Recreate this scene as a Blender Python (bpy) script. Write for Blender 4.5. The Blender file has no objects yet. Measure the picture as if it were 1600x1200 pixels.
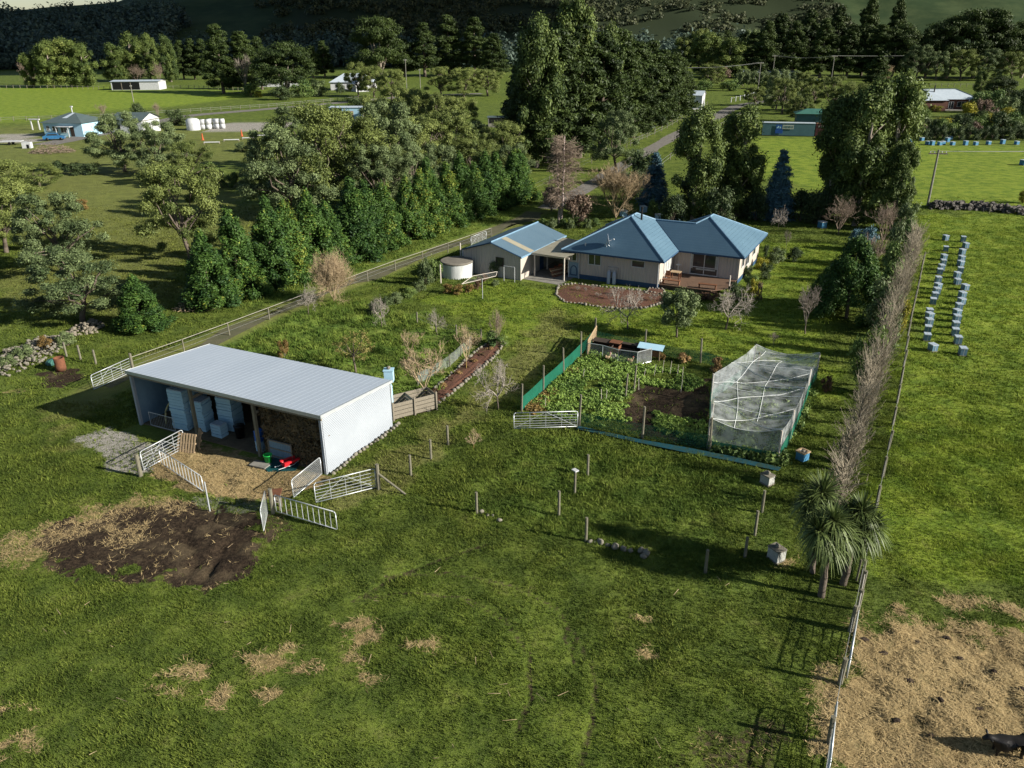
import bpy, math, random
import numpy as np
from mathutils import Matrix, Vector

SC = bpy.context.scene
COL = SC.collection
# ------------------------------------------------------------------ camera
CH = 22.5; CF = 1240.0; CP = .417; CR = -.007
fw = np.array([0, math.cos(CP), -math.sin(CP)]); rt = np.array([1., 0, 0]); up = np.cross(rt, fw)
RR = rt*math.cos(CR)+up*math.sin(CR); UU = -rt*math.sin(CR)+up*math.cos(CR)
cam = bpy.data.cameras.new('camera'); cam.sensor_width = 36; cam.lens = CF/1600*36
cam.clip_end = 9000; cam.clip_start = .5
camo = bpy.data.objects.new('camera', cam); COL.objects.link(camo)
camo.matrix_world = Matrix(((RR[0], UU[0], -fw[0], 0), (RR[1], UU[1], -fw[1], 0), (RR[2], UU[2], -fw[2], CH), (0, 0, 0, 1)))
SC.camera = camo
# ------------------------------------------------------------------ light
SUN_EL = 24.0; SUN_AZ = -19.0          # azimuth measured from +x
w = bpy.data.worlds.new("World"); SC.world = w; w.use_nodes = True
nt = w.node_tree; bg = nt.nodes['Background']
sky = nt.nodes.new('ShaderNodeTexSky'); sky.sky_type = 'NISHITA'; sky.sun_disc = False
sky.sun_elevation = math.radians(SUN_EL); sky.sun_rotation = math.radians(90-SUN_AZ)
sky.air_density = 1.0; sky.dust_density = .6; sky.ozone_density = 1.5
nt.links.new(sky.outputs[0], bg.inputs[0]); bg.inputs[1].default_value = .05
sl = bpy.data.lights.new('sun', 'SUN'); sl.energy = 5.0; sl.angle = math.radians(.5); sl.color = (1, .94, .83)
so = bpy.data.objects.new('sun', sl); COL.objects.link(so)
a, e = math.radians(SUN_AZ), math.radians(SUN_EL)
so.rotation_euler = Vector((math.cos(a)*math.cos(e), math.sin(a)*math.cos(e), math.sin(e))).to_track_quat('Z', 'Y').to_euler()
SC.view_settings.view_transform = 'Standard'; SC.view_settings.look = 'None'
SC.view_settings.gamma = 1; SC.view_settings.exposure = 0.97
SC.render.engine = 'CYCLES'
SC.cycles.max_bounces = 6; SC.cycles.transparent_max_bounces = 16; SC.cycles.diffuse_bounces = 2

# ------------------------------------------------------------------ helpers
def ray(u, v): return fw+RR*(u-800)/CF-UU*(v-600)/CF
def G(u, v, z=0.0):
    "a point on the plane z, read off the survey picture (1600 x 1200)"
    d = ray(u, v); t = (z-CH)/d[2]; return np.array([d[0]*t, d[1]*t, z])
def hgt(u, v, vt, ut=None):
    P = G(u, v); d = ray(u if ut is None else ut, vt); return CH+d[2]*P[1]/d[1]
def pxm(P): return CF/float((np.array([P[0], P[1], 0])-np.array([0, 0, CH]))@fw)

def vn(x, y, s):
    xi = np.floor(x).astype(np.int64); yi = np.floor(y).astype(np.int64)
    fx = x-xi; fy = y-yi; fx = fx*fx*(3-2*fx); fy = fy*fy*(3-2*fy)
    def h(a, b):
        n = (a*374761393+b*668265263+s*974634777) & 0xffffffff
        n = ((n ^ (n >> 13))*1274126177) & 0xffffffff
        return ((n ^ (n >> 16)) & 0xffff)/65535.0
    return (h(xi, yi)*(1-fx)+h(xi+1, yi)*fx)*(1-fy)+(h(xi, yi+1)*(1-fx)+h(xi+1, yi+1)*fx)*fy
def fbm(x, y, s, o=4):
    r = 0; a_ = .5; t = 0
    for i in range(o):
        r = r+a_*vn(x*2**i, y*2**i, s+i*17); t += a_; a_ *= .5
    return r/t

def npmesh(name, V, F, mat=None, attrs=None, smooth=False):
    "V (n,3), F (m,k) arrays"
    V = np.asarray(V, np.float32); F = np.asarray(F, np.int32); k = F.shape[1]
    me = bpy.data.meshes.new(name)
    me.vertices.add(len(V)); me.vertices.foreach_set('co', V.ravel())
    me.loops.add(F.size); me.loops.foreach_set('vertex_index', F.ravel())
    me.polygons.add(len(F)); me.polygons.foreach_set('loop_start', np.arange(0, F.size, k, dtype=np.int32))
    me.polygons.foreach_set('loop_total', np.full(len(F), k, np.int32))
    if smooth: me.polygons.foreach_set('use_smooth', np.ones(len(F), bool))
    for n, (dom, arr) in (attrs or {}).items():
        arr = np.asarray(arr, np.float32)
        if arr.ndim == 1:
            at = me.attributes.new(n, 'FLOAT', dom); at.data.foreach_set('value', arr)
        else:
            c = np.ones((len(arr), 4), np.float32); c[:, :arr.shape[1]] = arr
            at = me.attributes.new(n, 'FLOAT_COLOR', dom); at.data.foreach_set('color', c.ravel())
    me.update(calc_edges=True)
    if mat: me.materials.append(mat)
    return me

def place(name, me, parent=None, loc=None, rz=0, sc=None):
    o = bpy.data.objects.new(name, me); COL.objects.link(o)
    if parent is not None: o.parent = parent
    if loc is not None: o.location = loc
    o.rotation_euler = (0, 0, rz)
    if sc is not None: o.scale = sc
    return o
def tag(o, label, cat, group=None, kind=None):
    if label: o['label'] = label
    if cat: o['category'] = cat
    if group: o['group'] = group
    if kind: o['kind'] = kind
    return o
def thing(name, label, cat, loc=(0, 0, 0), rz=0, group=None):
    return tag(place(name, None, None, (float(loc[0]), float(loc[1]), float(loc[2])), rz), label, cat, group)

class MB:
    def __init__(s): s.v = []; s.f = []; s.uv = None
    def poly(s, pts):
        n = len(s.v); s.v += [tuple(map(float, p)) for p in pts]; s.f.append(tuple(range(n, n+len(pts)))); return s
    def bx(s, x0, y0, z0, x1, y1, z1, T=None):
        c = [(x0, y0, z0), (x1, y0, z0), (x1, y1, z0), (x0, y1, z0), (x0, y0, z1), (x1, y0, z1), (x1, y1, z1), (x0, y1, z1)]
        if T is not None: c = [tuple(T @ Vector(p)) for p in c]
        n = len(s.v); s.v += c
        for f in ((0, 3, 2, 1), (4, 5, 6, 7), (0, 1, 5, 4), (1, 2, 6, 5), (2, 3, 7, 6), (3, 0, 4, 7)): s.f.append(tuple(n+i for i in f))
        return s
    def prism(s, pts, z0, z1, caps=True):
        n = len(s.v); m = len(pts)
        s.v += [(p[0], p[1], z0) for p in pts]+[(p[0], p[1], z1) for p in pts]
        for i in range(m): j = (i+1) % m; s.f.append((n+i, n+j, n+m+j, n+m+i))
        if caps: s.f.append(tuple(n+m+i for i in range(m))); s.f.append(tuple(n+i for i in reversed(range(m))))
        return s
    def tube(s, p, q, r, r2=None, n=6, cap=True):
        p = Vector(p); q = Vector(q); d = (q-p)
        if d.length < 1e-6: return s
        d.normalize(); t = d.orthogonal().normalized(); b = d.cross(t); r2 = r if r2 is None else r2
        k = len(s.v)
        for c, rr in ((p, r), (q, r2)):
            for i in range(n):
                an = 2*math.pi*(i+.5)/n; s.v.append(tuple(c+(t*math.cos(an)+b*math.sin(an))*rr))
        for i in range(n): j = (i+1) % n; s.f.append((k+i, k+j, k+n+j, k+n+i))
        if cap: s.f.append(tuple(k+n+i for i in range(n))); s.f.append(tuple(k+i for i in reversed(range(n))))
        return s
    def path(s, pts, r, n=6):
        for i in range(len(pts)-1): s.tube(pts[i], pts[i+1], r, n=n)
        return s
    def lathe(s, prof, n=20, c=(0, 0)):
        k = len(s.v)
        for (r, z) in prof:
            for i in range(n): an = 2*math.pi*i/n; s.v.append((c[0]+r*math.cos(an), c[1]+r*math.sin(an), z))
        for a_ in range(len(prof)-1):
            for i in range(n): j = (i+1) % n; s.f.append((k+a_*n+i, k+a_*n+j, k+(a_+1)*n+j, k+(a_+1)*n+i))
        return s
    def blob(s, c, r, n=8, m=5, jit=.15, rs=random):
        k = len(s.v)
        for a_ in range(m+1):
            th = math.pi*a_/m
            for i in range(n):
                an = 2*math.pi*i/n; q = 1+rs.uniform(-jit, jit) if 0 < a_ < m else 1
                s.v.append((c[0]+r[0]*q*math.sin(th)*math.cos(an), c[1]+r[1]*q*math.sin(th)*math.sin(an), c[2]+r[2]*q*math.cos(th)))
        for a_ in range(m):
            for i in range(n): j = (i+1) % n; s.f.append((k+a_*n+i, k+(a_+1)*n+i, k+(a_+1)*n+j, k+a_*n+j))
        return s
    def mesh(s, name, mat, smooth=False, uv=None):
        me = bpy.data.meshes.new(name); me.from_pydata(s.v, [], s.f)
        if uv:
            l = me.uv_layers.new(name='UVMap')
            for p in me.polygons:
                for li in p.loop_indices: l.data[li].uv = uv(p.index, me.vertices[me.loops[li].vertex_index].co)
        if mat: me.materials.append(mat)
        if smooth: me.polygons.foreach_set('use_smooth', [True]*len(me.polygons))
        me.update(); return me
    def out(s, name, mat, parent=None, smooth=False, uv=None, loc=None, rz=0):
        return place(name, s.mesh(name, mat, smooth, uv), parent, loc, rz)

# ------------------------------------------------------------------ materials
def nodes(m):
    m.use_nodes = True; t = m.node_tree; return t, t.nodes, t.links
def mat(name, c, c2=None, rough=.7, scale=3, mix=.5, metal=0, bump=0, bscale=None, spec=.3, wave=None, stretch=None, detail=6, fine=0):
    "principled material: colour c mottled towards c2 by object-space noise"
    m = bpy.data.materials.new(name); t, N, L = nodes(m); b = N['Principled BSDF']
    b.inputs['Roughness'].default_value = rough; b.inputs['Metallic'].default_value = metal
    b.inputs['Specular IOR Level'].default_value = spec
    tc = N.new('ShaderNodeTexCoord'); src = tc.outputs['Object']
    if stretch:
        mp = N.new('ShaderNodeMapping'); mp.inputs['Scale'].default_value = stretch; L.new(src, mp.inputs[0]); src = mp.outputs[0]
    if c2 is None: c2 = tuple(x*.72 for x in c)
    nz = N.new('ShaderNodeTexNoise'); nz.inputs['Scale'].default_value = scale; nz.inputs['Detail'].default_value = detail; nz.inputs['Roughness'].default_value = .65
    L.new(src, nz.inputs['Vector'])
    rp = N.new('ShaderNodeMapRange'); rp.inputs[1].default_value = .5-mix*.25; rp.inputs[2].default_value = .5+mix*.25+.001
    L.new(nz.outputs[0], rp.inputs[0])
    mx = N.new('ShaderNodeMix'); mx.data_type = 'RGBA'; mx.inputs[6].default_value = (*c, 1); mx.inputs[7].default_value = (*c2, 1)
    L.new(rp.outputs[0], mx.inputs[0]); L.new(mx.outputs[2], b.inputs['Base Color'])
    hsrc = nz.outputs[0]
    if wave:   # (axis, scale, strength[, coord])
        wv = N.new('ShaderNodeTexWave'); wv.bands_direction = wave[0]; wv.inputs['Scale'].default_value = wave[1]
        L.new(tc.outputs['UV'] if len(wave) > 3 else tc.outputs['Object'], wv.inputs[0])
        if len(wave) > 4: wv.wave_profile = wave[4]
        bp = N.new('ShaderNodeBump'); bp.inputs['Strength'].default_value = wave[2]; bp.inputs['Distance'].default_value = wave[5] if len(wave) > 5 else .05
        L.new(wv.outputs[1], bp.inputs['Height']); L.new(bp.outputs[0], b.inputs['Normal'])
    elif bump:
        n2 = N.new('ShaderNodeTexNoise'); n2.inputs['Scale'].default_value = bscale or scale*4; n2.inputs['Detail'].default_value = 4
        L.new(src, n2.inputs['Vector'])
        bp = N.new('ShaderNodeBump'); bp.inputs['Strength'].default_value = bump; bp.inputs['Distance'].default_value = .05
        L.new(n2.outputs[0], bp.inputs['Height']); L.new(bp.outputs[0], b.inputs['Normal'])
    return m

def leafmat(name, ca, cb, trans=.14, rough=.6, cc=None):
    "foliage: per-leaf tint attribute mixes ca..cb (cc for a few odd leaves), small shift per plant"
    m = bpy.data.materials.new(name); t, N, L = nodes(m); b = N['Principled BSDF']
    b.inputs['Roughness'].default_value = rough; b.inputs['Specular IOR Level'].default_value = .25
    at = N.new('ShaderNodeAttribute'); at.attribute_name = 'tint'
    oi = N.new('ShaderNodeObjectInfo')
    ad = N.new('ShaderNodeMath'); ad.operation = 'MULTIPLY_ADD'; ad.inputs[1].default_value = .35; L.new(oi.outputs['Random'], ad.inputs[0]); L.new(at.outputs['Fac'], ad.inputs[2])
    rp = N.new('ShaderNodeValToRGB'); el = rp.color_ramp.elements
    el[0].position = .1; el[0].color = (*ca, 1); el[1].position = .9; el[1].color = (*cb, 1)
    if cc: x = el.new(1.0); x.color = (*cc, 1)
    L.new(ad.outputs[0], rp.inputs[0])
    L.new(rp.outputs[0], b.inputs['Base Color'])
    tr = N.new('ShaderNodeBsdfTranslucent'); L.new(rp.outputs[0], tr.inputs[0])
    ms = N.new('ShaderNodeMixShader'); ms.inputs[0].default_value = trans
    L.new(b.outputs[0], ms.inputs[1]); L.new(tr.outputs[0], ms.inputs[2]); L.new(ms.outputs[0], N['Material Output'].inputs[0])
    return m

def netmat(name, c, cover, scale=60, trans=.4, streak=0):
    "open woven cloth: part of it is holes"
    m = bpy.data.materials.new(name); t, N, L = nodes(m); b = N['Principled BSDF']
    b.inputs['Base Color'].default_value = (*c, 1); b.inputs['Roughness'].default_value = .6
    tr = N.new('ShaderNodeBsdfTranslucent'); tr.inputs[0].default_value = (*c, 1)
    m1 = N.new('ShaderNodeMixShader'); m1.inputs[0].default_value = trans; L.new(b.outputs[0], m1.inputs[1]); L.new(tr.outputs[0], m1.inputs[2])
    tp = N.new('ShaderNodeBsdfTransparent'); m2 = N.new('ShaderNodeMixShader')
    tc = N.new('ShaderNodeTexCoord'); nz = N.new('ShaderNodeTexNoise'); nz.inputs['Scale'].default_value = 1.6; nz.inputs['Detail'].default_value = 5
    L.new(tc.outputs['Object'], nz.inputs[0])
    mr = N.new('ShaderNodeMapRange'); mr.inputs[1].default_value = .3; mr.inputs[2].default_value = .7
    mr.inputs[3].default_value = max(0, cover-.13-streak); mr.inputs[4].default_value = min(1, cover+.13+streak)
    L.new(nz.outputs[0], mr.inputs[0]); L.new(mr.outputs[0], m2.inputs[0])
    L.new(tp.outputs[0], m2.inputs[1]); L.new(m1.outputs[0], m2.inputs[2]); L.new(m2.outputs[0], N['Material Output'].inputs[0])
    return m

M = {}
M['white'] = mat('white_paint', (.55, .56, .57), (.40, .41, .42), .5, 2, .6)
M['steelroof'] = mat('zinc_roof', (.37, .42, .49), (.32, .37, .44), .42, .35, 1.0, 0, stretch=(1, .25, 1))
M['steelwall'] = mat('white_corrugated', (.35, .38, .42), (.30, .33, .37), .45, .8, 1.2, wave=('Z', 3.3, .55))
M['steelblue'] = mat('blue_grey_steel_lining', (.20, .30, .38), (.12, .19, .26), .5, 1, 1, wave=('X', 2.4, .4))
M['timber'] = mat('weathered_timber', (.26, .23, .18), (.15, .13, .10), .85, 6, 1, bump=.4, stretch=(3, 3, .6))
M['post'] = mat('grey_green_post', (.20, .19, .14), (.11, .10, .075), .9, 5, 1, bump=.4, stretch=(2, 2, .6))
M['palewood'] = mat('pale_timber', (.42, .31, .19), (.25, .18, .11), .8, 8, 1, stretch=(1, 1, 4))
M['darkwood'] = mat('dark_timber', (.06, .045, .035), (.03, .022, .018), .85, 4, 1)
M['deckwood'] = mat('decking', (.17, .105, .07), (.11, .07, .048), .6, 3, 1, wave=('X', 3.4, .5))
M['redwood'] = mat('stained_timber', (.20, .09, .045), (.12, .05, .03), .6, 6, 1)
M['galv'] = mat('galvanised_tube', (.55, .58, .60), (.42, .45, .47), .38, 6, 1, metal=.35)
M['bluewhite'] = mat('pale_blue_box', (.38, .58, .70), (.30, .48, .60), .5, 2.2, 1)
M['hive'] = mat('pale_blue_hive_paint', (.12, .21, .29), (.08, .15, .21), .6, 5, 1)
M['hivelid'] = mat('pale_lid_metal', (.42, .49, .57), (.32, .39, .47), .4, 5, 1)
M['hiveblue'] = mat('bright_blue_hive_paint', (.07, .24, .40), (.05, .16, .29), .5, 5, 1)
M['weather'] = mat('weatherboard', (.47, .415, .37), (.41, .36, .32), .7, 1.5, 1, wave=('X', 1.05, .8))
M['weatherside'] = mat('weatherboard_side', (.44, .39, .34), (.38, .34, .295), .7, 1.5, 1, wave=('Y', 1.05, .8))
M['skirt'] = mat('blue_skirting', (.03, .075, .15), (.02, .05, .10), .6)
M['roofblue'] = mat('blue_metal_tiles', (.085, .155, .215), (.065, .125, .18), .42, .5, 1, wave=('Y', .85, 1.0, 'uv', 'SAW', .16), spec=.5)
M['roofcap'] = mat('roof_ridge_cap', (.19, .31, .42), (.14, .24, .34), .4, 3)
M['roofcorr'] = mat('blue_corrugated', (.11, .175, .235), (.085, .145, .20), .4, .5, 1, wave=('Y', 1.6, .35), spec=.5)
M['polycarb'] = mat('straw_coloured_sheet', (.36, .33, .25), (.26, .24, .18), .45, 1, 1, wave=('X', 2.2, .4))
M['cream'] = mat('cream_paint', (.55, .50, .44), (.45, .40, .35), .6)
M['glass'] = mat('dark_glass', (.012, .018, .022), (.03, .04, .045), .08, 1, 1, spec=.8)
M['curtain'] = mat('pale_curtain_and_reflection', (.42, .43, .40), (.30, .31, .30), .9)
M['concrete'] = mat('grey_concrete', (.26, .25, .22), (.13, .125, .11), .9, 2, 1, bump=.2)
M['tankwhite'] = mat('whitewashed_concrete', (.66, .66, .66), (.36, .38, .37), .8, 1.3, .7, stretch=(1, 1, .3))
M['tankbrown'] = mat('stained_concrete_lid', (.20, .18, .15), (.11, .10, .085), .9, 1.3, 1)
M['stone'] = mat('pale_stone', (.24, .22, .18), (.12, .11, .085), .85, 4, 1, bump=.3)
M['darkstone'] = mat('dark_stone', (.12, .11, .10), (.06, .055, .05), .9, 4, 1, bump=.3)
M['soil'] = mat('dark_soil', (.045, .03, .02), (.02, .014, .01), 1, 3, 1, bump=1, bscale=10)
M['bark'] = mat('red_brown_bark_mulch', (.15, .065, .04), (.06, .03, .02), 1, 5, 1, bump=1, bscale=14)
M['gravel'] = mat('grey_gravel', (.20, .19, .175), (.11, .10, .09), .95, 1.2, 1, bump=.6, bscale=20, detail=10)
M['track'] = mat('muddy_gravel_track', (.13, .115, .075), (.06, .07, .03), .95, .8, 1, bump=.6, bscale=8, detail=10)
M['concretefloor'] = mat('shed_straw_floor', (.19, .15, .09), (.08, .06, .04), 1, 2, 1, bump=.6, bscale=14)
M['black'] = mat('black_plastic_and_shade', (.012, .012, .013), None, .4)  # also the painted shade inside far shed and shelter openings
M['red'] = mat('red_plastic', (.55, .02, .03), (.42, .015, .02), .35)
M['purple'] = mat('purple_cloth', (.10, .03, .18), None, .7)
M['green'] = mat('green_plastic', (.02, .42, .07), (.015, .33, .05), .35)
M['bluep'] = mat('blue_plastic', (.02, .16, .55), (.015, .10, .4), .35)
M['tarp'] = mat('dark_teal_tarpaulin', (.012, .075, .08), None, .45, bump=.4, bscale=3)
M['bluetarp'] = mat('blue_strip_cloth', (.010, .06, .085), (.025, .05, .035), .5, bump=.3, bscale=5)
M['paleblock'] = mat('pale_block', (.42, .43, .40), (.26, .26, .24), .85, 7, 1)
M['rail'] = mat('weathered_rail', (.34, .32, .28), None, .7)
M['orange'] = mat('orange_paint', (.50, .10, .03), None, .5)
M['rust'] = mat('rusty_steel', (.18, .07, .035), (.08, .035, .02), .9, 5, 1)
M['yellowhose'] = mat('cream_hose', (.42, .38, .2), None, .5)
M['hay'] = mat('stacked_hay', (.17, .125, .065), (.045, .036, .025), 1, 1.3, .8, bump=1, bscale=9, stretch=(1.6, 1.6, .7), detail=10)
M['cow'] = mat('black_hide', (.008, .0075, .008), (.014, .012, .012), .5, 4)
M['containerg'] = mat('teal_container_paint', (.05, .12, .14), (.035, .09, .11), .5, 1, 1, wave=('X', 1.6, .6))
M['containerr'] = mat('maroon_container_paint', (.10, .03, .035), (.06, .02, .025), .5, 1, 1, wave=('Y', 1.6, .6))
M['roofgreen'] = mat('green_roof_paint', (.06, .17, .14), (.04, .12, .10), .5, 1, 1, wave=('X', 1.6, .4))
M['roofgreyg'] = mat('grey_green_roof', (.09, .12, .12), (.06, .085, .085), .5, 1, 1)
M['roofwhite'] = mat('pale_far_roof', (.46, .52, .58), (.36, .42, .48), .4, 1, 1)
M['brick'] = mat('red_brown_brick', (.13, .06, .045), (.08, .04, .03), .9, 6, 1)
M['logoblue'] = mat('logo_blue', (.02, .09, .35), None, .5)
M['logocream'] = mat('logo_cream', (.50, .52, .46), None, .5)
M['carblue'] = mat('blue_car_paint', (.03, .14, .30), None, .25, spec=.6)
M['carwhite'] = mat('white_car_paint', (.60, .62, .64), None, .25, spec=.6)
M['wire'] = mat('pale_wire', (.28, .29, .28), None, .5)
M['trunk'] = mat('grey_brown_bark', (.16, .13, .10), (.07, .055, .045), .9, 3, 1, bump=.5)
M['gumtrunk'] = mat('pale_gum_bark', (.34, .30, .25), (.18, .14, .11), .8, 3, 1)
M['birchbark'] = mat('white_birch_bark', (.48, .40, .37), (.26, .2, .18), .8, 5, 1)
M['yellowtrunk'] = mat('lichen_yellow_bark', (.30, .20, .05), (.14, .11, .05), .9, 5, 1)
M['twig_grey'] = mat('grey_twigs', (.30, .26, .22), (.16, .13, .11), .9)
M['twig_poplar'] = mat('pale_brown_twigs', (.30, .26, .19), (.17, .145, .11), .9)
M['twig_tan'] = mat('tan_twigs', (.46, .36, .23), (.30, .22, .13), .9)
M['twig_red'] = mat('red_brown_twigs', (.28, .215, .165), (.17, .13, .10), .9)
M['twig_white'] = mat('bleached_twigs', (.36, .32, .28), (.24, .21, .18), .9)
M['net'] = netmat('white_bird_netting', (.75, .80, .82), .29, trans=.4, streak=.08)
M['netside'] = netmat('white_netting_side', (.75, .80, .82), .32, trans=.4, streak=.08)
M['rope'] = mat('white_net_seam', (.75, .78, .78), None, .6)
M['shade'] = netmat('green_shade_cloth', (.008, .15, .09), .88, trans=.35)
M['shadethin'] = netmat('thin_green_shade_cloth', (.012, .10, .055), .55, trans=.3)
M['mesh'] = netmat('grey_wire_mesh', (.35, .38, .38), .28, trans=.1)
LM = {}
LM['wattle'] = leafmat('olive_feathery_leaf', (.052, .078, .018), (.215, .255, .070))
LM['olive2'] = leafmat('grey_green_leaf', (.046, .074, .028), (.18, .23, .095))
LM['cypress'] = leafmat('deep_green_spray', (.016, .048, .012), (.080, .150, .026), cc=(.20, .23, .035))
LM['pine'] = leafmat('dark_pine_needle', (.012, .026, .007), (.056, .084, .018))
LM['gum'] = leafmat('eucalypt_leaf', (.038, .065, .018), (.155, .205, .05), cc=(.26, .29, .08))
LM['spruce'] = leafmat('blue_spruce_needle', (.035, .085, .105), (.10, .19, .23))
LM['orchard'] = leafmat('yellowing_leaf', (.12, .11, .03), (.28, .25, .08))
LM['shrub'] = leafmat('mid_green_leaf', (0.048, 0.096, 0.029), (0.160, 0.224, 0.056))
LM['yellow'] = leafmat('yellow_green_leaf', (0.143, 0.154, 0.022), (0.363, 0.330, 0.033))
LM['tan'] = leafmat('dead_tan_leaf', (0.200, 0.120, 0.050), (0.420, 0.280, 0.120))
LM['brown'] = leafmat('brown_dry_leaf', (0.080, 0.045, 0.030), (0.170, 0.100, 0.060))
LM['orange'] = leafmat('orange_brown_leaf', (.13, .08, .025), (.26, .18, .06))
LM['pinkbrown'] = leafmat('pink_brown_twiggy_growth', (.11, .075, .055), (.21, .15, .11))
LM['dark'] = leafmat('dark_evergreen_leaf', (0.024, 0.045, 0.019), (0.080, 0.112, 0.040))
LM['veg'] = leafmat('fresh_vegetable_leaf', (0.065, 0.130, 0.026), (0.221, 0.325, 0.065))
LM['cabbage'] = leafmat('sword_leaf', (.026, .045, .010), (.14, .185, .06), .12, .5)
LM['scrub'] = leafmat('hill_scrub_leaf', (.026, .038, .018), (.070, .080, .038))
LM['hillpine'] = leafmat('hill_pine_leaf', (.028, .050, .044), (.075, .110, .085))
# ------------------------------------------------------------------ ground
def pxpoly(pts): return np.array([G(u, v)[:2] for u, v in pts])
def sdist(P, x, y):
    "signed distance to polygon, positive inside"
    n = len(P); d = np.full(x.shape, 1e18); ins = np.zeros(x.shape, bool)
    for i in range(n):
        a_, b_ = P[i], P[(i+1) % n]; ex, ey = b_-a_
        t = np.clip(((x-a_[0])*ex+(y-a_[1])*ey)/(ex*ex+ey*ey+1e-12), 0, 1)
        d = np.minimum(d, (x-a_[0]-t*ex)**2+(y-a_[1]-t*ey)**2)
        c = ((a_[1] > y) != (b_[1] > y)) & (x < (b_[0]-a_[0])*(y-a_[1])/((b_[1]-a_[1])+1e-12)+a_[0])
        ins ^= c
    return np.where(ins, 1, -1)*np.sqrt(d)
def ldist(P, x, y):
    d = np.full(x.shape, 1e18)
    for i in range(len(P)-1):
        a_, b_ = P[i], P[i+1]; ex, ey = b_-a_
        t = np.clip(((x-a_[0])*ex+(y-a_[1])*ey)/(ex*ex+ey*ey+1e-12), 0, 1)
        d = np.minimum(d, (x-a_[0]-t*ex)**2+(y-a_[1]-t*ey)**2)
    return np.sqrt(d)
def sst(v, lo, hi): t = np.clip((v-lo)/(hi-lo), 0, 1); return t*t*(3-2*t)

Z = {}
Z['mud'] = [([(45, 858), (95, 820), (175, 796), (260, 790), (330, 800), (392, 806), (425, 838), (392, 862), (372, 890), (325, 915), (262, 905), (215, 895), (150, 888), (80, 880)], .8, 1),
            ([(1090, 1130), (1190, 1110), (1260, 1150), (1240, 1230), (1080, 1230)], 1.0, .55),
            ([(995, 600), (1108, 592), (1112, 700), (1010, 680), (955, 650)], .5, .9),
            ([(60, 585), (105, 572), (135, 585), (100, 605), (62, 603)], .4, .8),
            ([(402, 800), (450, 798), (470, 830), (420, 835)], .3, .6)]
Z['straw'] = [([(-30, 852), (50, 828), (130, 798), (215, 772), (300, 778), (330, 795), (260, 800), (180, 808), (120, 835), (60, 875), (-30, 874)], .7, .62),
              ([(150, 815), (230, 815), (240, 850), (170, 855)], .6, .6),
              ([(232, 742), (262, 702), (300, 690), (400, 712), (513, 741), (520, 752), (470, 768), (430, 780), (395, 782), (340, 775), (280, 762)], .35, .95),
              ([(1322, 975), (1400, 945), (1500, 985), (1640, 960), (1700, 1230), (1290, 1230), (1312, 1100)], .9, 1.0),
              ([(1285, 1045), (1318, 1035), (1308, 1105), (1272, 1095)], .4, .7)]
for (u, v, du, dv) in [(560, 975, 30, 10), (575, 995, 25, 12), (552, 1030, 14, 8), (415, 1040, 30, 14), (470, 1045, 32, 8), (392, 1030, 18, 8), (445, 1010, 14, 5), (285, 1055, 36, 8), (250, 1078, 22, 6), (305, 1045, 24, 9), (340, 1092, 17, 15), (418, 1092, 16, 9), (50, 1158, 18, 13), (30, 1110, 40, 4), (8, 1165, 14, 9), (575, 1062, 16, 8), (660, 1005, 20, 8), (1012, 1022, 9, 5), (1225, 880, 25, 8), (1510, 940, 40, 12), (25, 612, 22, 4), (1000, 965, 12, 3)]:
    Z['straw'].append(([(u+du*math.cos(i*.785), v+dv*math.sin(i*.785)) for i in range(8)], .32, .75))
Z['gravel'] = [([(118, 690), (185, 668), (250, 690), (262, 720), (225, 748), (170, 735), (140, 715)], .9, .75),
               ([(300, 775), (400, 770), (420, 800), (330, 805)], .5, .5),
               ([(-40, 214), (72, 206), (96, 216), (60, 226), (-40, 228)], .5, .9),
               ([(330, 196), (420, 188), (470, 196), (440, 204), (330, 206)], 1.0, .9)]
Z['dry'] = [([(866, 478), (905, 505), (850, 560), (800, 610), (720, 680), (640, 745), (560, 790), (505, 775), (620, 690), (700, 640), (770, 580), (820, 530)], 1.2, .8),
            ([(0, 262), (180, 252), (430, 300), (420, 330), (200, 470), (100, 480), (0, 470)], 6, .55),
            ([(145, 610), (225, 555), (330, 520), (340, 530), (240, 570), (160, 640), (110, 700), (80, 640)], 1, .7),
            ([(-60, 200), (300, 190), (420, 210), (430, 250), (60, 262), (-60, 262)], 4, .45)]
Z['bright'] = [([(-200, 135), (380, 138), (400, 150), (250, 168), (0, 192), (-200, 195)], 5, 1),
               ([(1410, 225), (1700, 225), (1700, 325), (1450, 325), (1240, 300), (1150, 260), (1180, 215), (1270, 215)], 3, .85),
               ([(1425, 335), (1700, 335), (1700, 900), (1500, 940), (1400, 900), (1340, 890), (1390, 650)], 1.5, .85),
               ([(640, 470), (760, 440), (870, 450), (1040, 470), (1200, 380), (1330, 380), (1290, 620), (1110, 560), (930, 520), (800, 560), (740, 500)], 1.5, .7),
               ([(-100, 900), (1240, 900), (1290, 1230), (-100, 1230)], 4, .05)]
Z['lush'] = [([(300, 560), (420, 490), (560, 470), (640, 490), (760, 530), (700, 600), (640, 640), (560, 600), (350, 550)], 1.5, 1),
             ([(800, 690), (905, 690), (1220, 740), (1150, 890), (900, 830), (780, 790)], 2, .5),
             ([(360, 470), (600, 400), (760, 340), (850, 310), (820, 340), (700, 400), (560, 450), (420, 480)], 1.5, .6)]
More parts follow.
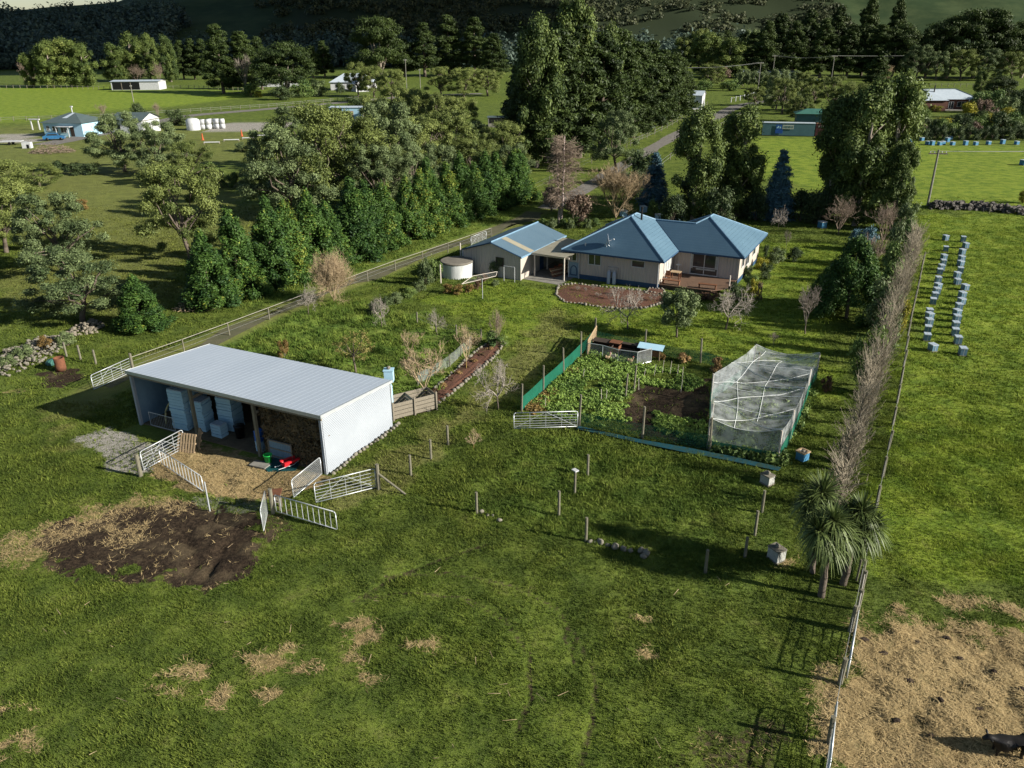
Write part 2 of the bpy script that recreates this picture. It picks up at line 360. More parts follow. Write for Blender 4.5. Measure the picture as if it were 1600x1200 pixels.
def zone(k, x, y):
    r = np.zeros(x.shape)
    for pts, soft, amt in Z[k]:
        P = pxpoly(pts); lo = P.min(0)-soft*3; hi = P.max(0)+soft*3
        idx = np.where((x > lo[0]) & (x < hi[0]) & (y > lo[1]) & (y < hi[1]))[0]
        if not len(idx): continue
        xx, yy = x[idx], y[idx]
        d = sdist(P, xx, yy)+(fbm(xx/soft/1.3, yy/soft/1.3, 5, 5)-.5)*soft*4.2
        r[idx] = np.maximum(r[idx], sst(d, -soft*.5, soft*.5)*amt)
    return r
TRK = pxpoly([(150, 612), (230, 575), (330, 535), (420, 492), (520, 452), (640, 408), (740, 372), (800, 350), (850, 328), (905, 300), (968, 262), (1010, 238), (1056, 210), (1092, 196), (1122, 181), (1150, 166), (1195, 158), (1240, 156)])
TRW = [.35, .45, .5, .55, .6, .65, .8, 1.1, 1.4, 1.5, 1.5, 1.6, 1.7, 1.9, 2.2, 2.3, 2.4, 2.4]
RUTS = [pxpoly(p) for p in ([(300, 800), (350, 850), (330, 900)], [(385, 842), (345, 872), (308, 912)], [(370, 838), (325, 868), (285, 900)], [(355, 846), (318, 905)], [(275, 815), (305, 860), (298, 905)], [(240, 830), (300, 850), (370, 860)], [(345, 790), (372, 850), (350, 905)], [(290, 830), (312, 890)],
    [(560, 935), (640, 925), (730, 935), (790, 970), (825, 1020), (830, 1090), (805, 1150)], [(600, 900), (700, 895), (800, 915), (870, 950), (910, 1010), (932, 1060), (925, 1130), (905, 1200)],
    [(880, 985), (900, 1040)], [(550, 940), (620, 900), (700, 870), (760, 850)])]
rx = lambda a0, a1, s: np.arange(a0, a1, s)
def grow(a0, end, s, k=1.16):
    o = [a0]
    while abs(o[-1]-a0) < abs(end-a0): o.append(o[-1]+s); s *= k
    return np.array(o)
xs = np.concatenate([grow(-70, -3500, -.8)[::-1], rx(-69.5, -26, .5), rx(-26, 26, .24), rx(26, 80, .5), grow(80, 3500, .8)])
ys = np.concatenate([grow(8, -500, -1, 1.4)[::-1], rx(8.3, 15, .6), rx(15, 56, .24), rx(56, 120, .55), grow(120, 4200, .9, 1.12)])
GX, GY = np.meshgrid(xs, ys); gx = GX.ravel(); gy = GY.ravel()
def relief(x, y):
    near = 1-sst(y, 110, 260)
    z = (fbm(x/7, y/7, 3, 3)-.5)*.16*near+(fbm(x/1.1, y/1.1, 9, 3)-.5)*.10*near
    return z
def gz(x, y):
    "height of the ground at points"
    x = np.atleast_1d(np.asarray(x, float)); y = np.atleast_1d(np.asarray(y, float))
    z = relief(x, y)
    z += zone('lush', x, y)*(fbm(x/.9, y/.9, 21, 2)-.35)*.45
    m = zone('mud', x, y)
    z += m*(fbm(x/.45, y/.45, 31, 3)-.5)*.16
    z += zone('straw', x, y)*(fbm(x/.75, y/.75, 33, 3)-.5)*.42
    for i, r_ in enumerate(RUTS):
        z -= np.exp(-(ldist(r_, x, y)/.16)**2)*(.075 if i < 8 else .05)
    flat = sst(ldist(TRK, x, y), 2.0, 4.0)
    for P in FLAT: flat = np.minimum(flat, sst(-sdist(P, x, y), 0, 1.0))
    return z*flat
def rect(o, a_, x0, y0, x1, y1):
    c, s = math.cos(a_), math.sin(a_)
    return np.array([(o[0]+x*c-y*s, o[1]+x*s+y*c) for x, y in ((x0, y0), (x1, y0), (x1, y1), (x0, y1))])
SHO, SHA = (-23.44, 44.88), -.452
HSO, HSA = (4.97, 77.1), math.radians(-27.5)
GAO, GAA = (.9, 76.19), math.radians(-29)
FLAT = [rect(SHO, SHA, -.2, -1, 14.8, 6.7), rect(HSO, HSA, -5, -.2, 16.6, 15.5), rect(GAO, GAA, -6.8, -.3, 4, 10.2)]
gzv = gz(gx, gy)
m1 = np.stack([zone('mud', gx, gy), zone('straw', gx, gy), zone('gravel', gx, gy)], 1)
for i, r_ in enumerate(RUTS): m1[:, 0] = np.maximum(m1[:, 0], np.exp(-(ldist(r_, gx, gy)/.2)**2)*(.9 if i < 8 else .62))
edge = np.exp(-(np.maximum(ldist(TRK, gx, gy)-.9, 0)/.7)**2)*.8*(gy < 130)
m2 = np.stack([np.maximum(zone('dry', gx, gy), edge*.8), zone('bright', gx, gy), zone('lush', gx, gy)], 1)

def ground_material(name, blades=False):
    m = bpy.data.materials.new(name); t, N, L = nodes(m); b = N['Principled BSDF']
    b.inputs['Roughness'].default_value = .85; b.inputs['Specular IOR Level'].default_value = .12
    ge = N.new('ShaderNodeNewGeometry'); pos = ge.outputs['Position']
    def nz(s, d=6, r=.6):
        n = N.new('ShaderNodeTexNoise'); n.inputs['Scale'].default_value = s; n.inputs['Detail'].default_value = d; n.inputs['Roughness'].default_value = r
        L.new(pos, n.inputs['Vector']); return n.outputs[0]
    def mr(src, a0, a1, b0=0, b1=1):
        n = N.new('ShaderNodeMapRange'); n.inputs[1].default_value = a0; n.inputs[2].default_value = a1; n.inputs[3].default_value = b0; n.inputs[4].default_value = b1
        L.new(src, n.inputs[0]); return n.outputs[0]
    def mx(f, c0, c1):
        n = N.new('ShaderNodeMix'); n.data_type = 'RGBA'
        for i, c in ((0, f), (6, c0), (7, c1)):
            if isinstance(c, tuple): n.inputs[i].default_value = (*c, 1)
            elif isinstance(c, float): n.inputs[i].default_value = c
            else: L.new(c, n.inputs[i])
        return n.outputs[2]
    def mth(op, a_, b_):
        n = N.new('ShaderNodeMath'); n.operation = op
        for i, c in ((0, a_), (1, b_)):
            if isinstance(c, (int, float)): n.inputs[i].default_value = c
            else: L.new(c, n.inputs[i])
        n.use_clamp = op != 'SUBTRACT' and op != 'MULTIPLY_ADD'; return n.outputs[0]
    A1 = N.new('ShaderNodeAttribute'); A1.attribute_name = 'm1'; A2 = N.new('ShaderNodeAttribute'); A2.attribute_name = 'm2'
    s1 = N.new('ShaderNodeSeparateColor'); L.new(A1.outputs['Color'], s1.inputs[0]); s2 = N.new('ShaderNodeSeparateColor'); L.new(A2.outputs['Color'], s2.inputs[0])
    big = nz(.07, 5); mid = nz(.55, 6); fin = nz(5.0, 6, .7); vf = nz(22., 3, .7)
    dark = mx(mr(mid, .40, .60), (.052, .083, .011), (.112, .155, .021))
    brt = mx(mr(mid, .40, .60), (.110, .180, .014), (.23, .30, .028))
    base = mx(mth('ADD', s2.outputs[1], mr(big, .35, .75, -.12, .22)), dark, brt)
    lush = mx(mr(mid, .4, .6), (.075, .145, .022), (.17, .245, .04))
    base = mx(mth('MULTIPLY', s2.outputs[2], .8), base, lush)
    dryc = mx(mr(fin, .35, .65), (.16, .165, .05), (.26, .23, .09))
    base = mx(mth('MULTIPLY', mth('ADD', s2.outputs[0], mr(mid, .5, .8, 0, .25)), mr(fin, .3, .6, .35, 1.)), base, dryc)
    base = mx(mr(fin, .48, .66, 0., .6), base, (.035, .052, .014)); base = mx(mr(vf, .5, .7, 0., .55), base, (.22, .25, .08))
    pa = mth('MULTIPLY', mr(mid, .60, .68), mr(fin, .4, .6, .2, .8)); base = mx(mth('MULTIPLY', pa, .35), base, (.16, .13, .06))
    if not blades:
        def edge(ch, lo=.35, hi=.62):   # ragged margin
            return mr(mth('ADD', mth('MULTIPLY', ch, .9), mr(fin, .3, .7, -.18, .18)), lo, hi)
        gr = mx(mr(vf, .42, .58), (.13, .12, .10), (.40, .38, .34)); base = mx(edge(s1.outputs[2]), base, gr)
        st = mx(mr(fin, .35, .62), (.13, .095, .04), (.38, .29, .145)); st = mx(mr(vf, .5, .7, 0, .8), st, (.10, .07, .035)); st = mx(mr(nz(1.7, 5), .52, .66, 0, .75), st, (.085, .075, .03)); base = mx(edge(s1.outputs[1], .38, .7), base, st)
        md = mx(mr(fin, .42, .66), (.018, .012, .008), (.060, .042, .027)); md = mx(mr(vf, .62, .72, 0, .7), md, (.22, .17, .10)); md = mx(mr(mid, .5, .62, 0, .45), md, (.13, .10, .06)); base = mx(edge(s1.outputs[0], .35, .6), base, md)
        bp = N.new('ShaderNodeBump'); bp.inputs['Strength'].default_value = .9; bp.inputs['Distance'].default_value = .12
        hh = mth('ADD', mth('MULTIPLY', fin, .7), mth('MULTIPLY', vf, .3)); L.new(hh, bp.inputs['Height']); L.new(bp.outputs[0], b.inputs['Normal'])
    else:
        at = N.new('ShaderNodeAttribute'); at.attribute_name = 'tint'
        base = mx(mr(at.outputs['Fac'], .75, 1., 0., .8), base, (.22, .26, .05)); base = mx(mr(at.outputs['Fac'], .0, .5, .4, 0.), base, (.045, .08, .014))
        tr = N.new('ShaderNodeBsdfTranslucent'); L.new(base, tr.inputs[0]); ms = N.new('ShaderNodeMixShader'); ms.inputs[0].default_value = .3
        L.new(b.outputs[0], ms.inputs[1]); L.new(tr.outputs[0], ms.inputs[2]); L.new(ms.outputs[0], N['Material Output'].inputs[0])
    L.new(base, b.inputs['Base Color'])
    return m
nx, ny = len(xs), len(ys)
idx = np.arange(nx*ny).reshape(ny, nx)
F = np.stack([idx[:-1, :-1], idx[:-1, 1:], idx[1:, 1:], idx[1:, :-1]], -1).reshape(-1, 4)
GM = ground_material('pasture'); BMT = ground_material('grass_blades', True)
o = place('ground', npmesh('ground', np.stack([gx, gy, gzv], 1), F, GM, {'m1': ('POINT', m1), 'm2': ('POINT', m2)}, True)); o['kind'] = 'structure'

def strip(name, P, W, mat_, dz=.03, sub=1.0, wob=.25):
    "a path laid over the ground along points P"
    P = np.asarray(P, float); W = np.asarray(W, float)
    seg = np.r_[0, np.cumsum(np.hypot(*np.diff(P, axis=0).T))]; t = np.arange(0, seg[-1], sub)
    x = np.interp(t, seg, P[:, 0]); y = np.interp(t, seg, P[:, 1]); wd = np.interp(t, seg, W)
    k = np.ones(7)/7; x2 = np.convolve(np.pad(x, 3, 'edge'), k, 'valid'); y2 = np.convolve(np.pad(y, 3, 'edge'), k, 'valid')
    dx = np.gradient(x2); dy = np.gradient(y2); l = np.hypot(dx, dy)+1e-9; nxv, nyv = -dy/l, dx/l
    C = np.linspace(-1, 1, 7); V = []
    for j, c in enumerate(C):
        e_ = c*(wd+(wob*(vn(t/4.5, t*0+j*.0+(3 if c < 0 else 9), 4)-.5)*2 if abs(c) == 1 else 0))
        X = x2+nxv*e_; Y = y2+nyv*e_; V.append(np.stack([X, Y, gz(X, Y)+dz], 1))
    V = np.stack(V, 1).reshape(-1, 3); n = len(t); id_ = np.arange(n*7).reshape(n, 7)
    F = np.stack([id_[:-1, :-1], id_[:-1, 1:], id_[1:, 1:], id_[1:, :-1]], -1).reshape(-1, 4)
    o = place(name, npmesh(name, V, F, mat_, None, True)); o['kind'] = 'structure'; return o
strip('driveway', TRK[:9], TRW[:9], M['track'], .012, wob=.9)
strip('lane', TRK[8:], TRW[8:], M['gravel'], .034)
strip('road', pxpoly([(60, 228), (300, 180), (400, 172), (470, 166), (560, 158), (600, 154), (640, 150), (760, 146)]), [3]*8, M['gravel'], .03, 2)

# hills: rise beyond the valley floor
def hill_h(x, y):
    t = x/np.maximum(y, 1)
    s = np.interp(t, [-.75, -.58, -.42, -.30, -.1, .2, .5, .8], [.105, .105, .14, .16, .24, .27, .24, .2])
    cap = np.interp(t, [-.75, -.62, -.44, -.36, -.22, .1, .5, .8], [46, 48, 62, 100, 170, 260, 300, 300])
    d = np.maximum(y-640-60*(fbm(x/200, x*0+1, 8, 2)-.5), 0)
    rd = 1+1.5*(fbm(x/170, y/520, 12, 4)-.5)
    h = d*s*rd
    return np.where(h < cap, h, cap+(h-cap)*.02)-1.2+np.where(d > 0, 0, -2)
hx = np.linspace(-2300, 2300, 230); hy = np.concatenate([np.linspace(600, 1500, 150), np.linspace(1515, 3200, 60)])
HX, HY = np.meshgrid(hx, hy); hxf, hyf = HX.ravel(), HY.ravel(); hz = hill_h(hxf, hyf)
ht = hxf/hyf
forest = ((sst(-ht, .385, .40))*(1-sst(hz+16*(fbm(hxf/90, hyf/90, 2, 3)-.5), 36, 42)))
scr = sst(ht+.12*(fbm(hxf/120, hyf/120, 6, 3)-.5), -.30, -.22)*(1-sst(ht+.1*(fbm(hxf/70, hyf/90, 9, 3)-.5), .37, .40))
hc = np.stack([forest, scr, sst(fbm(hxf/60, hyf/60, 44, 4), .45, .6)], 1)
idx = np.arange(len(hxf)).reshape(HX.shape)
F = np.stack([idx[:-1, :-1], idx[:-1, 1:], idx[1:, 1:], idx[1:, :-1]], -1).reshape(-1, 4)
def hill_material():
    m = bpy.data.materials.new('hill_cover'); t, N, L = nodes(m); b = N['Principled BSDF']; b.inputs['Roughness'].default_value = .95; b.inputs['Specular IOR Level'].default_value = .1
    at = N.new('ShaderNodeAttribute'); at.attribute_name = 'zone'; s = N.new('ShaderNodeSeparateColor'); L.new(at.outputs['Color'], s.inputs[0])
    ge = N.new('ShaderNodeNewGeometry'); nz = N.new('ShaderNodeTexNoise'); nz.inputs['Scale'].default_value = .03; nz.inputs['Detail'].default_value = 10; nz.inputs['Roughness'].default_value = .7; L.new(ge.outputs['Position'], nz.inputs[0])
    def mx(f, a_, b_):
        n = N.new('ShaderNodeMix'); n.data_type = 'RGBA'
        for i, c in ((0, f), (6, a_), (7, b_)):
            if isinstance(c, tuple): n.inputs[i].default_value = (*c, 1)
            else: L.new(c, n.inputs[i])
        return n.outputs[2]
    r = N.new('ShaderNodeMapRange'); r.inputs[1].default_value = .4; r.inputs[2].default_value = .62; L.new(nz.outputs[0], r.inputs[0])
    c = mx(r.outputs[0], (.024, .044, .018), (.050, .072, .030)); c = mx(s.outputs[1], c, (.024, .034, .016)); c = mx(s.outputs[0], c, (.018, .022, .014))
    L.new(c, b.inputs['Base Color']); return m
o = place('hills', npmesh('hills', np.stack([hxf, hyf, hz], 1), F, hill_material(), {'zone': ('POINT', hc)}, True)); o['kind'] = 'structure'
# ------------------------------------------------------------------ plants
def leaves(rs, C, R, n, size, elong=1.5, lo=.45, droop=0.0, updir=0.0, ct=None, flat=.6):
    "diamond leaf sprays spread through ellipsoid clumps; returns V, F, tint"
    C = np.asarray(C, float); R = np.asarray(R, float); k = len(C)
    if R.ndim == 1: R = np.repeat(R[:, None], 3, 1)
    n = np.broadcast_to(np.asarray(n), (k,)); ci = np.repeat(np.arange(k), n); m = len(ci)
    d = rs.normal(size=(m, 3)); d /= np.linalg.norm(d, axis=1)[:, None]
    q = np.clip(np.abs(rs.normal(size=m))*.38+lo*rs.uniform(.6, 1.25, m), 0, 1.5)
    p = C[ci]+d*R[ci]*q[:, None]
    nn = d*.9+rs.normal(size=(m, 3))*flat; nn[:, 2] += .35; nn /= np.linalg.norm(nn, axis=1)[:, None]
    t = rs.normal(size=(m, 3)); t[:, 2] += updir-droop; t += d*.6*(1 if droop == 0 else .2)
    t -= nn*(t*nn).sum(1)[:, None]; t /= np.linalg.norm(t, axis=1)[:, None]+1e-9
    b = np.cross(nn, t); s = size*rs.uniform(.55, 1.3, m)[:, None]
    V = np.stack([p-t*s*elong*.6, p+b*s*.5+nn*s*.12, p+t*s*elong*.7, p-b*s*.5+nn*s*.12], 1).reshape(-1, 3)
    F = np.arange(m*4).reshape(m, 4)
    ct = rs.uniform(.12, .62, k) if ct is None else ct
    ti = np.clip(ct[ci]+rs.normal(size=m)*.16, 0, 1)
    return V, F, ti
def segs_mesh(S, n=5):
    "S (k,8): p, q, r1, r2"
    S = np.asarray(S, float); p, q, r1, r2 = S[:, :3], S[:, 3:6], S[:, 6], S[:, 7]
    d = q-p; d /= np.linalg.norm(d, axis=1)[:, None]+1e-9
    a_ = np.where(np.abs(d[:, 2:3]) > .9, [[1., 0, 0]], [[0, 0, 1.]]); t = np.cross(d, a_); t /= np.linalg.norm(t, axis=1)[:, None]+1e-9; b = np.cross(d, t)
    an = 2*np.pi*np.arange(n)/n; ring = t[:, None]*np.cos(an)[None, :, None]+b[:, None]*np.sin(an)[None, :, None]
    V = np.concatenate([p[:, None]+ring*r1[:, None, None], q[:, None]+ring*r2[:, None, None]], 1).reshape(-1, 3)
    k = len(S); i = np.arange(n); j = (i+1) % n
    f = np.stack([i, j, n+j, n+i], 1); F = (f[None]+(np.arange(k)*2*n)[:, None, None]).reshape(-1, 4)
    return V, F
def limb(rs, S, p, q, r1, r2, k=4, w=.12):
    p = np.asarray(p, float); q = np.asarray(q, float); L_ = np.linalg.norm(q-p); prev = p
    for i in range(1, k+1):
        f = i/k; c = p+(q-p)*f+(rs.normal(size=3)*w*L_/k if i < k else 0)
        S.append([*prev, *c, r1+(r2-r1)*(i-1)/k, r1+(r2-r1)*f]); prev = c
    return prev
KIND = {}
def mk_kind(kind, var, H, W, lm, tm, C, R, n, size, S, **kw):
    rs = np.random.RandomState(abs(hash_(kind))+var)
    V, F, ti = leaves(rs, C, R, n, size, **kw)
    cm = npmesh(kind+'_crown', V, F, lm, {'tint': ('FACE', ti)})
    tmh = None
    if S: v, f = segs_mesh(S, 7); tmh = npmesh(kind+'_trunk', v, f, tm, None, True)
    KIND.setdefault(kind, []).append((H, W, cm, tmh))
def hash_(s): return sum((i+1)*ord(c) for i, c in enumerate(s)) % 99991

def build_kinds():
    U = lambda rs, a_, b_, n=None: rs.uniform(a_, b_, n)
    for var in range(3):      # gum: tall, irregular, pale limbs showing
        rs = np.random.RandomState(100+var); H, W = 16., 9.; C = []; R = []; S = []
        top = limb(rs, S, (0, 0, 0), (U(rs, -.6, .6), U(rs, -.6, .6), H*.86), .42, .08, 8, .05)
        for i in range(64):
            z = U(rs, .09, .97)*H; e_ = W/2*1.9*(z/H)**.55*(1-z/H)**.5*(.7+.3*rs.rand()); an = U(rs, 0, 6.28); rr = e_*rs.rand()**.5
            c = (rr*math.cos(an), rr*math.sin(an), z); C.append(c); s_ = U(rs, .75, 1.5); R.append((s_, s_, s_*U(rs, .9, 1.5)))
            if i % 3 == 0: limb(rs, S, (0, 0, max(1.5, z-2.8)), c, .12, .03, 3, .1)
        mk_kind('gum', var, H, W, LM['gum'], M['gumtrunk'], C, np.array(R)*.9, 640, .18, S, droop=.8, elong=1.9, lo=.45)
    for var in range(3):      # wattle: spreading feathery layers
        rs = np.random.RandomState(200+var); H, W = 8., 8.; C = []; R = []; S = []
        q = limb(rs, S, (0, 0, 0), (U(rs, -.5, .5), U(rs, -.5, .5), 2.6), .24, .17, 4, .1)
        for i in range(60):
            an = U(rs, 0, 6.28); z = H*(.18+.80*rs.rand()**.9); e_ = W/2*(1-((z/H-.5)/.56)**2 if abs(z/H-.5) < .5 else .2)**.5 if abs(z/H-.5) < .55 else 1
            rr = e_*(.7+.4*rs.rand())*rs.rand()**.3; c = (rr*math.cos(an), rr*math.sin(an), z); C.append(c); s_ = U(rs, .4, .9); R.append((s_, s_, s_*.75))
            if i % 4 == 0: limb(rs, S, q*U(rs, .6, 1), c, .10, .02, 4, .15)
        mk_kind('wattle', var, H, W, LM['wattle'] if var != 1 else LM['olive2'], M['trunk'], C, R, 800, .085, S, elong=1.8, lo=.45)
    for var in range(3):      # cypress: dense young shelter conifer, foliage to the ground
        rs = np.random.RandomState(300+var); H, W = 8., 4.6; C = []; R = []; S = []
        limb(rs, S, (0, 0, 0), (0, 0, H*.9), .16, .03, 4, .02)
        for i in range(110):
            f = rs.rand()**1.15; z = H*(.04+.9*f); e_ = W/2*(1-f)**.85*(.8+.3*rs.rand()); an = U(rs, 0, 6.28); rr = e_*(.55+.4*rs.rand())
            C.append((rr*math.cos(an), rr*math.sin(an), z)); s_ = U(rs, .38, .75)*(1-.35*f); R.append((s_, s_, s_*1.35))
        C.append((0, 0, H*.93)); R.append((.28, .28, .7))
        mk_kind('cypress', var, H, W, LM['cypress'], M['trunk'], C, np.array(R)*.85, 420, .10, S, updir=.7, elong=1.8, lo=.5)
    for var in range(3):      # pine: big dark shelter tree, layered sprays
        rs = np.random.RandomState(400+var); H, W = 22., 12.; C = []; R = []; S = []
        limb(rs, S, (0, 0, 0), (0, 0, H*.93), .55, .06, 6, .02)
        for i in range(115):
            f = rs.rand(); z = H*(.10+.87*f); e_ = W/2*(1-f)**.62*(.75+.35*rs.rand())+.25; an = U(rs, 0, 6.28); rr = e_*(.35+.6*rs.rand()**.6)
            c = np.array((rr*math.cos(an), rr*math.sin(an), z+rr*.12)); C.append(c); s_ = U(rs, .9, 1.8)*(1-.45*f); R.append((s_*1.1, s_*1.1, s_*.65))
            if i % 4 == 0: limb(rs, S, (0, 0, z-.5), c, .09, .03, 2, .05)
        mk_kind('pine', var, H, W, LM['pine'], M['trunk'], C, R, 460, .24, S, elong=1.9, updir=.35, lo=.5)
    for var in range(2):      # macrocarpa: broad, flat layered top
        rs = np.random.RandomState(500+var); H, W = 16., 20.; C = []; R = []; S = []
        for i in range(5):
            an = i*1.256; limb(rs, S, (0, 0, 0), (3.2*math.cos(an), 3.2*math.sin(an), H*.6), .5, .15, 4, .05)
        for i in range(80):
            an = U(rs, 0, 6.28); f = rs.rand(); z = H*(.25+.70*f); e_ = W/2*(1-.55*f**2); rr = e_*rs.rand()**.5
            C.append((rr*math.cos(an), rr*math.sin(an), z)); s_ = U(rs, 1.2, 2.3); R.append((s_*1.25, s_*1.25, s_*.5))
        mk_kind('macrocarpa', var, H, W, LM['pine'], M['gumtrunk'], C, R, 480, .26, S, elong=1.8, lo=.5)
    for var in range(2):      # spruce: tiers
        rs = np.random.RandomState(600+var); H, W = 9., 4.2; C = []; R = []; S = []
        limb(rs, S, (0, 0, 0), (0, 0, H*.95), .14, .03, 3, .01)
        for t_ in range(15):
            f = t_/15; z = H*(.06+.9*f); r_ = W/2*(1-f)**.9+.06
            for j in range(max(3, int(9*(1-f))+2)):
                an = j*6.283/max(3, int(9*(1-f))+2)+t_*1.1+U(rs, -.2, .2); rr = r_*U(rs, .5, .72); C.append((rr*math.cos(an), rr*math.sin(an), z-rr*.12+U(rs, -.28, .28))); s_ = .26+r_*.30; R.append((s_, s_, s_*.75))
        mk_kind('spruce', var, H, W, LM['spruce'], M['trunk'], C, R, 170, .12, S, elong=1.8, lo=.4)
    for nm, lm, lo in (('shrub', 'shrub', .5), ('darkshrub', 'dark', .5), ('yellowshrub', 'yellow', .5), ('brownshrub', 'brown', .3), ('orangeshrub', 'orange', .4), ('tanshrub', 'tan', .3), ('pinkshrub', 'pinkbrown', .15), ('oliveshrub', 'olive2', .45), ('bluebush', 'spruce', .4)):
        for var in range(2):
            rs = np.random.RandomState(700+var+hash_(nm)); H, W = 2., 2.4; C = []; R = []; S = []
            for i in range(16):
                an = U(rs, 0, 6.28); z = U(rs, .25, 1.6); e_ = W/2*(1-(z/2.1)**2)**.5*.75; rr = e_*rs.rand()**.5
                c = (rr*math.cos(an), rr*math.sin(an), z); C.append(c); s_ = U(rs, .26, .48); R.append((s_, s_, s_*.9))
                if i % 2 == 0: limb(rs, S, (0, 0, 0), c, .03, .01, 2, .1)
            mk_kind(nm, var, H, W, LM[lm], M['trunk'], C, R, 230, .07 if nm != 'tanshrub' else .13, S, lo=lo, elong=1.7, updir=.3)
    for var in range(2):      # small lawn tree with a clear stem
        rs = np.random.RandomState(800+var); H, W = 4., 3.; C = []; R = []; S = []
        q = limb(rs, S, (0, 0, 0), (.1, 0, 1.5), .085, .06, 3, .04)
        for i in range(30):
            an = U(rs, 0, 6.28); z = U(rs, 1.25, 3.6); e_ = W/2*math.sqrt(max(.05, 1-((z-2.4)/1.6)**2)); rr = e_*rs.rand()**.5*.85
            c = (rr*math.cos(an), rr*math.sin(an), z); C.append(c); s_ = U(rs, .3, .52); R.append((s_, s_, s_*.85))
            if i % 2 == 0: limb(rs, S, q, c, .03, .01, 3, .1)
        mk_kind('smalltree', var, H, W, LM['olive2'], M['trunk'], C, R, 420, .075, S, lo=.5, elong=1.8)
        mk_kind('orchardtree', var, H, W, LM['orchard'], M['trunk'], C, np.array(R)*.9, 55, .07, S, lo=.3, elong=1.7)
    for var in range(2):      # columnar / drooping dark conifer by the lawn
        rs = np.random.RandomState(900+var); H, W = 7., 5.4; C = []; R = []; S = []
        limb(rs, S, (0, 0, 0), (0, 0, 6), .16, .03, 3, .02)
        for i in range(100):
            f = rs.rand(); z = H*(.05+.88*f); e_ = W/2*(1-f**1.8)**.75; an = U(rs, 0, 6.28); rr = e_*(.6+.35*rs.rand())
            C.append((rr*math.cos(an), rr*math.sin(an), z)); s_ = U(rs, .4, .75)*(1-.3*f); R.append((s_, s_, s_*1.25))
        mk_kind('weeping', var, H, W, LM['cypress'], M['trunk'], C, R, 420, .09, S, droop=1.0, elong=2.1, lo=.5)
build_kinds()

MINR = [.008]
def grow_bare(rs, H, spread, upw, n0, levels, trunk_h, r0, ratio=.62, twist=.35, kids=3):
    "leafless branching skeleton; returns trunk segments, branch segments"
    T = []; B = []
    base = np.array([0., 0, 0]); q = limb(rs, T, base, (rs.uniform(-.1, .1), rs.uniform(-.1, .1), trunk_h), r0, r0*.75, 3, .08)
    def rec(p, d, L_, r, lv):
        k = 3; c = p; dd = d
        for i in range(k):
            dd = dd+rs.normal(size=3)*twist*.35; dd[2] += upw*.12; dd /= np.linalg.norm(dd)
            nx_ = c+dd*L_/k; B.append([*c, *nx_, r*(1-.25*i/k), r*(1-.25*(i+1)/k)]); c = nx_
            if lv > 0 and i > 0:
                for _ in range(kids-1 if i == 1 else kids):
                    nd = dd+rs.normal(size=3)*spread; nd[2] += upw*.3; nd /= np.linalg.norm(nd)
                    rec(c, nd, L_*ratio*rs.uniform(.75, 1.1), max(r*.58, MINR[0]), lv-1)
    for i in range(n0):
        an = 6.283*i/n0+rs.uniform(-.3, .3); d = np.array([math.cos(an)*spread, math.sin(an)*spread, .5+upw]); d /= np.linalg.norm(d)
        rec(q, d, (H-trunk_h)*.5*rs.uniform(.8, 1.1), r0*.55, levels)
    return T, B
BARE = {}
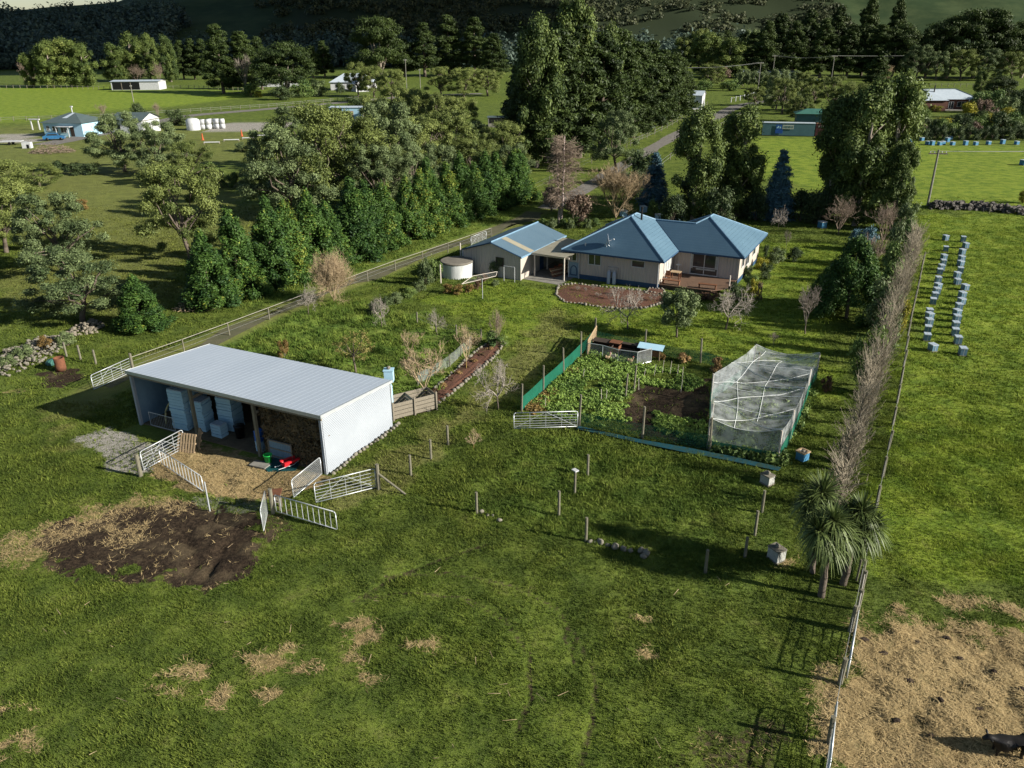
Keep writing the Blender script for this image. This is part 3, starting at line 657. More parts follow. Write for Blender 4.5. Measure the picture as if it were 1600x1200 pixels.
def build_bare():
    def reg(kind, H, W, T, B, tm, bm, scl=1.0):
        v, f = segs_mesh(B, 3); top = v[:, 2].max(); wid = max(np.ptp(v[:, 0]), np.ptp(v[:, 1]))
        t_ = npmesh(kind+'_stem', *segs_mesh(T, 7), tm, None, True); b_ = npmesh(kind+'_branches', v, f, bm)
        BARE.setdefault(kind, []).append((top, wid, b_, t_))
    for v in range(3):
        rs = np.random.RandomState(40+v)
        reg('bare_fruit', 3, 4, *grow_bare(rs, 3.4, .95, .25, 5, 3, .9, .075, .66, .5), M['trunk'], M['twig_white'])
        reg('bare_orchard', 3, 4, *grow_bare(rs, 3.6, .7, .6, 5, 3, .8, .07, .62, .4), M['yellowtrunk'], M['twig_tan'])
        reg('bare_upright', 3, 4, *grow_bare(rs, 4.4, .5, 1.1, 6, 3, .9, .07, .62, .3), M['trunk'], M['twig_grey'])
        reg('bare_pink', 5, 4, *grow_bare(rs, 6, .6, .9, 6, 3, .6, .10, .66, .3), M['trunk'], M['twig_red'])
    MINR[0] = .016; rs = np.random.RandomState(60); reg('bare_big', 9, 8, *grow_bare(rs, 10, .5, .9, 12, 4, .8, .14, .66, .3, 3), M['trunk'], M['twig_tan'])
    rs = np.random.RandomState(61); MINR[0] = .013; reg('tan_bush', 5, 5, *grow_bare(rs, 5.5, .7, .6, 20, 3, .25, .06, .74, .25, 4), M['trunk'], M['twig_tan'])
    for v in range(3):        # fastigiate poplar: many thin upright shoots
        rs = np.random.RandomState(70+v); B = []
        T = []; limb(rs, T, (0, 0, 0), (0, 0, 4.6), .06, .012, 8, .03)
        for i in range(80):
            z = rs.uniform(.25, 4.3); an = rs.uniform(0, 6.28); L_ = rs.uniform(.7, 1.5)*(1-.1*z/4.6); o_ = rs.uniform(.2, .55)
            p = np.array([0, 0, z]); d = np.array([math.cos(an)*o_, math.sin(an)*o_, 1.]); d /= np.linalg.norm(d); c = p
            for k in range(3):
                nx_ = c+d*L_/3; B.append([*c, *nx_, .017-.003*k, .014-.003*k]); c = nx_; d[:2] *= .85; d += rs.normal(size=3)*.08; d /= np.linalg.norm(d)
                for _ in range(2):
                    e2 = d+rs.normal(size=3)*.35; e2[2] += .5; e2 /= np.linalg.norm(e2); B.append([*c, *(c+e2*rs.uniform(.25, .6)), .007, .005])
        reg('poplar', 5, 1.6, T, B, M['trunk'], M['twig_poplar'])
    # birch: white leaning stems with fine red-brown drooping twigs
    rs = np.random.RandomState(80); T = []; B = []
    for dx in (0, .5):
        q = limb(rs, T, (dx, 0, 0), (dx+(-.9 if dx == 0 else .3), .2, 9.4 if dx == 0 else 7), .15, .05, 10, .05)
    for i in range(150):
        z = rs.uniform(1.8, 9); an = rs.uniform(0, 6.28); f = z/9.4; c = np.array([-.9*f, .2*f, z]); L_ = rs.uniform(1.2, 2.6)*(1-.5*f)
        d = np.array([math.cos(an), math.sin(an), .7]); d /= np.linalg.norm(d)
        for k in range(5):
            nx_ = c+d*L_/5; B.append([*c, *nx_, .022-.004*k, .018-.004*k]); c = nx_; d[2] -= .12; d += rs.normal(size=3)*.12; d /= np.linalg.norm(d)
            for _ in range(4):
                e2 = d+rs.normal(size=3)*.6; e2[2] -= .3; e2 /= np.linalg.norm(e2); B.append([*c, *(c+e2*rs.uniform(.3, .9)), .016, .01])
    reg('birch', 9.4, 4, T, B, M['birchbark'], M['twig_red'])
build_bare()

SPEC = {'gum': ('gum_tree', 'tree', 'crown'), 'wattle': ('wattle_tree', 'tree', 'crown'), 'cypress': ('shelter_conifer', 'conifer', 'crown'), 'pine': ('pine_tree', 'pine tree', 'crown'),
        'macrocarpa': ('spreading_conifer', 'tree', 'crown'), 'spruce': ('blue_spruce', 'spruce', 'crown'), 'smalltree': ('lawn_tree', 'tree', 'crown'), 'orchardtree': ('orchard_tree', 'fruit tree', 'crown'),
        'weeping': ('drooping_conifer', 'conifer', 'crown')}
RZ = np.random.RandomState(5)
def plant(kind, P, H, Wd, label, group=None, name=None, cat=None, var=None, lean=None):
    src = KIND.get(kind) or BARE[kind]; var = int(RZ.randint(len(src))) if var is None else var % len(src)
    h0, w0, cm, tm = src[var]
    if name is None: name, cat = SPEC[kind][:2] if kind in SPEC else (('shrub', 'shrub') if 'shrub' in kind or 'bush' in kind else ('bare_tree', 'tree'))
    P = np.array(P, float); P[2] = gz(P[0], P[1])[0]-.03 if P[1] < 130 else -.05
    t = thing(name, label, cat or 'tree', P, RZ.uniform(0, 6.28), group)
    if lean: t.rotation_euler = (lean[0], lean[1], 0)
    sc = (Wd/w0, Wd/w0, H/h0)
    crown = 'foliage' if ('shrub' in kind or kind == 'bluebush') else ('branches' if kind in BARE else 'crown')
    c = place(crown, cm, t); c.scale = sc
    if tm: s_ = place('trunk' if kind not in ('shrub',) else 'stem', tm, t); s_.scale = sc
    return t
def pt(kind, u, v, vt, wpx, label, group=None, ub=None, **kw):
    "plant by survey picture: base pixel, crown top row, crown width in pixels"
    P = G(u, v); H = max(.5, hgt(u, v, vt, ub)); return plant(kind, P, H*1.0, wpx/pxm(P), label, group, **kw)
ORD = ['first', 'second', 'third', 'fourth', 'fifth', 'sixth', 'seventh', 'eighth', 'ninth', 'tenth', 'eleventh', 'twelfth', 'thirteenth', 'fourteenth', 'fifteenth', 'sixteenth', 'seventeenth', 'eighteenth', 'nineteenth', 'twentieth', 'twenty-first', 'twenty-second', 'twenty-third', 'twenty-fourth', 'twenty-fifth', 'twenty-sixth', 'twenty-seventh', 'twenty-eighth', 'twenty-ninth', 'thirtieth']
# ------------------------------------------------------------------ farm shed
sh = thing('farm_shed', 'long open-fronted farm shed with pale metal roof and white corrugated end wall', 'shed', (SHO[0], SHO[1], 0), SHA)
SL, SD, h1, h2 = 14.6, 6.47, 3.72, 3.12
m = MB(); m.poly([(-.12, -.2, h1+.02), (SL+.12, -.2, h1+.02), (SL+.12, SD+.15, h2), (-.12, SD+.15, h2)]); m.poly([(-.12, -.2, h1-.05), (-.12, SD+.15, h2-.07), (SL+.12, SD+.15, h2-.07), (SL+.12, -.2, h1-.05)])
for i in range(38):
    x = .12+i*(SL-.24)/37; m.poly([(x-.03, -.2, h1+.022), (x, -.2, h1+.03), (x, SD+.15, h2+.01), (x-.03, SD+.15, h2+.002)]); m.poly([(x, -.2, h1+.03), (x+.03, -.2, h1+.022), (x+.03, SD+.15, h2+.002), (x, SD+.15, h2+.01)])
rf = m.out('roof', M['steelroof'], sh)
fl = MB().bx(-.14, -.235, h1-.16, SL+.14, -.205, h1+.05); fl.bx(SL+.125, -.2, h1-.14, SL+.155, -.17, h1+.04)
fl.poly([(SL+.14, -.2, h1+.05), (SL+.14, SD+.15, h2+.03), (SL+.14, SD+.15, h2-.14), (SL+.14, -.2, h1-.14)]); fl.poly([(SL+.04, -.2, h1+.052), (SL+.04, SD+.15, h2+.032), (SL+.14, SD+.15, h2+.032), (SL+.14, -.2, h1+.052)])
fl.poly([(-.14, -.2, h1+.05), (-.14, -.2, h1-.14), (-.14, SD+.15, h2-.14), (-.14, SD+.15, h2+.03)]); fl.out('flashing', M['galv'], rf)
def wall4(x, mo, mi):
    a_ = MB().poly([(x, 0, 0), (x, SD, 0), (x, SD, h2-.08), (x, 0, h1-.08)] if x > 1 else [(x, 0, 0), (x, 0, h1-.08), (x, SD, h2-.08), (x, SD, 0)])
    return a_
m = MB(); npz = 74
for i in range(npz):
    z0, z1 = i*(h1-.08)/npz, (i+1)*(h1-.08)/npz; d0 = .014*(i % 2); d1 = .014*((i+1) % 2); ye = lambda z: SD if z <= h2-.08 else max(0.02, SD*(h1-.08-z)/(h1-h2))
    m.poly([(SL+d0, 0, z0), (SL+d0, ye(z0), z0), (SL+d1, ye(z1), z1), (SL+d1, 0, z1)])
m.out('side_wall', M['steelwall'], sh); wall4(0, 0, 0).out('side_wall', M['steelwall'], sh)
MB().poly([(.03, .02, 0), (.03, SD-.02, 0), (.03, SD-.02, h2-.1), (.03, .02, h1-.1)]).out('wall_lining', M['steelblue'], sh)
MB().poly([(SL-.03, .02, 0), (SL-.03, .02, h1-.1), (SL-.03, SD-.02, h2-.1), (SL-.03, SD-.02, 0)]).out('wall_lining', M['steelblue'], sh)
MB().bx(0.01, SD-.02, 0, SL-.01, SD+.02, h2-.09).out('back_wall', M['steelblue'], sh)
for x in (0.02, 4.87, 9.73, SL-.1):
    MB().bx(x-.08, -.08, 0, x+.08, .1, h1-.1).out('post', M['steelwall'] if x in (.02, SL-.1) else M['post'], sh)
m = MB()
for x in (4.87, 9.73): m.bx(x-.07, 3.1, 0, x+.07, 3.25, h2-.0); m.bx(x-.03, .1, h2-.42, x+.03, SD-.1, h2-.25)
for x in (.2, SL-.25): m.bx(x-.07, 3.1, 0, x+.07, 3.25, 3.2)
m.out('inner_frame', M['timber'], sh)
MB().bx(-.1, -.17, h1-.3, SL+.1, -.09, h1-.06).out('beam', M['timber'], sh)
MB().bx(.06, .1, .0, SL-.06, SD-.05, .035).out('floor', M['concretefloor'], sh)
def T_shed(x, y): c, s = math.cos(SHA), math.sin(SHA); return (SHO[0]+x*c-y*s, SHO[1]+x*s+y*c)
def inshed(name, label, cat, x, y, rz=0, z=0.04, group=None):
    X = T_shed(x, y); return thing(name, label, cat, (X[0], X[1], z), SHA+rz, group)
# hay stack filling the right bay: bales
rs = random.Random(4)
hb = inshed('hay_bale_stack', 'tall brown stack of hay filling the right bay of the open shed', 'hay', 0, 0)
m = MB(); x = 9.95; m.bx(9.95, .75, 0, SL-.25, SD-.4, 3.05)
for r in range(8):
    x = 9.87
    while x < SL-.3:
        L_ = rs.uniform(.7, 1.1); e_ = min(x+L_, SL-.16)
        m.bx(x+.01, .34+rs.uniform(-.06, .08), r*.39+.01, e_-.01, .9, r*.39+.385+rs.uniform(-.01, .01)); x += L_
m.out('bales', M['hay'], hb)
hv = leaves(np.random.RandomState(4), [(x_, .38, z_) for x_ in np.linspace(10.1, 14.05, 12) for z_ in np.linspace(.1, 3., 9)], [(.35, .1, .25)]*108, 45, .11, elong=2.5, flat=.5)
LM['hay'] = leafmat('loose_hay', (.06, .045, .025), (.22, .16, .08), .1)
place('loose_hay', npmesh('loose_hay', hv[0], hv[1], LM['hay'], {'tint': ('FACE', hv[2])}), hb)
m = MB().bx(10.35, -.02, .02, 12.0, .03, 1.15); b = inshed('sheet_hurdle', 'pale corrugated sheet leaning on the hay stack behind the green bucket', 'metal sheet', 0, .18)
m.out('sheet', M['steelblue'], b)
m = MB()
for z in (.1, .6, 1.1): m.bx(10.3, -.06, z, 12.05, -.025, z+.07)
m.bx(10.3, -.06, .02, 10.37, -.026, 1.2); m.bx(11.98, -.06, .02, 12.05, -.026, 1.2); m.out('frame', M['timber'], b)
# box towers
def tower(label, x, y, w_, d_, n, h, rz, gr, mt='bluewhite', lids=True):
    t = inshed('box_stack', label, 'box stack', x, y, rz, group=gr)
    for k in range(n):
        jx, jy = rs.uniform(-.03, .03), rs.uniform(-.03, .03); MB().bx(-w_/2+jx, -d_/2+jy, k*h+.028, w_/2+jx, d_/2+jy, (k+1)*h).bx(-w_/2+jx+.03, -d_/2+jy+.03, k*h, w_/2+jx-.03, d_/2+jy-.03, k*h+.028).out('box', M[mt], t)
    m = MB()
    for i in range(5): m.bx(-w_/2+.02+i*w_/5, -d_/2+.03, n*h+.001, -w_/2+.02+(i+.72)*w_/5, d_/2-.03, n*h+.06)
    m.out('frames', M['hivelid'], t); return t
tower('tall pale blue stack of hive boxes at the left, nearest the shed opening', 2.9, .95, 1.15, 1.0, 13, .205, .08, 'hive box stacks in the shed')
tower('tall pale blue box stack behind the left front one, near the wall', 2.55, 2.2, 1.2, 1.05, 12, .205, .05, 'hive box stacks in the shed')
tower('shorter white-blue box stack just left of the shed middle post', 4.15, 1.25, .85, .9, 10, .2, .12, 'hive box stacks in the shed')
tower('pale box stack just right of the shed middle post, stone-like top', 5.6, 2.1, 1.1, 1.0, 11, .2, .1, 'hive box stacks in the shed')
tower('low pale box stack in front of the shelf rack', 5.7, .95, .8, .6, 4, .2, .0, 'hive box stacks in the shed')
t = inshed('shelf_rack', 'dark shelf rack with pale bottles at the back of the shed middle bay', 'shelves', 6.6, 4.2)
m = MB()
for z in (.1, .9, 1.7, 2.4): m.bx(0, 0, z, 2.8, .6, z+.05)
for x in (0, 1.4, 2.75): m.bx(x, .0, 0, x+.05, .05, 2.6); m.bx(x, .55, 0, x+.05, .6, 2.6)
m.out('frame', M['darkwood'], t)
for i, (x, z) in enumerate([(.3, .95), (1.0, 1.75), (1.7, .95), (.2, 2.45), (2.3, 1.75), (1.75, 2.45)]):
    j = inshed('demijohn', ['pale round bottle low on the rack, left', 'pale bottle on the rack upper shelf, centre', 'pale bottle low on the rack, centre right', 'pale jug on the rack top, left', 'pale bottle on the rack upper shelf, right', 'pale jug on the rack top, right'][i], 'bottle', 6.6+x+.2, 4.2+.3, z=z+.04, group='bottles on the shelf rack')
    MB().lathe([(.0, 0), (.17, .01), (.18, .3), (.12, .42), (.05, .46)], 12).out('body', M['bluewhite'], j, True); MB().lathe([(.052, .455), (.052, .52), (0, .52)], 10).out('cap', M['white'], j)
t = inshed('bin', 'black round bin at the edge of the sunlit straw in the shed', 'bin', 7.0, 1.3); MB().lathe([(0, 0), (.26, 0), (.32, .75), (.34, .76), (.34, .8), (.0, .84)], 18).out('body', M['black'], t, True); MB().tube((-.1, 0, .86), (.1, 0, .86), .02).out('handle', M['black'], t)
t = inshed('hose', 'thick cream hose looping down beside the left box stack', 'hose', 1.6, .55)
MB().path([(0.0, 0, .1), (.05, 0, .5), (.15, 0, .95), (.35, .05, 1.35), (.6, .1, 1.65), (.85, .2, 1.75)], .055, 8).out('tube', M['yellowhose'], t, True)
for i, (x, y, nx_) in enumerate([(.5, .2, 0)]):
    t = inshed('wire_hurdle', 'small wire hurdle standing in front of the box stacks', 'hurdle', .75, .12)
    m = MB().path([(0, 0, .05), (0, 0, .95), (2.1, 0, .95), (2.1, 0, .05), (0, 0, .05)], .02); m.out('frame', M['galv'], t)
    m = MB(); [m.tube((.15*k, 0, .05), (.15*k, 0, .95), .006, n=4) for k in range(1, 14)]; m.out('bars', M['galv'], t)
t = inshed('water_bottle_stack', 'bright blue crate stack standing against the middle hay post', 'crates', 9.35, .55)
for k in range(4): MB().bx(-.22, -.22, k*.34+.01, .22, .22, k*.34+.31).bx(-.24, -.24, k*.34+.27, .24, .24, k*.34+.315).out('crate', M['bluep'] if k > 1 else M['bluewhite'], t)
t = inshed('water_barrel', 'blue barrel beneath the bright blue crates by the hay', 'barrel', 9.3, 1.25); MB().lathe([(0, 0), (.27, 0), (.29, .2), (.3, .45), (.29, .8), (.25, .9), (0, .92)], 16).out('body', M['bluep'], t, True); MB().lathe([(.05, .9), (.05, .96), (0, .96)], 8).out('cap', M['white'], t)
# pallets
def pallet(label, u, v, rz, tilt, L_=1.2, n=7):
    P = G(u, v); t = thing('wooden_pallet', label, 'pallet', (P[0], P[1], .03), rz, 'pallets leaning at the shed gate'); t.rotation_euler = (tilt, 0, rz)
    for k in range(n): x = -L_/2+k*(L_-.1)/(n-1); MB().bx(x, -.018, 0.0, x+.1, 0, 1.15).out('board', M['palewood'], t)
    for z in (.02, .53, 1.03): MB().bx(-L_/2, .003, z, L_/2, .08, z+.1).out('bearer', M['palewood'], t)
    return t
pallet('pale wooden pallet with open slats leaning on the shed gate', 290, 708, -.25, -.42); pallet('narrow pale pallet standing steeper, right of the slatted pallet', 309, 700, -1.0, -.3, .7, 4)
t = thing('green_bucket', 'bright green bucket on the dark tarpaulin by the hay', 'bucket', G(420, 724)+[0, 0, .04])
MB().lathe([(0, .01), (.17, 0), (.24, .5), (.26, .5), (.26, .54), (.225, .54), (.16, .05), (0, .05)], 20).out('body', M['green'], t, True)
MB().path([(-.25, 0, .52), (-.2, -.12, .42), (0, -.2, .36), (.2, -.12, .42), (.25, 0, .52)], .008, 5).out('handle', M['galv'], t)
m = MB(); n = 14; P0 = pxpoly([(408, 722), (440, 714), (470, 722), (462, 736), (418, 738)]); c0 = P0.mean(0)
t = place('tarpaulin', m.poly([(p[0], p[1], .045) for p in P0]).prism([tuple(p) for p in P0], .02, .05).mesh('tarpaulin', M['tarp'])); tag(t, 'dark teal tarpaulin spread under the red wheelbarrow', 'tarpaulin')
# red barrow
P = G(452, 728); t = thing('wheelbarrow', 'red plastic wheelbarrow tipped on its side with pale frame', 'wheelbarrow', (P[0], P[1], .08), .75)
tr = MB(); tr.poly([(-.42, -.3, .1), (.42, -.22, .16), (.42, .05, .12), (-.42, .0, .06)]); tr.poly([(-.42, -.3, .1), (-.42, -.34, .36), (.46, -.28, .40), (.42, -.22, .16)]); tr.poly([(-.42, 0, .06), (.42, .05, .12), (.46, .12, .38), (-.42, .1, .32)]); tr.poly([(-.42, -.3, .1), (-.42, 0, .06), (-.42, .1, .32), (-.42, -.34, .36)])
tr.out('tray', M['red'], t); MB().bx(-.45, -.42, .3, .5, -.28, .40).bx(-.45, .06, .3, .5, .18, .38).out('rim', M['red'], t)
MB().path([(-.8, -.3, .12), (.1, -.3, .07), (.6, -.1, .1), (.1, .12, .05), (-.8, .15, .1)], .02).out('frame', M['galv'], t)
MB().lathe([(0, -.04), (.17, -.04), (.19, 0), (.17, .04), (0, .04)], 14).out('wheel', M['black'], t, True).location = (.68, -.08, .14)
P = G(460, 718); t = thing('cloth_bundle', 'purple and white cloth bundle at the barrow end', 'cloth', (P[0], P[1], .12)); MB().blob((0, 0, .16), (.25, .2, .17), 10, 6, .25, random.Random(3)).out('purple_cloth', M['purple'], t, True); MB().blob((.1, -.12, .2), (.12, .1, .1), 8, 5, .2, random.Random(5)).out('white_cloth', M['white'], t, True)
t = thing('concrete_slab', 'pale concrete slab at the edge of the tarpaulin', 'slab', G(408, 728)+[0, 0, .02], -.4); MB().bx(-.6, -.3, 0, .5, .3, .09).out('slab', M['concrete'], t)
# behind the shed: corrugated water tank with blue box
P = G(592, 652); t = thing('water_tank', 'blue-white ribbed water tank at the back corner of the shed', 'water tank', (T_shed(13.0, SD+1.05)[0], T_shed(13.0, SD+1.05)[1], 0)); t.scale = (.62, .62, .86)

prof = [(1.35, 0)]
for k in range(12): prof += [(1.35, k*.2+.02), (1.40, k*.2+.1), (1.35, k*.2+.18)]
prof += [(1.3, 2.42), (.7, 2.75), (0, 2.85)]
MB().lathe(prof, 28).out('tank', M['bluewhite'], t, True)
P = T_shed(13.9, SD+1.0); t = thing('blue_nest_box', 'small pale blue box with a stone on top standing by the water tank', 'box', (P[0], P[1], 0)); MB().bx(-.05, -.05, 0, .05, .05, 2.6).out('pole', M['timber'], t); MB().bx(-.28, -.25, 2.6, .28, .25, 3.35).bx(-.32, -.29, 3.35, .32, .29, 3.4).out('box', M['bluewhite'], t); MB().blob((0, 0, 3.5), (.14, .12, .12)).out('stone', M['stone'], t)
# compost bays
P1 = G(614, 658); t = thing('compost_bay', 'grey timber slatted compost bays beside the shed back corner', 'compost bin', (P1[0], P1[1], 0), SHA+math.radians(58))
for (x0, x1, y) in ((0, 3.1, 0), (0, 3.1, 1.3)):
    m = MB(); [m.bx(x0, y, .1+k*.27, x1, y+.035, .33+k*.27) for k in range(4)]; m.out('side_boards', M['timber'], t)
for x in (0, 1.5, 3.08):
    m = MB(); [m.bx(x, .05, .1+k*.27, x+.035, 1.29, .33+k*.27) for k in range(4)]; m.out('cross_boards', M['timber'], t)
for x in (.0, 1.5, 3.05): MB().bx(x, -.09, 0, x+.1, -.01, 1.3).out('corner_post', M['timber'], t)
MB().bx(.05, .05, 0, 3.0, 1.28, .45).out('compost', M['soil'], t)

# ------------------------------------------------------------------ gates
def gate(label, p, q, h, style='bars', z0=.08, z0b=None, group='metal farm gates around the shed yard', name='metal_gate', r=.028, lean=0):
    p = np.array(p, float); q = np.array(q, float); L_ = float(np.hypot(*(q-p)[:2])); rz = math.atan2(q[1]-p[1], q[0]-p[0])
    t = thing(name, label, 'gate', (p[0], p[1], 0), rz, group)
    if lean: t.rotation_euler = (lean, 0, rz)
    z1 = z0+h; c = .12
    fr = [(0, 0, z0), (0, 0, z1-c), (c*.3, 0, z1-c*.3), (c, 0, z1), (L_-c, 0, z1), (L_-c*.3, 0, z1-c*.3), (L_, 0, z1-c), (L_, 0, z0), (0, 0, z0)]
    MB().path(fr, r, 6).out('frame', M['galv'], t, True)
    if style == 'bars':
        m = MB(); [m.tube((0, 0, z0+h*f), (L_, 0, z0+h*f), r*.5, n=5) for f in (.14, .29, .45, .62, .80)]; m.out('rails', M['galv'], t)
        m = MB(); [m.tube((L_*f, 0, z0), (L_*f, 0, z1), r*.5, n=5) for f in (.25, .5, .75)]; m.tube((0, 0, z0), (L_*.5, 0, z1), r*.45, n=5); m.tube((L_*.5, 0, z1), (L_, 0, z0), r*.45, n=5); m.out('braces', M['galv'], t)
    elif style == 'ladder':
        m = MB(); k = int(L_/.34); [m.tube((L_*i/k, 0, z0), (L_*i/k, 0, z1), r*.75, n=5) for i in range(1, k)]; m.out('uprights', M['galv'], t)
    elif style == 'mesh':
        m = MB(); k = int(L_/.09); [m.tube((L_*i/k, 0, z0), (L_*i/k, 0, z1), .007, n=3) for i in range(1, k)]; [m.tube((0, 0, z0+h*i/10), (L_, 0, z0+h*i/10), .006, n=3) for i in range(1, 10)]; m.out('wire_mesh', M['galv'], t)
    elif style == 'sheet':
        MB().bx(.03, -.012, z0+.03, L_-.03, .012, z1-.03).out('panel', M['mesh'], t)
    return t
def g2(u, v): return G(u, v)[:2]
gate('long metal gate at the far left corner of the shed, standing open', g2(147, 610), g2(207, 582), 1.05)
gate('metal gate leaning near the pallets at the shed front left', g2(225, 736), g2(290, 700), 1.15)
gate('white ladder-barred hurdle running from the pallets to the thin pole', g2(253, 726), g2(319, 770), .95, 'ladder')
gate('fine mesh gate swung in against the shed front right corner', g2(459, 779), g2(503, 742), 1.05, 'mesh')
gate('long white-framed metal gate below the shed corner, closed to the brace post', g2(494, 787), g2(588, 763), 1.15)
gate('white ladder-barred gate lying open in the grass below the red-topped stand', g2(432, 801), g2(527, 829), 1.0, 'ladder')
gate('narrow pale sheet gate seen edge-on by the muddy patch', g2(412, 832), g2(419, 800), 1.25, 'sheet', r=.022)
gate('metal gate at the vegetable garden entrance left of the shade cloth', g2(803, 671), g2(902, 668), 1.05, group='metal farm gates by the garden', lean=0)
gate('wire gate in the boundary fence right of the cabbage trees', g2(1322, 1062), g2(1335, 985), 1.0, group='metal farm gates on the boundary')
gate('wire gate in the boundary fence at the bottom edge of the straw', g2(1290, 1225), g2(1301, 1130), 1.0, group='metal farm gates on the boundary')
gate('rusty-hinged metal gate beside the driveway near the garage', g2(736, 385), g2(760, 375), 1.0, group='metal farm gates by the driveway')
P = G(433, 795); t = thing('timber_stand', 'rough timber feeding stand with square red-brown lid by the gate', 'stand', (P[0], P[1], 0), .1)
for dx, dy in ((-.2, -.2), (.2, -.2), (.2, .2), (-.2, .2)): MB().bx(dx-.035, dy-.035, 0, dx+.035, dy+.035, .95).out('leg', M['timber'], t)
MB().bx(-.24, -.24, .5, .24, .24, .55).bx(-.22, -.22, .72, .22, .22, .93).out('shelf', M['timber'], t); MB().bx(-.33, -.33, .97, .33, .33, 1.02).out('lid', M['rust'], t)

# ------------------------------------------------------------------ posts
def post(label, u, v, h, r=.07, mt='post', group='wooden posts standing in the rough grass', tilt=None, cap=False, brace=None, name='wooden_post'):
    P = G(u, v); P[2] = gz(P[0], P[1])[0]-.1; t = thing(name, label, 'post', P, RZ.uniform(0, 3), group)
    if tilt: t.rotation_euler = (tilt[0], tilt[1], 0)
    MB().tube((0, 0, 0), (0, 0, h+.1), r, r*.93, 9).out('post', M[mt], t, False)
    if cap: MB().bx(-.15, -.12, h+.1, .17, .12, h+.16).out('cap', M['white'], t)
    if brace is not None:
        B = G(*brace); d = Matrix.Rotation(-t.rotation_euler.z, 3, 'Z') @ Vector((B[0]-P[0], B[1]-P[1], 0)); MB().tube((0, 0, h*.72), (d.x, d.y, .1), .06, n=7).out('brace', M[mt], t)
    return t
FREE = [(700, 695, 665, 'wooden post furthest back in the row right of the shed end wall'), (673.5, 717, 687, 'wooden post second back in the row right of the shed end wall'), (642, 743, 711, 'wooden post third in the row, nearest the long gate'),
        (745, 802, 769, 'wooden post with pale stones at its foot, left of the meadow'), (873, 805, 768, 'lone wooden post above the dark tree shadow'), (915.5, 846, 810, 'wooden post at the left end of the row of stones'), (1102, 895, 859, 'wooden post at the right end of the dark tree shadow'),
        (918, 743, 711, 'wooden post just behind the white-capped post'), (1190, 802, 768, 'furthest of the three posts left of the cabbage trees'), (1179, 837, 799, 'middle of the three posts left of the cabbage trees'), (1164, 870, 839, 'nearest of the three posts left of the cabbage trees')]
for u, v, vt, lab in FREE: post(lab, u, v, hgt(u, v, vt), .075)
post('wooden post topped with a small white cap', 898, 771, hgt(898, 771, 736), .065, cap=True)
post('thick gate post with a diagonal brace at the meadow corner', 592, 765, 1.55, .11, brace=(634, 773), group='gate posts')
post('pale gate post at the shed yard, left of the leaning gate', 220, 744, 1.4, .12, group='gate posts'); post('weathered gate post left of the red-topped stand', 427, 802, 1.45, .11, group='gate posts')
post('thin pale metal pole at the end of the ladder hurdle', 328, 799, 1.75, .04, 'galv', 'gate posts', name='metal_pole')
post('gate post at the far left corner behind the shed', 209, 582, 1.5, .1, group='gate posts')
for i, (u, v) in enumerate([(104, 556), (126, 561), (150, 568)]): post(['left', 'middle', 'right'][i]+' one of the three pale posts near the stone pile', u, v, 1.15, .08, 'post', 'pale posts near the stone pile')

# fences: posts as parts, wires/cloth as parts
def wobble(i): return .03*math.sin(i*2.3)
def fence(label, P, n, h, r=.05, wires=(), cloth=None, rail=None, group=None, mt='post', zc=(.05, .95), name='post_and_wire_fence', cat='fence', wr=.008):
    P = np.array(P, float); seg = np.r_[0, np.cumsum(np.hypot(*np.diff(P, axis=0).T))]
    t = thing(name, label, cat, (P[0][0], P[0][1], 0), 0, group); o0 = P[0]
    s_ = np.linspace(0, seg[-1], n); X = np.interp(s_, seg, P[:, 0])-o0[0]; Y = np.interp(s_, seg, P[:, 1])-o0[1]; Zg = gz(X+o0[0], Y+o0[1]) if Y.max()+o0[1] < 140 else X*0
    pm = MB().tube((0, 0, -.1), (0, 0, h), r, r*.93, 7).mesh('fence_post', M[mt])
    for i in range(n): q = place('post', pm, t, (X[i], Y[i], Zg[i])); q.rotation_euler = (wobble(i), wobble(i+1), i)
    for z in wires:
        m = MB(); m.path([(X[i], Y[i], Zg[i]+z) for i in range(n)], wr, 4); m.out('wire', M['wire'], t)
    if rail: m = MB(); m.path([(X[i], Y[i], Zg[i]+rail) for i in range(n)], .022, 6); m.out('rail', M['white' if mt == 'white' else 'rail'], t)
    if cloth:
        m = MB()
        for i in range(n-1):
            k = 6
            for j in range(k):
                f0, f1 = j/k, (j+1)/k; a0 = .05*math.sin(f0*math.pi); a1 = .05*math.sin(f1*math.pi)
                q0 = (X[i]+(X[i+1]-X[i])*f0, Y[i]+(Y[i+1]-Y[i])*f0+.06); q1 = (X[i]+(X[i+1]-X[i])*f1, Y[i]+(Y[i+1]-Y[i])*f1+.06); g = (Zg[i]+Zg[i+1])/2
                m.poly([(q0[0], q0[1], g+zc[0]), (q1[0], q1[1], g+zc[0]), (q1[0], q1[1], g+zc[1]-a1), (q0[0], q0[1], g+zc[1]-a0)])
        m.out('cloth', M[cloth], t)
    return t
fence('long fence with a single pale top rail along the muddy driveway', pxpoly([(208, 580), (315, 541), (400, 508), (500, 469), (607, 427), (722, 387), (768, 370)]), 12, 1.12, .055, wires=(.4, .75), rail=1.08)
fence('green shade cloth fence down the left side of the vegetable garden', pxpoly([(815, 645), (845, 616), (874, 590), (903, 562), (929, 533)]), 5, 2.0, .07, cloth='shade', zc=(.1, 1.05), name='shade_cloth_fence')
fence('thin green cloth fence behind the poultry pen and garden', pxpoly([(929, 533), (1008, 551), (1091, 566), (1182, 590)]), 4, 1.95, .075, cloth='shadethin', zc=(.05, .95), name='shade_cloth_fence')
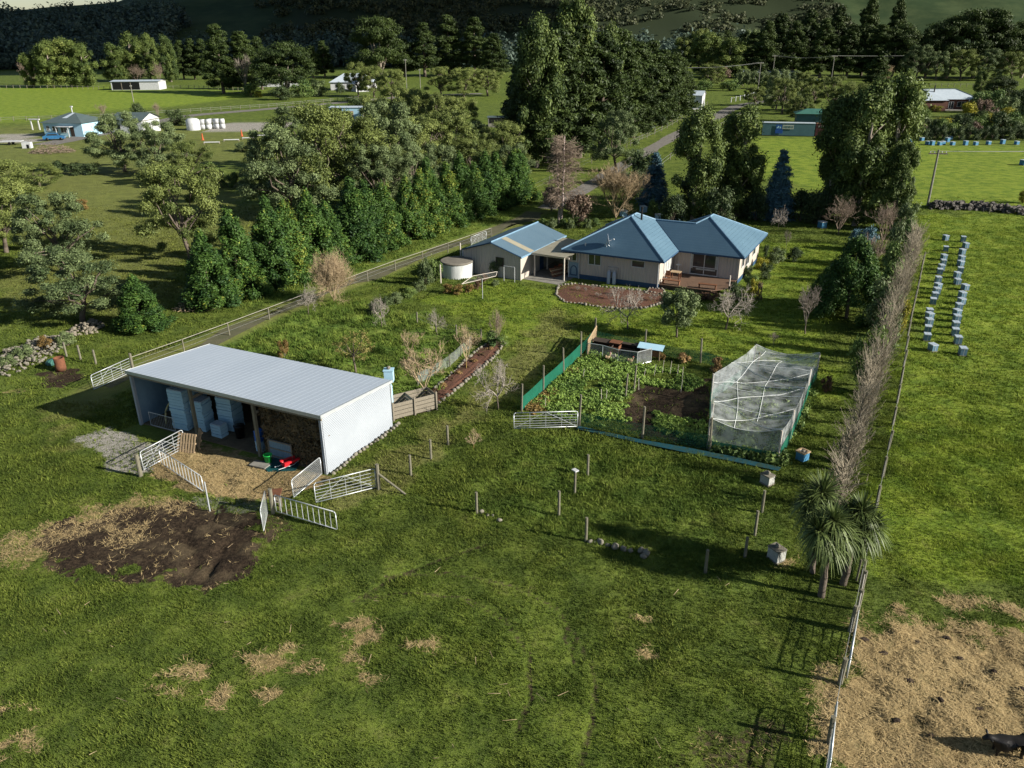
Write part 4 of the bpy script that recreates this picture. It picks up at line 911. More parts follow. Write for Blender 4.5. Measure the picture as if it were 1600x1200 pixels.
fence('thin green cloth fence along the front of the vegetable garden', pxpoly([(905, 667), (1005, 686), (1109, 704)]), 3, 2.2, .075, cloth='shadethin', zc=(.05, 1.0), name='shade_cloth_fence')
BF = pxpoly([(1328, 988), (1345, 905), (1384, 722), (1409, 590), (1417, 530), (1442, 412)]); 
fence('boundary fence of posts and netting along the bare poplar row', BF, 19, 1.3, .085, wires=(.5, 1.1), cloth='mesh', zc=(.03, 1.1), name='boundary_fence')
fence('green shade cloth panel on the boundary fence beside the cabbage trees', pxpoly([(1342, 908), (1352, 864)])-[.12, 0], 2, 1.15, .05, cloth='shade', zc=(.05, 1.05), name='shade_cloth_fence')
fence('lower boundary fence between the meadow and the straw paddock', pxpoly([(1328, 988), (1302, 1119), (1288, 1210), (1278, 1280)]), 4, 1.25, .10, wires=(.4, .8), name='boundary_fence')
fence('thick strainer rails beside the cabbage trees at the boundary', pxpoly([(1340, 925), (1328, 985)])+[.15, 0], 3, 1.1, .09, rail=.95, name='boundary_fence')
fence('post and wire fence across the meadow behind the orchard', pxpoly([(652, 508), (705, 525), (752, 534)]), 4, 1.0, .07, wires=(.5, .9))
fence('netting fence on the orchard side of the bark bed', pxpoly([(670, 604), (710, 583), (752, 545)])+[-.8, .3], 5, 1.0, .05, cloth='mesh', zc=(.02, .9), name='netting_fence')
fence('fence in the shade between pines and driveway', pxpoly([(800, 330), (857, 303), (935, 262), (1000, 232), (1060, 196)])+[-3, 0], 16, 1.2, .07, wires=(.5, 1.1))
fence('pale fence on the pine side of the curving lane', pxpoly([(985, 228), (1035, 205), (1075, 182), (1105, 165)]), 16, 1.3, .09, wires=(.5, 1.1), wr=.02)
fence('fence on the near side of the lane behind the dark trees', pxpoly([(1010, 262), (1040, 240), (1085, 214), (1118, 196), (1150, 178)])+[2.5, 0], 12, 1.3, .09, wires=(.5, 1.1), wr=.02)
fence('fence line across the bright paddock beyond the white house', pxpoly([(-60, 192), (60, 188), (180, 184), (300, 176), (420, 168), (560, 156)]), 40, 1.3, .09, wires=(.6, 1.1), wr=.03)
fence('distant fence behind the far bright paddock', pxpoly([(0, 138), (100, 138), (170, 140), (300, 138), (380, 142)]), 40, 1.4, .12, wires=(1.1,), wr=.04)
fence('white rail fence beside the curve of the lane', pxpoly([(1142, 160), (1160, 156), (1175, 152), (1182, 148)]), 9, 1.7, .16, rail=1.4, mt='white')
fence('far fence behind the pale-roofed house', pxpoly([(1400, 137), (1460, 136), (1520, 136)]), 14, 1.5, .12, wires=(1.2,), wr=.04)
fence('two strands of fence in the back meadow at right', pxpoly([(1534, 327), (1545, 335)]), 2, 1.3, .06)
# ------------------------------------------------------------------ house
def uvplane(faces, verts, scale=1.0):
    "per-face uv: u along the eave, v up the slope"
    fr = []
    for f in faces:
        p = [Vector(verts[i]) for i in f]; n = (p[1]-p[0]).cross(p[2]-p[0]).normalized()
        if n.z < 0: n = -n
        u = Vector((0, 0, 1)).cross(n); u = u.normalized() if u.length > 1e-4 else Vector((1, 0, 0)); v = n.cross(u); fr.append((u, v))
    return lambda i, co: (fr[i][0].dot(co)*scale, fr[i][1].dot(co)*scale)
def roof_mesh(t, name, faces, matn, thick=.0, uvs=1.0):
    m = MB(); [m.poly(f) for f in faces]; return m.out(name, M[matn], t, uv=uvplane(m.f, m.v, uvs))
hs = thing('house', 'single-storey pinkish-grey house with blue hipped metal tile roof and corner deck', 'house', (HSO[0], HSO[1], 0), HSA)
ez = 2.85; k = .524
A_ = (0, 0, ez); B_ = (10.5, 0, ez); V_ = (10.5, 4.7, ez); D_ = (16.9, 4.7, ez); E_ = (16.9, 15.5, ez); F_ = (7.3, 15.5, ez); J_ = (7.3, 12.1, ez); N_ = (0, 12.1, ez)
L1 = (5.25, 5.25, ez+2.75); L2 = (5.25, 6.85, ez+2.75); M1_ = (6.8, 8.4, ez+1.94); M2_ = (11.0, 8.4, ez+1.94); R1 = (12.1, 9.5, ez+2.515); R2 = (12.1, 10.7, ez+2.515)
rf = roof_mesh(hs, 'roof', [(A_, B_, L1), (A_, L1, L2, N_), (B_, V_, M1_, L2, L1), (V_, D_, R1, M2_, M1_), (D_, E_, R2, R1), (E_, F_, R2), (F_, J_, M2_, R1, R2), (N_, L2, M1_, M2_, J_)], 'roofblue')
m = MB()
for a_, b_ in ((A_, L1), (B_, L1), (L1, L2), (N_, L2), (L2, M1_), (M1_, M2_), (M2_, R1), (D_, R1), (R1, R2), (E_, R2), (F_, R2)): m.tube(Vector(a_)+Vector((0, 0, .03)), Vector(b_)+Vector((0, 0, .03)), .085, n=6)
m.out('ridge_cap', M['roofcap'], rf)
m = MB(); m.tube(Vector(V_)+Vector((0, 0, .01)), Vector(M1_)+Vector((0, 0, .01)), .05, n=4); m.tube(Vector(J_), Vector(M2_), .05, n=4); m.out('valley_gutter', M['skirt'], rf)
loop = [A_, B_, V_, D_, E_, F_, J_, N_]; m = MB()
for i in range(8): a_ = Vector(loop[i]); b_ = Vector(loop[(i+1) % 8]); m.poly([a_-Vector((0, 0, .17)), b_-Vector((0, 0, .17)), b_, a_])
m.out('fascia', M['skirt'], rf); MB().poly([(p[0], p[1], ez-.1) for p in loop]).out('soffit', M['cream'], rf)
wl = [(.6, .5), (9.9, .5), (9.9, 5.3), (16.3, 5.3), (16.3, 14.9), (7.9, 14.9), (7.9, 11.5), (.6, 11.5)]
WT = ez-.1
def wallseg(a_, b_, z0, z1, mname, nm='wall', out=0):
    m = MB(); d = Vector((b_[0]-a_[0], b_[1]-a_[1])).normalized(); n = Vector((d.y, -d.x))*out
    m.poly([(a_[0]+n.x, a_[1]+n.y, z0), (b_[0]+n.x, b_[1]+n.y, z0), (b_[0]+n.x, b_[1]+n.y, z1), (a_[0]+n.x, a_[1]+n.y, z1)]); return m.out(nm, M[mname], hs)
for i in range(8):
    a_, b_ = wl[i], wl[(i+1) % 8]; horiz = abs(a_[1]-b_[1]) < .01
    wallseg(a_, b_, .45, WT, 'weather' if horiz else 'weatherside'); wallseg(a_, b_, 0, .46, 'skirt', 'skirting', .02)
for (x, y) in [(.6, .5), (9.9, .5), (16.3, 5.3)]: MB().bx(x-.07, y-.03, .5, x+.07, y+.07, WT-.01).out('corner_board', M['cream'], hs)
def window(t, axis, c, s0, s1, z0, z1, sgn=-1, cols=1, rows=1, fm='white', nm='window', gl='glass'):
    "framed window on a wall plane: axis 'x' = wall along x at y=c"
    fw_ = .07; d0, d1 = (c+sgn*.06, c+sgn*.012) ; d0, d1 = min(d0, d1), max(d0, d1)
    def b(m, a0, a1, q0, q1, e=0):
        if axis == 'x': m.bx(a0, d0-e, q0, a1, d1+e, q1)
        else: m.bx(d0-e, a0, q0, d1+e, a1, q1)
    m = MB(); b(m, s0, s1, z0, z0+fw_); b(m, s0, s1, z1-fw_, z1); b(m, s0, s0+fw_, z0+fw_, z1-fw_); b(m, s1-fw_, s1, z0+fw_, z1-fw_)
    for i in range(1, cols): x = s0+(s1-s0)*i/cols; b(m, x-.035, x+.035, z0+fw_, z1-fw_)
    for i in rows if isinstance(rows, (list, tuple)) else []: b(m, s0+fw_, s1-fw_, z0+(z1-z0)*i-.03, z0+(z1-z0)*i+.03, -.004)
    f = m.out(nm, M[fm], t)
    g = MB(); g0 = c+sgn*.022
    if axis == 'x': g.poly([(s0+.02, g0, z0+.02), (s1-.02, g0, z0+.02), (s1-.02, g0, z1-.02), (s0+.02, g0, z1-.02)])
    else: g.poly([(g0, s0+.02, z0+.02), (g0, s1-.02, z0+.02), (g0, s1-.02, z1-.02), (g0, s0+.02, z1-.02)])
    g.out('pane', M[gl], f); return f
window(hs, 'x', .5, .95, 1.5, 1.7, 2.66); window(hs, 'x', .5, 2.7, 4.05, 1.55, 2.66, cols=2); window(hs, 'x', .5, 7.15, 8.5, 1.85, 2.55)
dr = window(hs, 'x', 5.3, 11.6, 14.35, .52, 2.62, cols=2, rows=[.36], nm='glass_door')
MB().bx(14.05, 5.225, 1.2, 14.27, 5.24, 2.5).bx(11.68, 5.225, 1.1, 11.86, 5.24, 2.5).out('curtain', M['curtain'], dr)
MB().bx(12.2, 5.226, 1.02, 14.1, 5.236, 1.18).out('sill_reflection_strip', M['curtain'], dr)  # pale strip painted across the door glass as a sill reflection
window(hs, 'y', 9.9, 2.0, 4.3, 1.1, 2.62, sgn=1, cols=3, gl='curtain'); window(hs, 'y', 16.3, 6.6, 7.6, 1.3, 2.5, sgn=1); window(hs, 'y', 16.3, 8.3, 9.9, 1.0, 2.5, sgn=1, cols=2); window(hs, 'y', 16.3, 11.6, 12.8, 1.3, 2.5, sgn=1)
for x in (.62, 1.72, 9.8): MB().bx(x, .40, 0.0, x+.08, .465, WT).out('downpipe', M['white'], hs)
MB().bx(.72, .455, .05, 1.7, .478, 1.6).out('porch_panel', M['steelblue'], hs)
m = MB(); [m.path([(1.2+.33*math.cos(i*math.pi/8), .43, .75+.5*math.sin(i*math.pi/8)) for i in range(9)]+[(.87, .43, .3), (1.53, .43, .3), (1.53, .43, .75)], .04, 5)]; m.out('porch_arch', M['skirt'], hs)
# flue, vents
def roofz(x, y): return ez+k*min(x, y, 10.5-x, 12.1-y)
MB().tube((6.05, 6.1, roofz(6.05, 6.1)-.1), (6.05, 6.1, roofz(5.25, 6.1)+.75), .1, n=10).lathe([(.14, 6.3), (.14, 6.45), (0, 6.5)], 10, (6.05, 6.1)).out('flue', M['black'], hs)
MB().tube((2.2, .85, roofz(2.2, .85)-.05), (2.2, .85, roofz(2.2, .85)+.28), .06, n=8).out('vent_pipe', M['white'], hs)
z_ = roofz(4.6, .95); di = place('satellite_dish', None, hs, (4.35, 1.0, z_)); di.name = 'satellite_dish'
MB().path([(0, 0, 0), (0, 0, .55), (.1, -.1, .62)], .03, 6).tube((.3, .15, .05), (.0, 0, .4), .02, n=5).tube((-.3, .15, .05), (0, 0, .4), .02, n=5).out('mast', M['galv'], di)
m = MB(); m.lathe([(0, 0), (.2, .015), (.4, .07), (.52, .13), (.52, .15), (.4, .085), (.2, .03), (0, .02)], 20); d = m.out('dish', M['steelroof'], di, True); d.location = (.05, -.02, .75); d.rotation_euler = (math.radians(12), math.radians(78), math.radians(35))
MB().tube((.1, -.05, .6), (.62, .2, .78), .015, n=5).bx(.58, .15, .74, .70, .27, .84).out('feed_arm', M['white'], di)
# deck
DK = [(9.93, .7), (14.9, .75), (16.2, 2.2), (16.25, 5.27), (9.93, 5.27)]
MB().prism(DK, .36, .44).out('deck', M['deckwood'], hs)
m = MB(); [m.bx(x, y, 0, x+.1, y+.1, .36) for x, y in [(10.1, .85), (11.6, .85), (13.2, .85), (14.6, .9), (15.9, 2.3)]]; m.poly([(9.93, .74, .02), (14.88, .79, .02), (14.88, .79, .36), (9.93, .74, .36)]); m.out('deck_skirt', M['darkwood'], hs)
MB().tube((16.1, 2.9, .44), (16.1, 2.9, 1.5), .06, n=7).out('deck_post', M['cream'], hs)
def H2(x, y): c, s = math.cos(HSA), math.sin(HSA); return (HSO[0]+x*c-y*s, HSO[1]+x*s+y*c)
def athouse(name, label, cat, x, y, z=0, rz=0, group=None): X = H2(x, y); return thing(name, label, cat, (X[0], X[1], z), HSA+rz, group)
t = athouse('bench', 'low stained timber bench on the left front edge of the deck', 'bench', 10.1, .95, .44, 0, 'deck benches'); MB().bx(0, 0, .38, 1.75, .42, .44).out('seat', M['redwood'], t)
for x in (.05, 1.6): MB().bx(x, .03, 0, x+.09, .39, .38).out('leg', M['redwood'], t)
t = athouse('bench', 'low stained timber bench on the right front edge of the deck', 'bench', 13.6, 1.0, .44, .1, 'deck benches'); MB().bx(0, 0, .38, 1.7, .42, .44).out('seat', M['redwood'], t)
for x in (.05, 1.55): MB().bx(x, .03, 0, x+.09, .39, .38).out('leg', M['redwood'], t)
t = athouse('garden_table', 'small orange-brown timber table against the house wall on the deck', 'table', 10.3, 2.7, .44); MB().bx(0, 0, .68, 1.0, .8, .73).out('tabletop', M['palewood'], t)
for x in (.04, .88): 
    for y in (.04, .68): MB().bx(x, y, 0, x+.08, y+.08, .68).out('leg', M['redwood'], t)
t = athouse('garden_chair', 'timber chair tucked behind the deck table', 'chair', 10.05, 1.9, .44); MB().bx(0, 0, .42, .45, .45, .47).out('seat', M['redwood'], t); MB().bx(0, .4, .47, .45, .45, .95).out('backrest', M['redwood'], t)
for x in (.0, .4):
    for y in (.0, .4): MB().bx(x, y, 0, x+.05, y+.05, .42).out('leg', M['redwood'], t)
t = athouse('plant_stand', 'thin white plant stand in the corner of the deck by the house wall', 'plant stand', 10.6, 4.6, .44); MB().tube((0, 0, 0), (0, 0, 1.3), .03, n=6).path([(-.25, 0, 1.0), (0, 0, 1.05), (.3, .05, 1.0)], .03, 5).bx(-.2, -.2, 1.0, .2, .2, 1.03).out('frame', M['white'], t)
for i, x in enumerate((5.05, 5.6)):
    t = athouse('gas_cylinder', ['left of the two tall grey gas cylinders against the house wall', 'right of the two tall grey gas cylinders against the house wall'][i], 'gas cylinder', x, .1, group='gas cylinders')
    MB().lathe([(0, 0), (.18, 0), (.185, .1), (.185, 1.1), (.14, 1.24), (.06, 1.28)], 16).out('body', M['steelroof'], t, True); MB().lathe([(.1, 1.27), (.1, 1.38), (.085, 1.38), (.085, 1.27)], 12).tube((0, 0, 1.25), (0, 0, 1.36), .03, n=6).out('valve_collar', M['galv'], t)
t = athouse('heater_box', 'pale grey water heater box on the house wall above the gas cylinders', 'water heater', 4.8, .28, 1.05); MB().bx(0, 0, 0, 1.05, .2, .55).out('case', M['weather'], t); MB().bx(.1, -.01, .1, .95, 0, .18).out('vent', M['galv'], t)
# garage + carport
ga = thing('garage', 'pinkish-grey gabled garage with blue corrugated roof and one pale roof strip', 'garage', (GAO[0], GAO[1], 0), GAA)
GW, GD, ge_, gp = 6.45, 9.9, 2.4, 3.45
def glz(x): return ge_+(gp-ge_)*(1-abs(-x-GW/2)/(GW/2))
m = MB().poly([(-GW, 0, 0), (0, 0, 0), (0, 0, ge_), (-GW/2, 0, gp), (-GW, 0, ge_)]); m.out('front_wall', M['weather'], ga); MB().poly([(-GW, GD, 0), (-GW, GD, ge_), (-GW/2, GD, gp), (0, GD, ge_), (0, GD, 0)]).out('back_wall', M['weather'], ga)
MB().poly([(0, 0, 0), (0, GD, 0), (0, GD, ge_), (0, 0, ge_)]).out('side_wall', M['weatherside'], ga); MB().poly([(-GW, 0, 0), (-GW, 0, ge_), (-GW, GD, ge_), (-GW, GD, 0)]).out('side_wall', M['weatherside'], ga)
q = .06; o_ = .18; sl_ = (gp-ge_)/(GW/2)
rf = roof_mesh(ga, 'roof', [((o_, -o_, ge_-o_*sl_+q), (o_, GD+o_, ge_-o_*sl_+q), (-GW/2, GD+o_, gp+q), (-GW/2, -o_, gp+q)), ((-GW-o_, -o_, ge_-o_*sl_+q), (-GW/2, -o_, gp+q), (-GW/2, GD+o_, gp+q), (-GW-o_, GD+o_, ge_-o_*sl_+q))], 'roofcorr')
ps = MB(); f0, f1 = .0, 1.0; y0, y1 = 1.75, 2.65
ps.poly([(o_+.01, y0, ge_-o_*sl_+q+.012), (o_+.01, y1, ge_-o_*sl_+q+.012), (-GW/2+.1, y1, gp-.1*sl_+q+.012), (-GW/2+.1, y0, gp-.1*sl_+q+.012)]); ps.out('skylight_strip', M['polycarb'], rf)
m = MB(); m.tube((-GW/2, -o_, gp+q+.02), (-GW/2, GD+o_, gp+q+.02), .08, n=6); [m.bx(x-.05, -o_-.03, ge_-.15, x+.07, GD+o_, ge_+.02) for x in (o_+.0,)]; m.out('ridge_and_gutter', M['roofcap'], rf)
m = MB(); m.tube((o_, -o_-.01, ge_-.01), (-GW/2, -o_-.01, gp), .06, n=4); m.tube((-GW/2, -o_-.01, gp), (-GW-o_, -o_-.01, ge_-.01), .06, n=4); m.out('barge_board', M['skirt'], rf)
window(ga, 'x', 0, -2.75, -1.85, 1.15, 2.05, fm='darkwood')
for x in (-.03, -GW-.06): MB().bx(x, -.05, 0, x+.1, .05, ge_-.05).out('corner_board', M['cream'], ga)
MB().bx(.005, 4.2, 0, .03, 5.1, 2.0).out('side_door', M['skirt'], ga)
cp_ = thing('carport', 'straw-coloured lean-to carport roof joining the garage to the house', 'carport', (GAO[0], GAO[1], 0), GAA)
MB().poly([(.2, 1.9, 2.38), (4.45, .9, 2.62), (4.9, 7.6, 2.62), (.2, 9.2, 2.38)]).poly([(.2, 1.9, 2.34), (.2, 9.2, 2.34), (4.9, 7.6, 2.58), (4.45, .9, 2.58)]).out('roof_sheet', M['polycarb'], cp_)
MB().bx(.2, 1.85, 2.2, 4.4, 1.95, 2.36).out('beam', M['cream'], cp_)
for x, y in ((.55, 2.05), (.6, 4.8), (4.0, 1.6)): MB().bx(x-.06, y-.06, 0, x+.06, y+.06, 2.36).out('post', M['cream'], cp_)
MB().poly([(.05, .5, .02), (4.2, .3, .02), (4.6, 9, .02), (.05, 9, .02)]).out('floor', M['concrete'], cp_)
X = lambda x, y: (GAO[0]+x*math.cos(GAA)-y*math.sin(GAA), GAO[1]+x*math.sin(GAA)+y*math.cos(GAA))
p = X(2.0, 4.6); t = thing('ride_on_mower', 'orange ride-on mower parked in the shade of the carport', 'mower', (p[0], p[1], .02), GAA+.4)
MB().bx(-.45, -.3, .3, .35, .3, .6).bx(.0, -.25, .6, .5, .25, .8).out('body', M['orange'], t); MB().bx(-.35, -.2, .6, -.1, .2, .68).bx(-.42, -.2, .65, -.36, .2, 1.0).out('seat', M['black'], t)
for x in (-.35, .4):
    for y in (-.38, .3): w_ = MB().lathe([(0, -.05), (.2, -.05), (.22, 0), (.2, .05), (0, .05)], 12).out('wheel', M['black'], t, True); w_.location = (x, y+.04, .22); w_.rotation_euler = (math.pi/2, 0, 0)
MB().tube((.1, 0, .8), (-.05, 0, 1.05), .02).bx(-.15, -.15, 1.03, .05, .15, 1.06).out('steering_wheel', M['black'], t)
p = X(2.9, 3.6); t = thing('timber_plank_stack', 'timber planks stacked slantwise in the carport', 'planks', (p[0], p[1], .02), GAA+1.2)
for i in range(5): MB().bx(-1.3, -.1+i*.12, .02+i*.16, 1.3, .1+i*.12, .16+i*.16).out('plank', M['palewood'] if i % 2 else M['redwood'], t)
# rainwater tank by the garage
P = G(713, 436); t = thing('concrete_water_tank', 'round whitewashed concrete water tank with flat brown stained top', 'water tank', (P[0], P[1]+1.3, 0))
MB().lathe([(1.62, 0), (1.62, 1.42)], 36).out('tank', M['tankwhite'], t, True); MB().lathe([(1.66, 1.42), (1.68, 1.52), (1.6, 1.6), (.6, 1.66), (0, 1.68)], 36).lathe([(1.62, 1.42), (1.66, 1.42)], 36).out('lid', M['tankbrown'], t)
t = thing('white_box', 'small white box and pole standing behind the water tank', 'box', (P[0]+.8, P[1]+3.1, 0)); MB().bx(-.35, -.3, 0, .35, .3, 2.2).out('box', M['white'], t); MB().tube((-.5, 0, 0), (-.5, 0, 2.9), .06).out('pole', M['cream'], t)
t = thing('wall_post', 'pale post standing just left of the concrete water tank', 'post', G(689, 443)); MB().tube((0, 0, 0), (0, 0, 1.9), .06).out('post', M['cream'], t)
# clothes line
P = G(754, 467); t = thing('clothes_line', 'white folding clothes line on a pole at the lawn edge', 'clothes line', (P[0], P[1], 0), .3)
MB().tube((0, 0, 0), (0, 0, 1.95), .035).out('pole', M['galv'], t); m = MB(); fr = [(-2.0, -.3, 1.7), (1.4, .35, 1.95), (1.9, 1.6, 2.0), (-.6, 1.2, 1.9), (-2.0, -.3, 1.7)]; m.path(fr, .03, 5); m.out('frame', M['cream'], t)
m = MB(); [m.tube(Vector((-2.0, -.3, 1.7)).lerp(Vector((-.6, 1.2, 1.9)), f), Vector((1.4, .35, 1.95)).lerp(Vector((1.9, 1.6, 2.0)), f), .006, n=3) for f in (.25, .5, .75)]; m.out('line', M['wire'], t)
t = thing('white_hurdle', 'small white framed hurdle beside the garage front wall', 'hurdle', G(822, 0+436)[0:3]-[2.2, .5, 0], -.5); MB().path([(0, 0, 0), (0, 0, 1.5), (1.2, 0, 1.5), (1.2, 0, 0)], .03).out('frame', M['white'], t)

# ------------------------------------------------------------------ beds and stones
RS = random.Random(11)
def bed(name, label, poly_, matn, z=.06, h=.08):
    P = pxpoly(poly_); n = len(P); c = P.mean(0); m = MB()
    t = tag(place(name, None, None, (c[0], c[1], 0)), label, 'garden bed')
    gr = np.linspace(0, 1, 6); V = []; 
    for r_ in gr:
        for p in P: q = c+(p-c)*r_; V.append((q[0]-c[0], q[1]-c[1], z+h*(1-r_**3)+RS.uniform(-.02, .02)))
    m.v = V
    for a_ in range(5):
        for i in range(n): j = (i+1) % n; m.f.append((a_*n+i, a_*n+j, (a_+1)*n+j, (a_+1)*n+i))
    m.out('soil', M[matn], t); return t, P, c
def stones(name, label, line, sp, r, gr=None, mt='stone', closed=False):
    P = np.array(line, float); 
    if closed: P = np.vstack([P, P[:1]])
    seg = np.r_[0, np.cumsum(np.hypot(*np.diff(P, axis=0).T))]; t_ = np.arange(0, seg[-1], sp); X_ = np.interp(t_, seg, P[:, 0]); Y_ = np.interp(t_, seg, P[:, 1]); Zs = gz(X_, Y_)
    return [(X_[i]+RS.uniform(-.05, .05), Y_[i]+RS.uniform(-.05, .05), Zs[i]) for i in range(len(t_))]
STM = [MB().blob((0, 0, .07), (.17, .12, .12), 8, 5, .25, random.Random(i)).mesh('stone', M['stone'], True) for i in range(5)]
def edging(label, pts, scale, group=None, parent=None, off=(0, 0)):
    for i, p in enumerate(pts):
        o = place('edging_stone', STM[i % 5], parent, (p[0]-off[0], p[1]-off[1], p[2]), RS.uniform(0, 6), [scale*RS.uniform(.7, 1.25)]*3)
def garden(name, label, poly_, matn, sp=.33, sc_=1.0, z=.05):
    t, P, c = bed(name, label, poly_, matn, z); pts = stones('', '', P, sp, .15, closed=True)[:98]; edging('', pts, sc_, parent=t, off=c); return t
garden('front_garden_bed', 'reddish bark garden bed with pale stone edging in front of the house', [(873, 447), (869, 461), (882, 472), (920, 478), (965, 483), (1010, 481), (1040, 473), (1035, 461), (1000, 455), (950, 450), (900, 444)], 'bark', .36)
garden('small_garden_bed', 'small kidney-shaped stone-edged bed by the house corner', [(1008, 459), (1025, 463), (1040, 459), (1034, 452), (1015, 451)], 'bark', .3, .8)
garden('long_bark_bed', 'long narrow red bark bed with stone edge running up from the compost bays', [(655, 634), (668, 643), (720, 603), (770, 560), (789, 536), (776, 529), (745, 548), (700, 590)], 'bark', .42)
# single stones along the meadow
for i, (u, v, s_) in enumerate([(752, 801, 1.2), (762, 806, .8), (770, 807, .8), (780, 814, 1.1)]): tag(place('field_stone', STM[i], None, G(u, v), i, [s_*.8]*3), ORD[i]+' from the left of four pale stones beside the post in the meadow', 'stone', 'stones left of the shadow')
for i, (u, v, s_) in enumerate([(922, 848, 1.1), (930, 849, .9), (938, 850, 1.6), (949, 853, 1.0), (962, 856, 1.6), (974, 859, 1.3), (985, 862, 1.1), (1001, 863, 1.5), (1010, 866, 1.7), (1006, 871, 1.2)]): tag(place('field_stone', STM[i % 5], None, G(u, v), i, [s_*.85]*3), ORD[i]+' from the left in the row of stones in the tree shadow', 'stone', 'row of stones in the tree shadow')
pts = stones('', '', pxpoly([(520, 741), (560, 709), (600, 682), (625, 661)]), .34, .2)
for i, p in enumerate(pts): tag(place('foundation_stone', STM[i % 5], None, p, RS.uniform(0, 6), [RS.uniform(.7, 1.1)]*3), f'{ORD[i]} pale stone from the near corner along the foot of the white shed wall', 'stone', 'stones at the foot of the shed wall')
def rubble(name, label, poly_, n, h, sc_, mt, cat='stones', big=1.8):
    P = pxpoly(poly_); lo, hi = P.min(0), P.max(0); rs = np.random.RandomState(n); x = rs.uniform(lo[0], hi[0], n*4); y = rs.uniform(lo[1], hi[1], n*4); d = sdist(P, x, y); ok = d > 0; x, y, d = x[ok][:n], y[ok][:n], d[ok][:n]; m = MB(); rr = random.Random(n)
    for i in range(len(x)):
        s_ = sc_*rs.uniform(.5, big); m.blob((x[i]-lo[0], y[i]-lo[1], rs.uniform(0, 1)*h*min(1, d[i]/.6)+s_*.3), (s_, s_*rs.uniform(.6, 1), s_*.7), 6, 4, .3, rr)
    return tag(m.out(name, M[mt], None, False, None, (lo[0], lo[1], 0)), label, cat, kind='stuff')
rubble('stone_rubble', 'sprawling heap of pale broken stones at the left edge', [(-25, 560), (-20, 585), (15, 588), (60, 568), (100, 545), (98, 525), (60, 530), (25, 545)], 420, .45, .10, 'stone')
rubble('log_rubble', 'tangle of grey logs and stones above the stone heap', [(95, 528), (150, 522), (165, 508), (150, 500), (110, 515)], 150, .4, .12, 'timber')
rubble('stone_wall', 'long low dark dry-stone wall across the back of the right paddock', [(1452, 320), (1452, 328), (1530, 330), (1600, 337), (1680, 343), (1680, 336), (1600, 329), (1530, 323)], 620, .75, .24, 'darkstone', 'stone wall')
# brush pile far left
def brush(name, label, u, v, w_, h, mt='twig_red', n=240, seed=3):
    P = G(u, v); rs = np.random.RandomState(seed); S = []
    for i in range(n):
        a_ = rs.uniform(0, 6.28); r_ = w_/2*rs.rand()**.5; c = np.array([r_*math.cos(a_), r_*.6*math.sin(a_), h*(1-(2*r_/w_)**2)*rs.rand()]); d = rs.normal(size=3); d[2] *= .4; d /= np.linalg.norm(d); L_ = rs.uniform(.4, 1.2); S.append([*(c-d*L_/2), *(c+d*L_/2), .04, .02])
    V, F = segs_mesh(S, 4); V[:, 2] = np.maximum(V[:, 2], .0); return tag(place(name, npmesh(name, V, F, M[mt]), None, (P[0], P[1], 0)), label, 'brush pile')
brush('brush_pile', 'wide heap of red-brown cut branches in front of the white house', 82, 238, 9.5, 1.9, 'twig_red', 500)
brush('brush_pile', 'small heap of dead sticks beside the shelter conifers', 305, 482, 3.5, .7, 'twig_tan', 130, 5)
# fire barrel and round bin
P = G(96, 578); t = thing('rusty_drum', 'rusty steel drum on scorched ground beside the stone heap', 'drum', P); MB().lathe([(0, .02), (.36, 0), (.37, .33), (.36, .34), (.37, .66), (.36, .68), (.37, .98), (.34, .98), (.33, .1), (0, .08)], 18).out('drum', M['rust'], t, True)
P = G(83, 568); t = thing('green_basin', 'upturned dark green basin behind the rusty drum', 'basin', P); MB().lathe([(.5, 0), (.52, .15), (.35, .32), (0, .36)], 16).out('basin', M['roofgreen'], t, True)
rs_ = None
# white-topped blocks in the meadow
def hive(label, u, v, H=(.5,), sc_=1.0, rz=0, mt='hive', lid='hivelid', group=None, stone=False, cat='beehive', name='beehive', strap=True):
    P = G(u, v); P[2] = gz(P[0], P[1])[0] if P[1] < 130 else 0
    t = thing(name, label, cat, P, rz, group)
    MB().bx(-.24*sc_, -.28*sc_, 0, .24*sc_, .28*sc_, .07).out('base', M['timber'], t); z = .07
    for i, h in enumerate(H): MB().bx(-.205*sc_, -.255*sc_, z+.003, .205*sc_, .255*sc_, z+h).out('box', M[mt], t); z += h
    MB().bx(-.225*sc_, -.275*sc_, z+.002, .225*sc_, .275*sc_, z+.07).out('lid', M[lid], t)
    if strap: MB().bx(-.012, -.281*sc_, .06, .012, -.2775*sc_, z+.074).bx(-.012, -.28*sc_, z+.0715, .012, .28*sc_, z+.076).out('strap', M['white'], t)
    if stone: o = place('top_stone', STM[2], t, (0, 0, z+.06), 1, [1.0]*3)
    return t
hive('pale box with a rough stone on top in the meadow, left of the cabbage trees', 1212, 874, (.24, .3), 1.25, .5, 'paleblock', 'stone', stone=True, cat='box', name='stone_topped_box', strap=False)
hive('pale box with stones on top at the garden corner', 1198, 756, (.22, .22), 1.15, .6, 'paleblock', 'stone', stone=True, cat='box', name='stone_topped_box', strap=False)
P = G(1253, 718); t = thing('blue_box', 'bright blue open box with pale rim behind the cabbage trees', 'box', P, .6); MB().bx(-.26, -.26, 0, .26, .26, .5).out('box', M['hiveblue'], t)
MB().bx(-.3, -.3, .5, .3, -.2, .58).bx(-.3, .2, .5, .3, .3, .58).bx(-.3, -.2, .5, -.2, .2, .58).bx(.2, -.2, .5, .3, .2, .58).out('rim', M['palewood'], t); MB().blob((0, 0, .56), (.13, .12, .08)).out('contents', M['timber'], t)
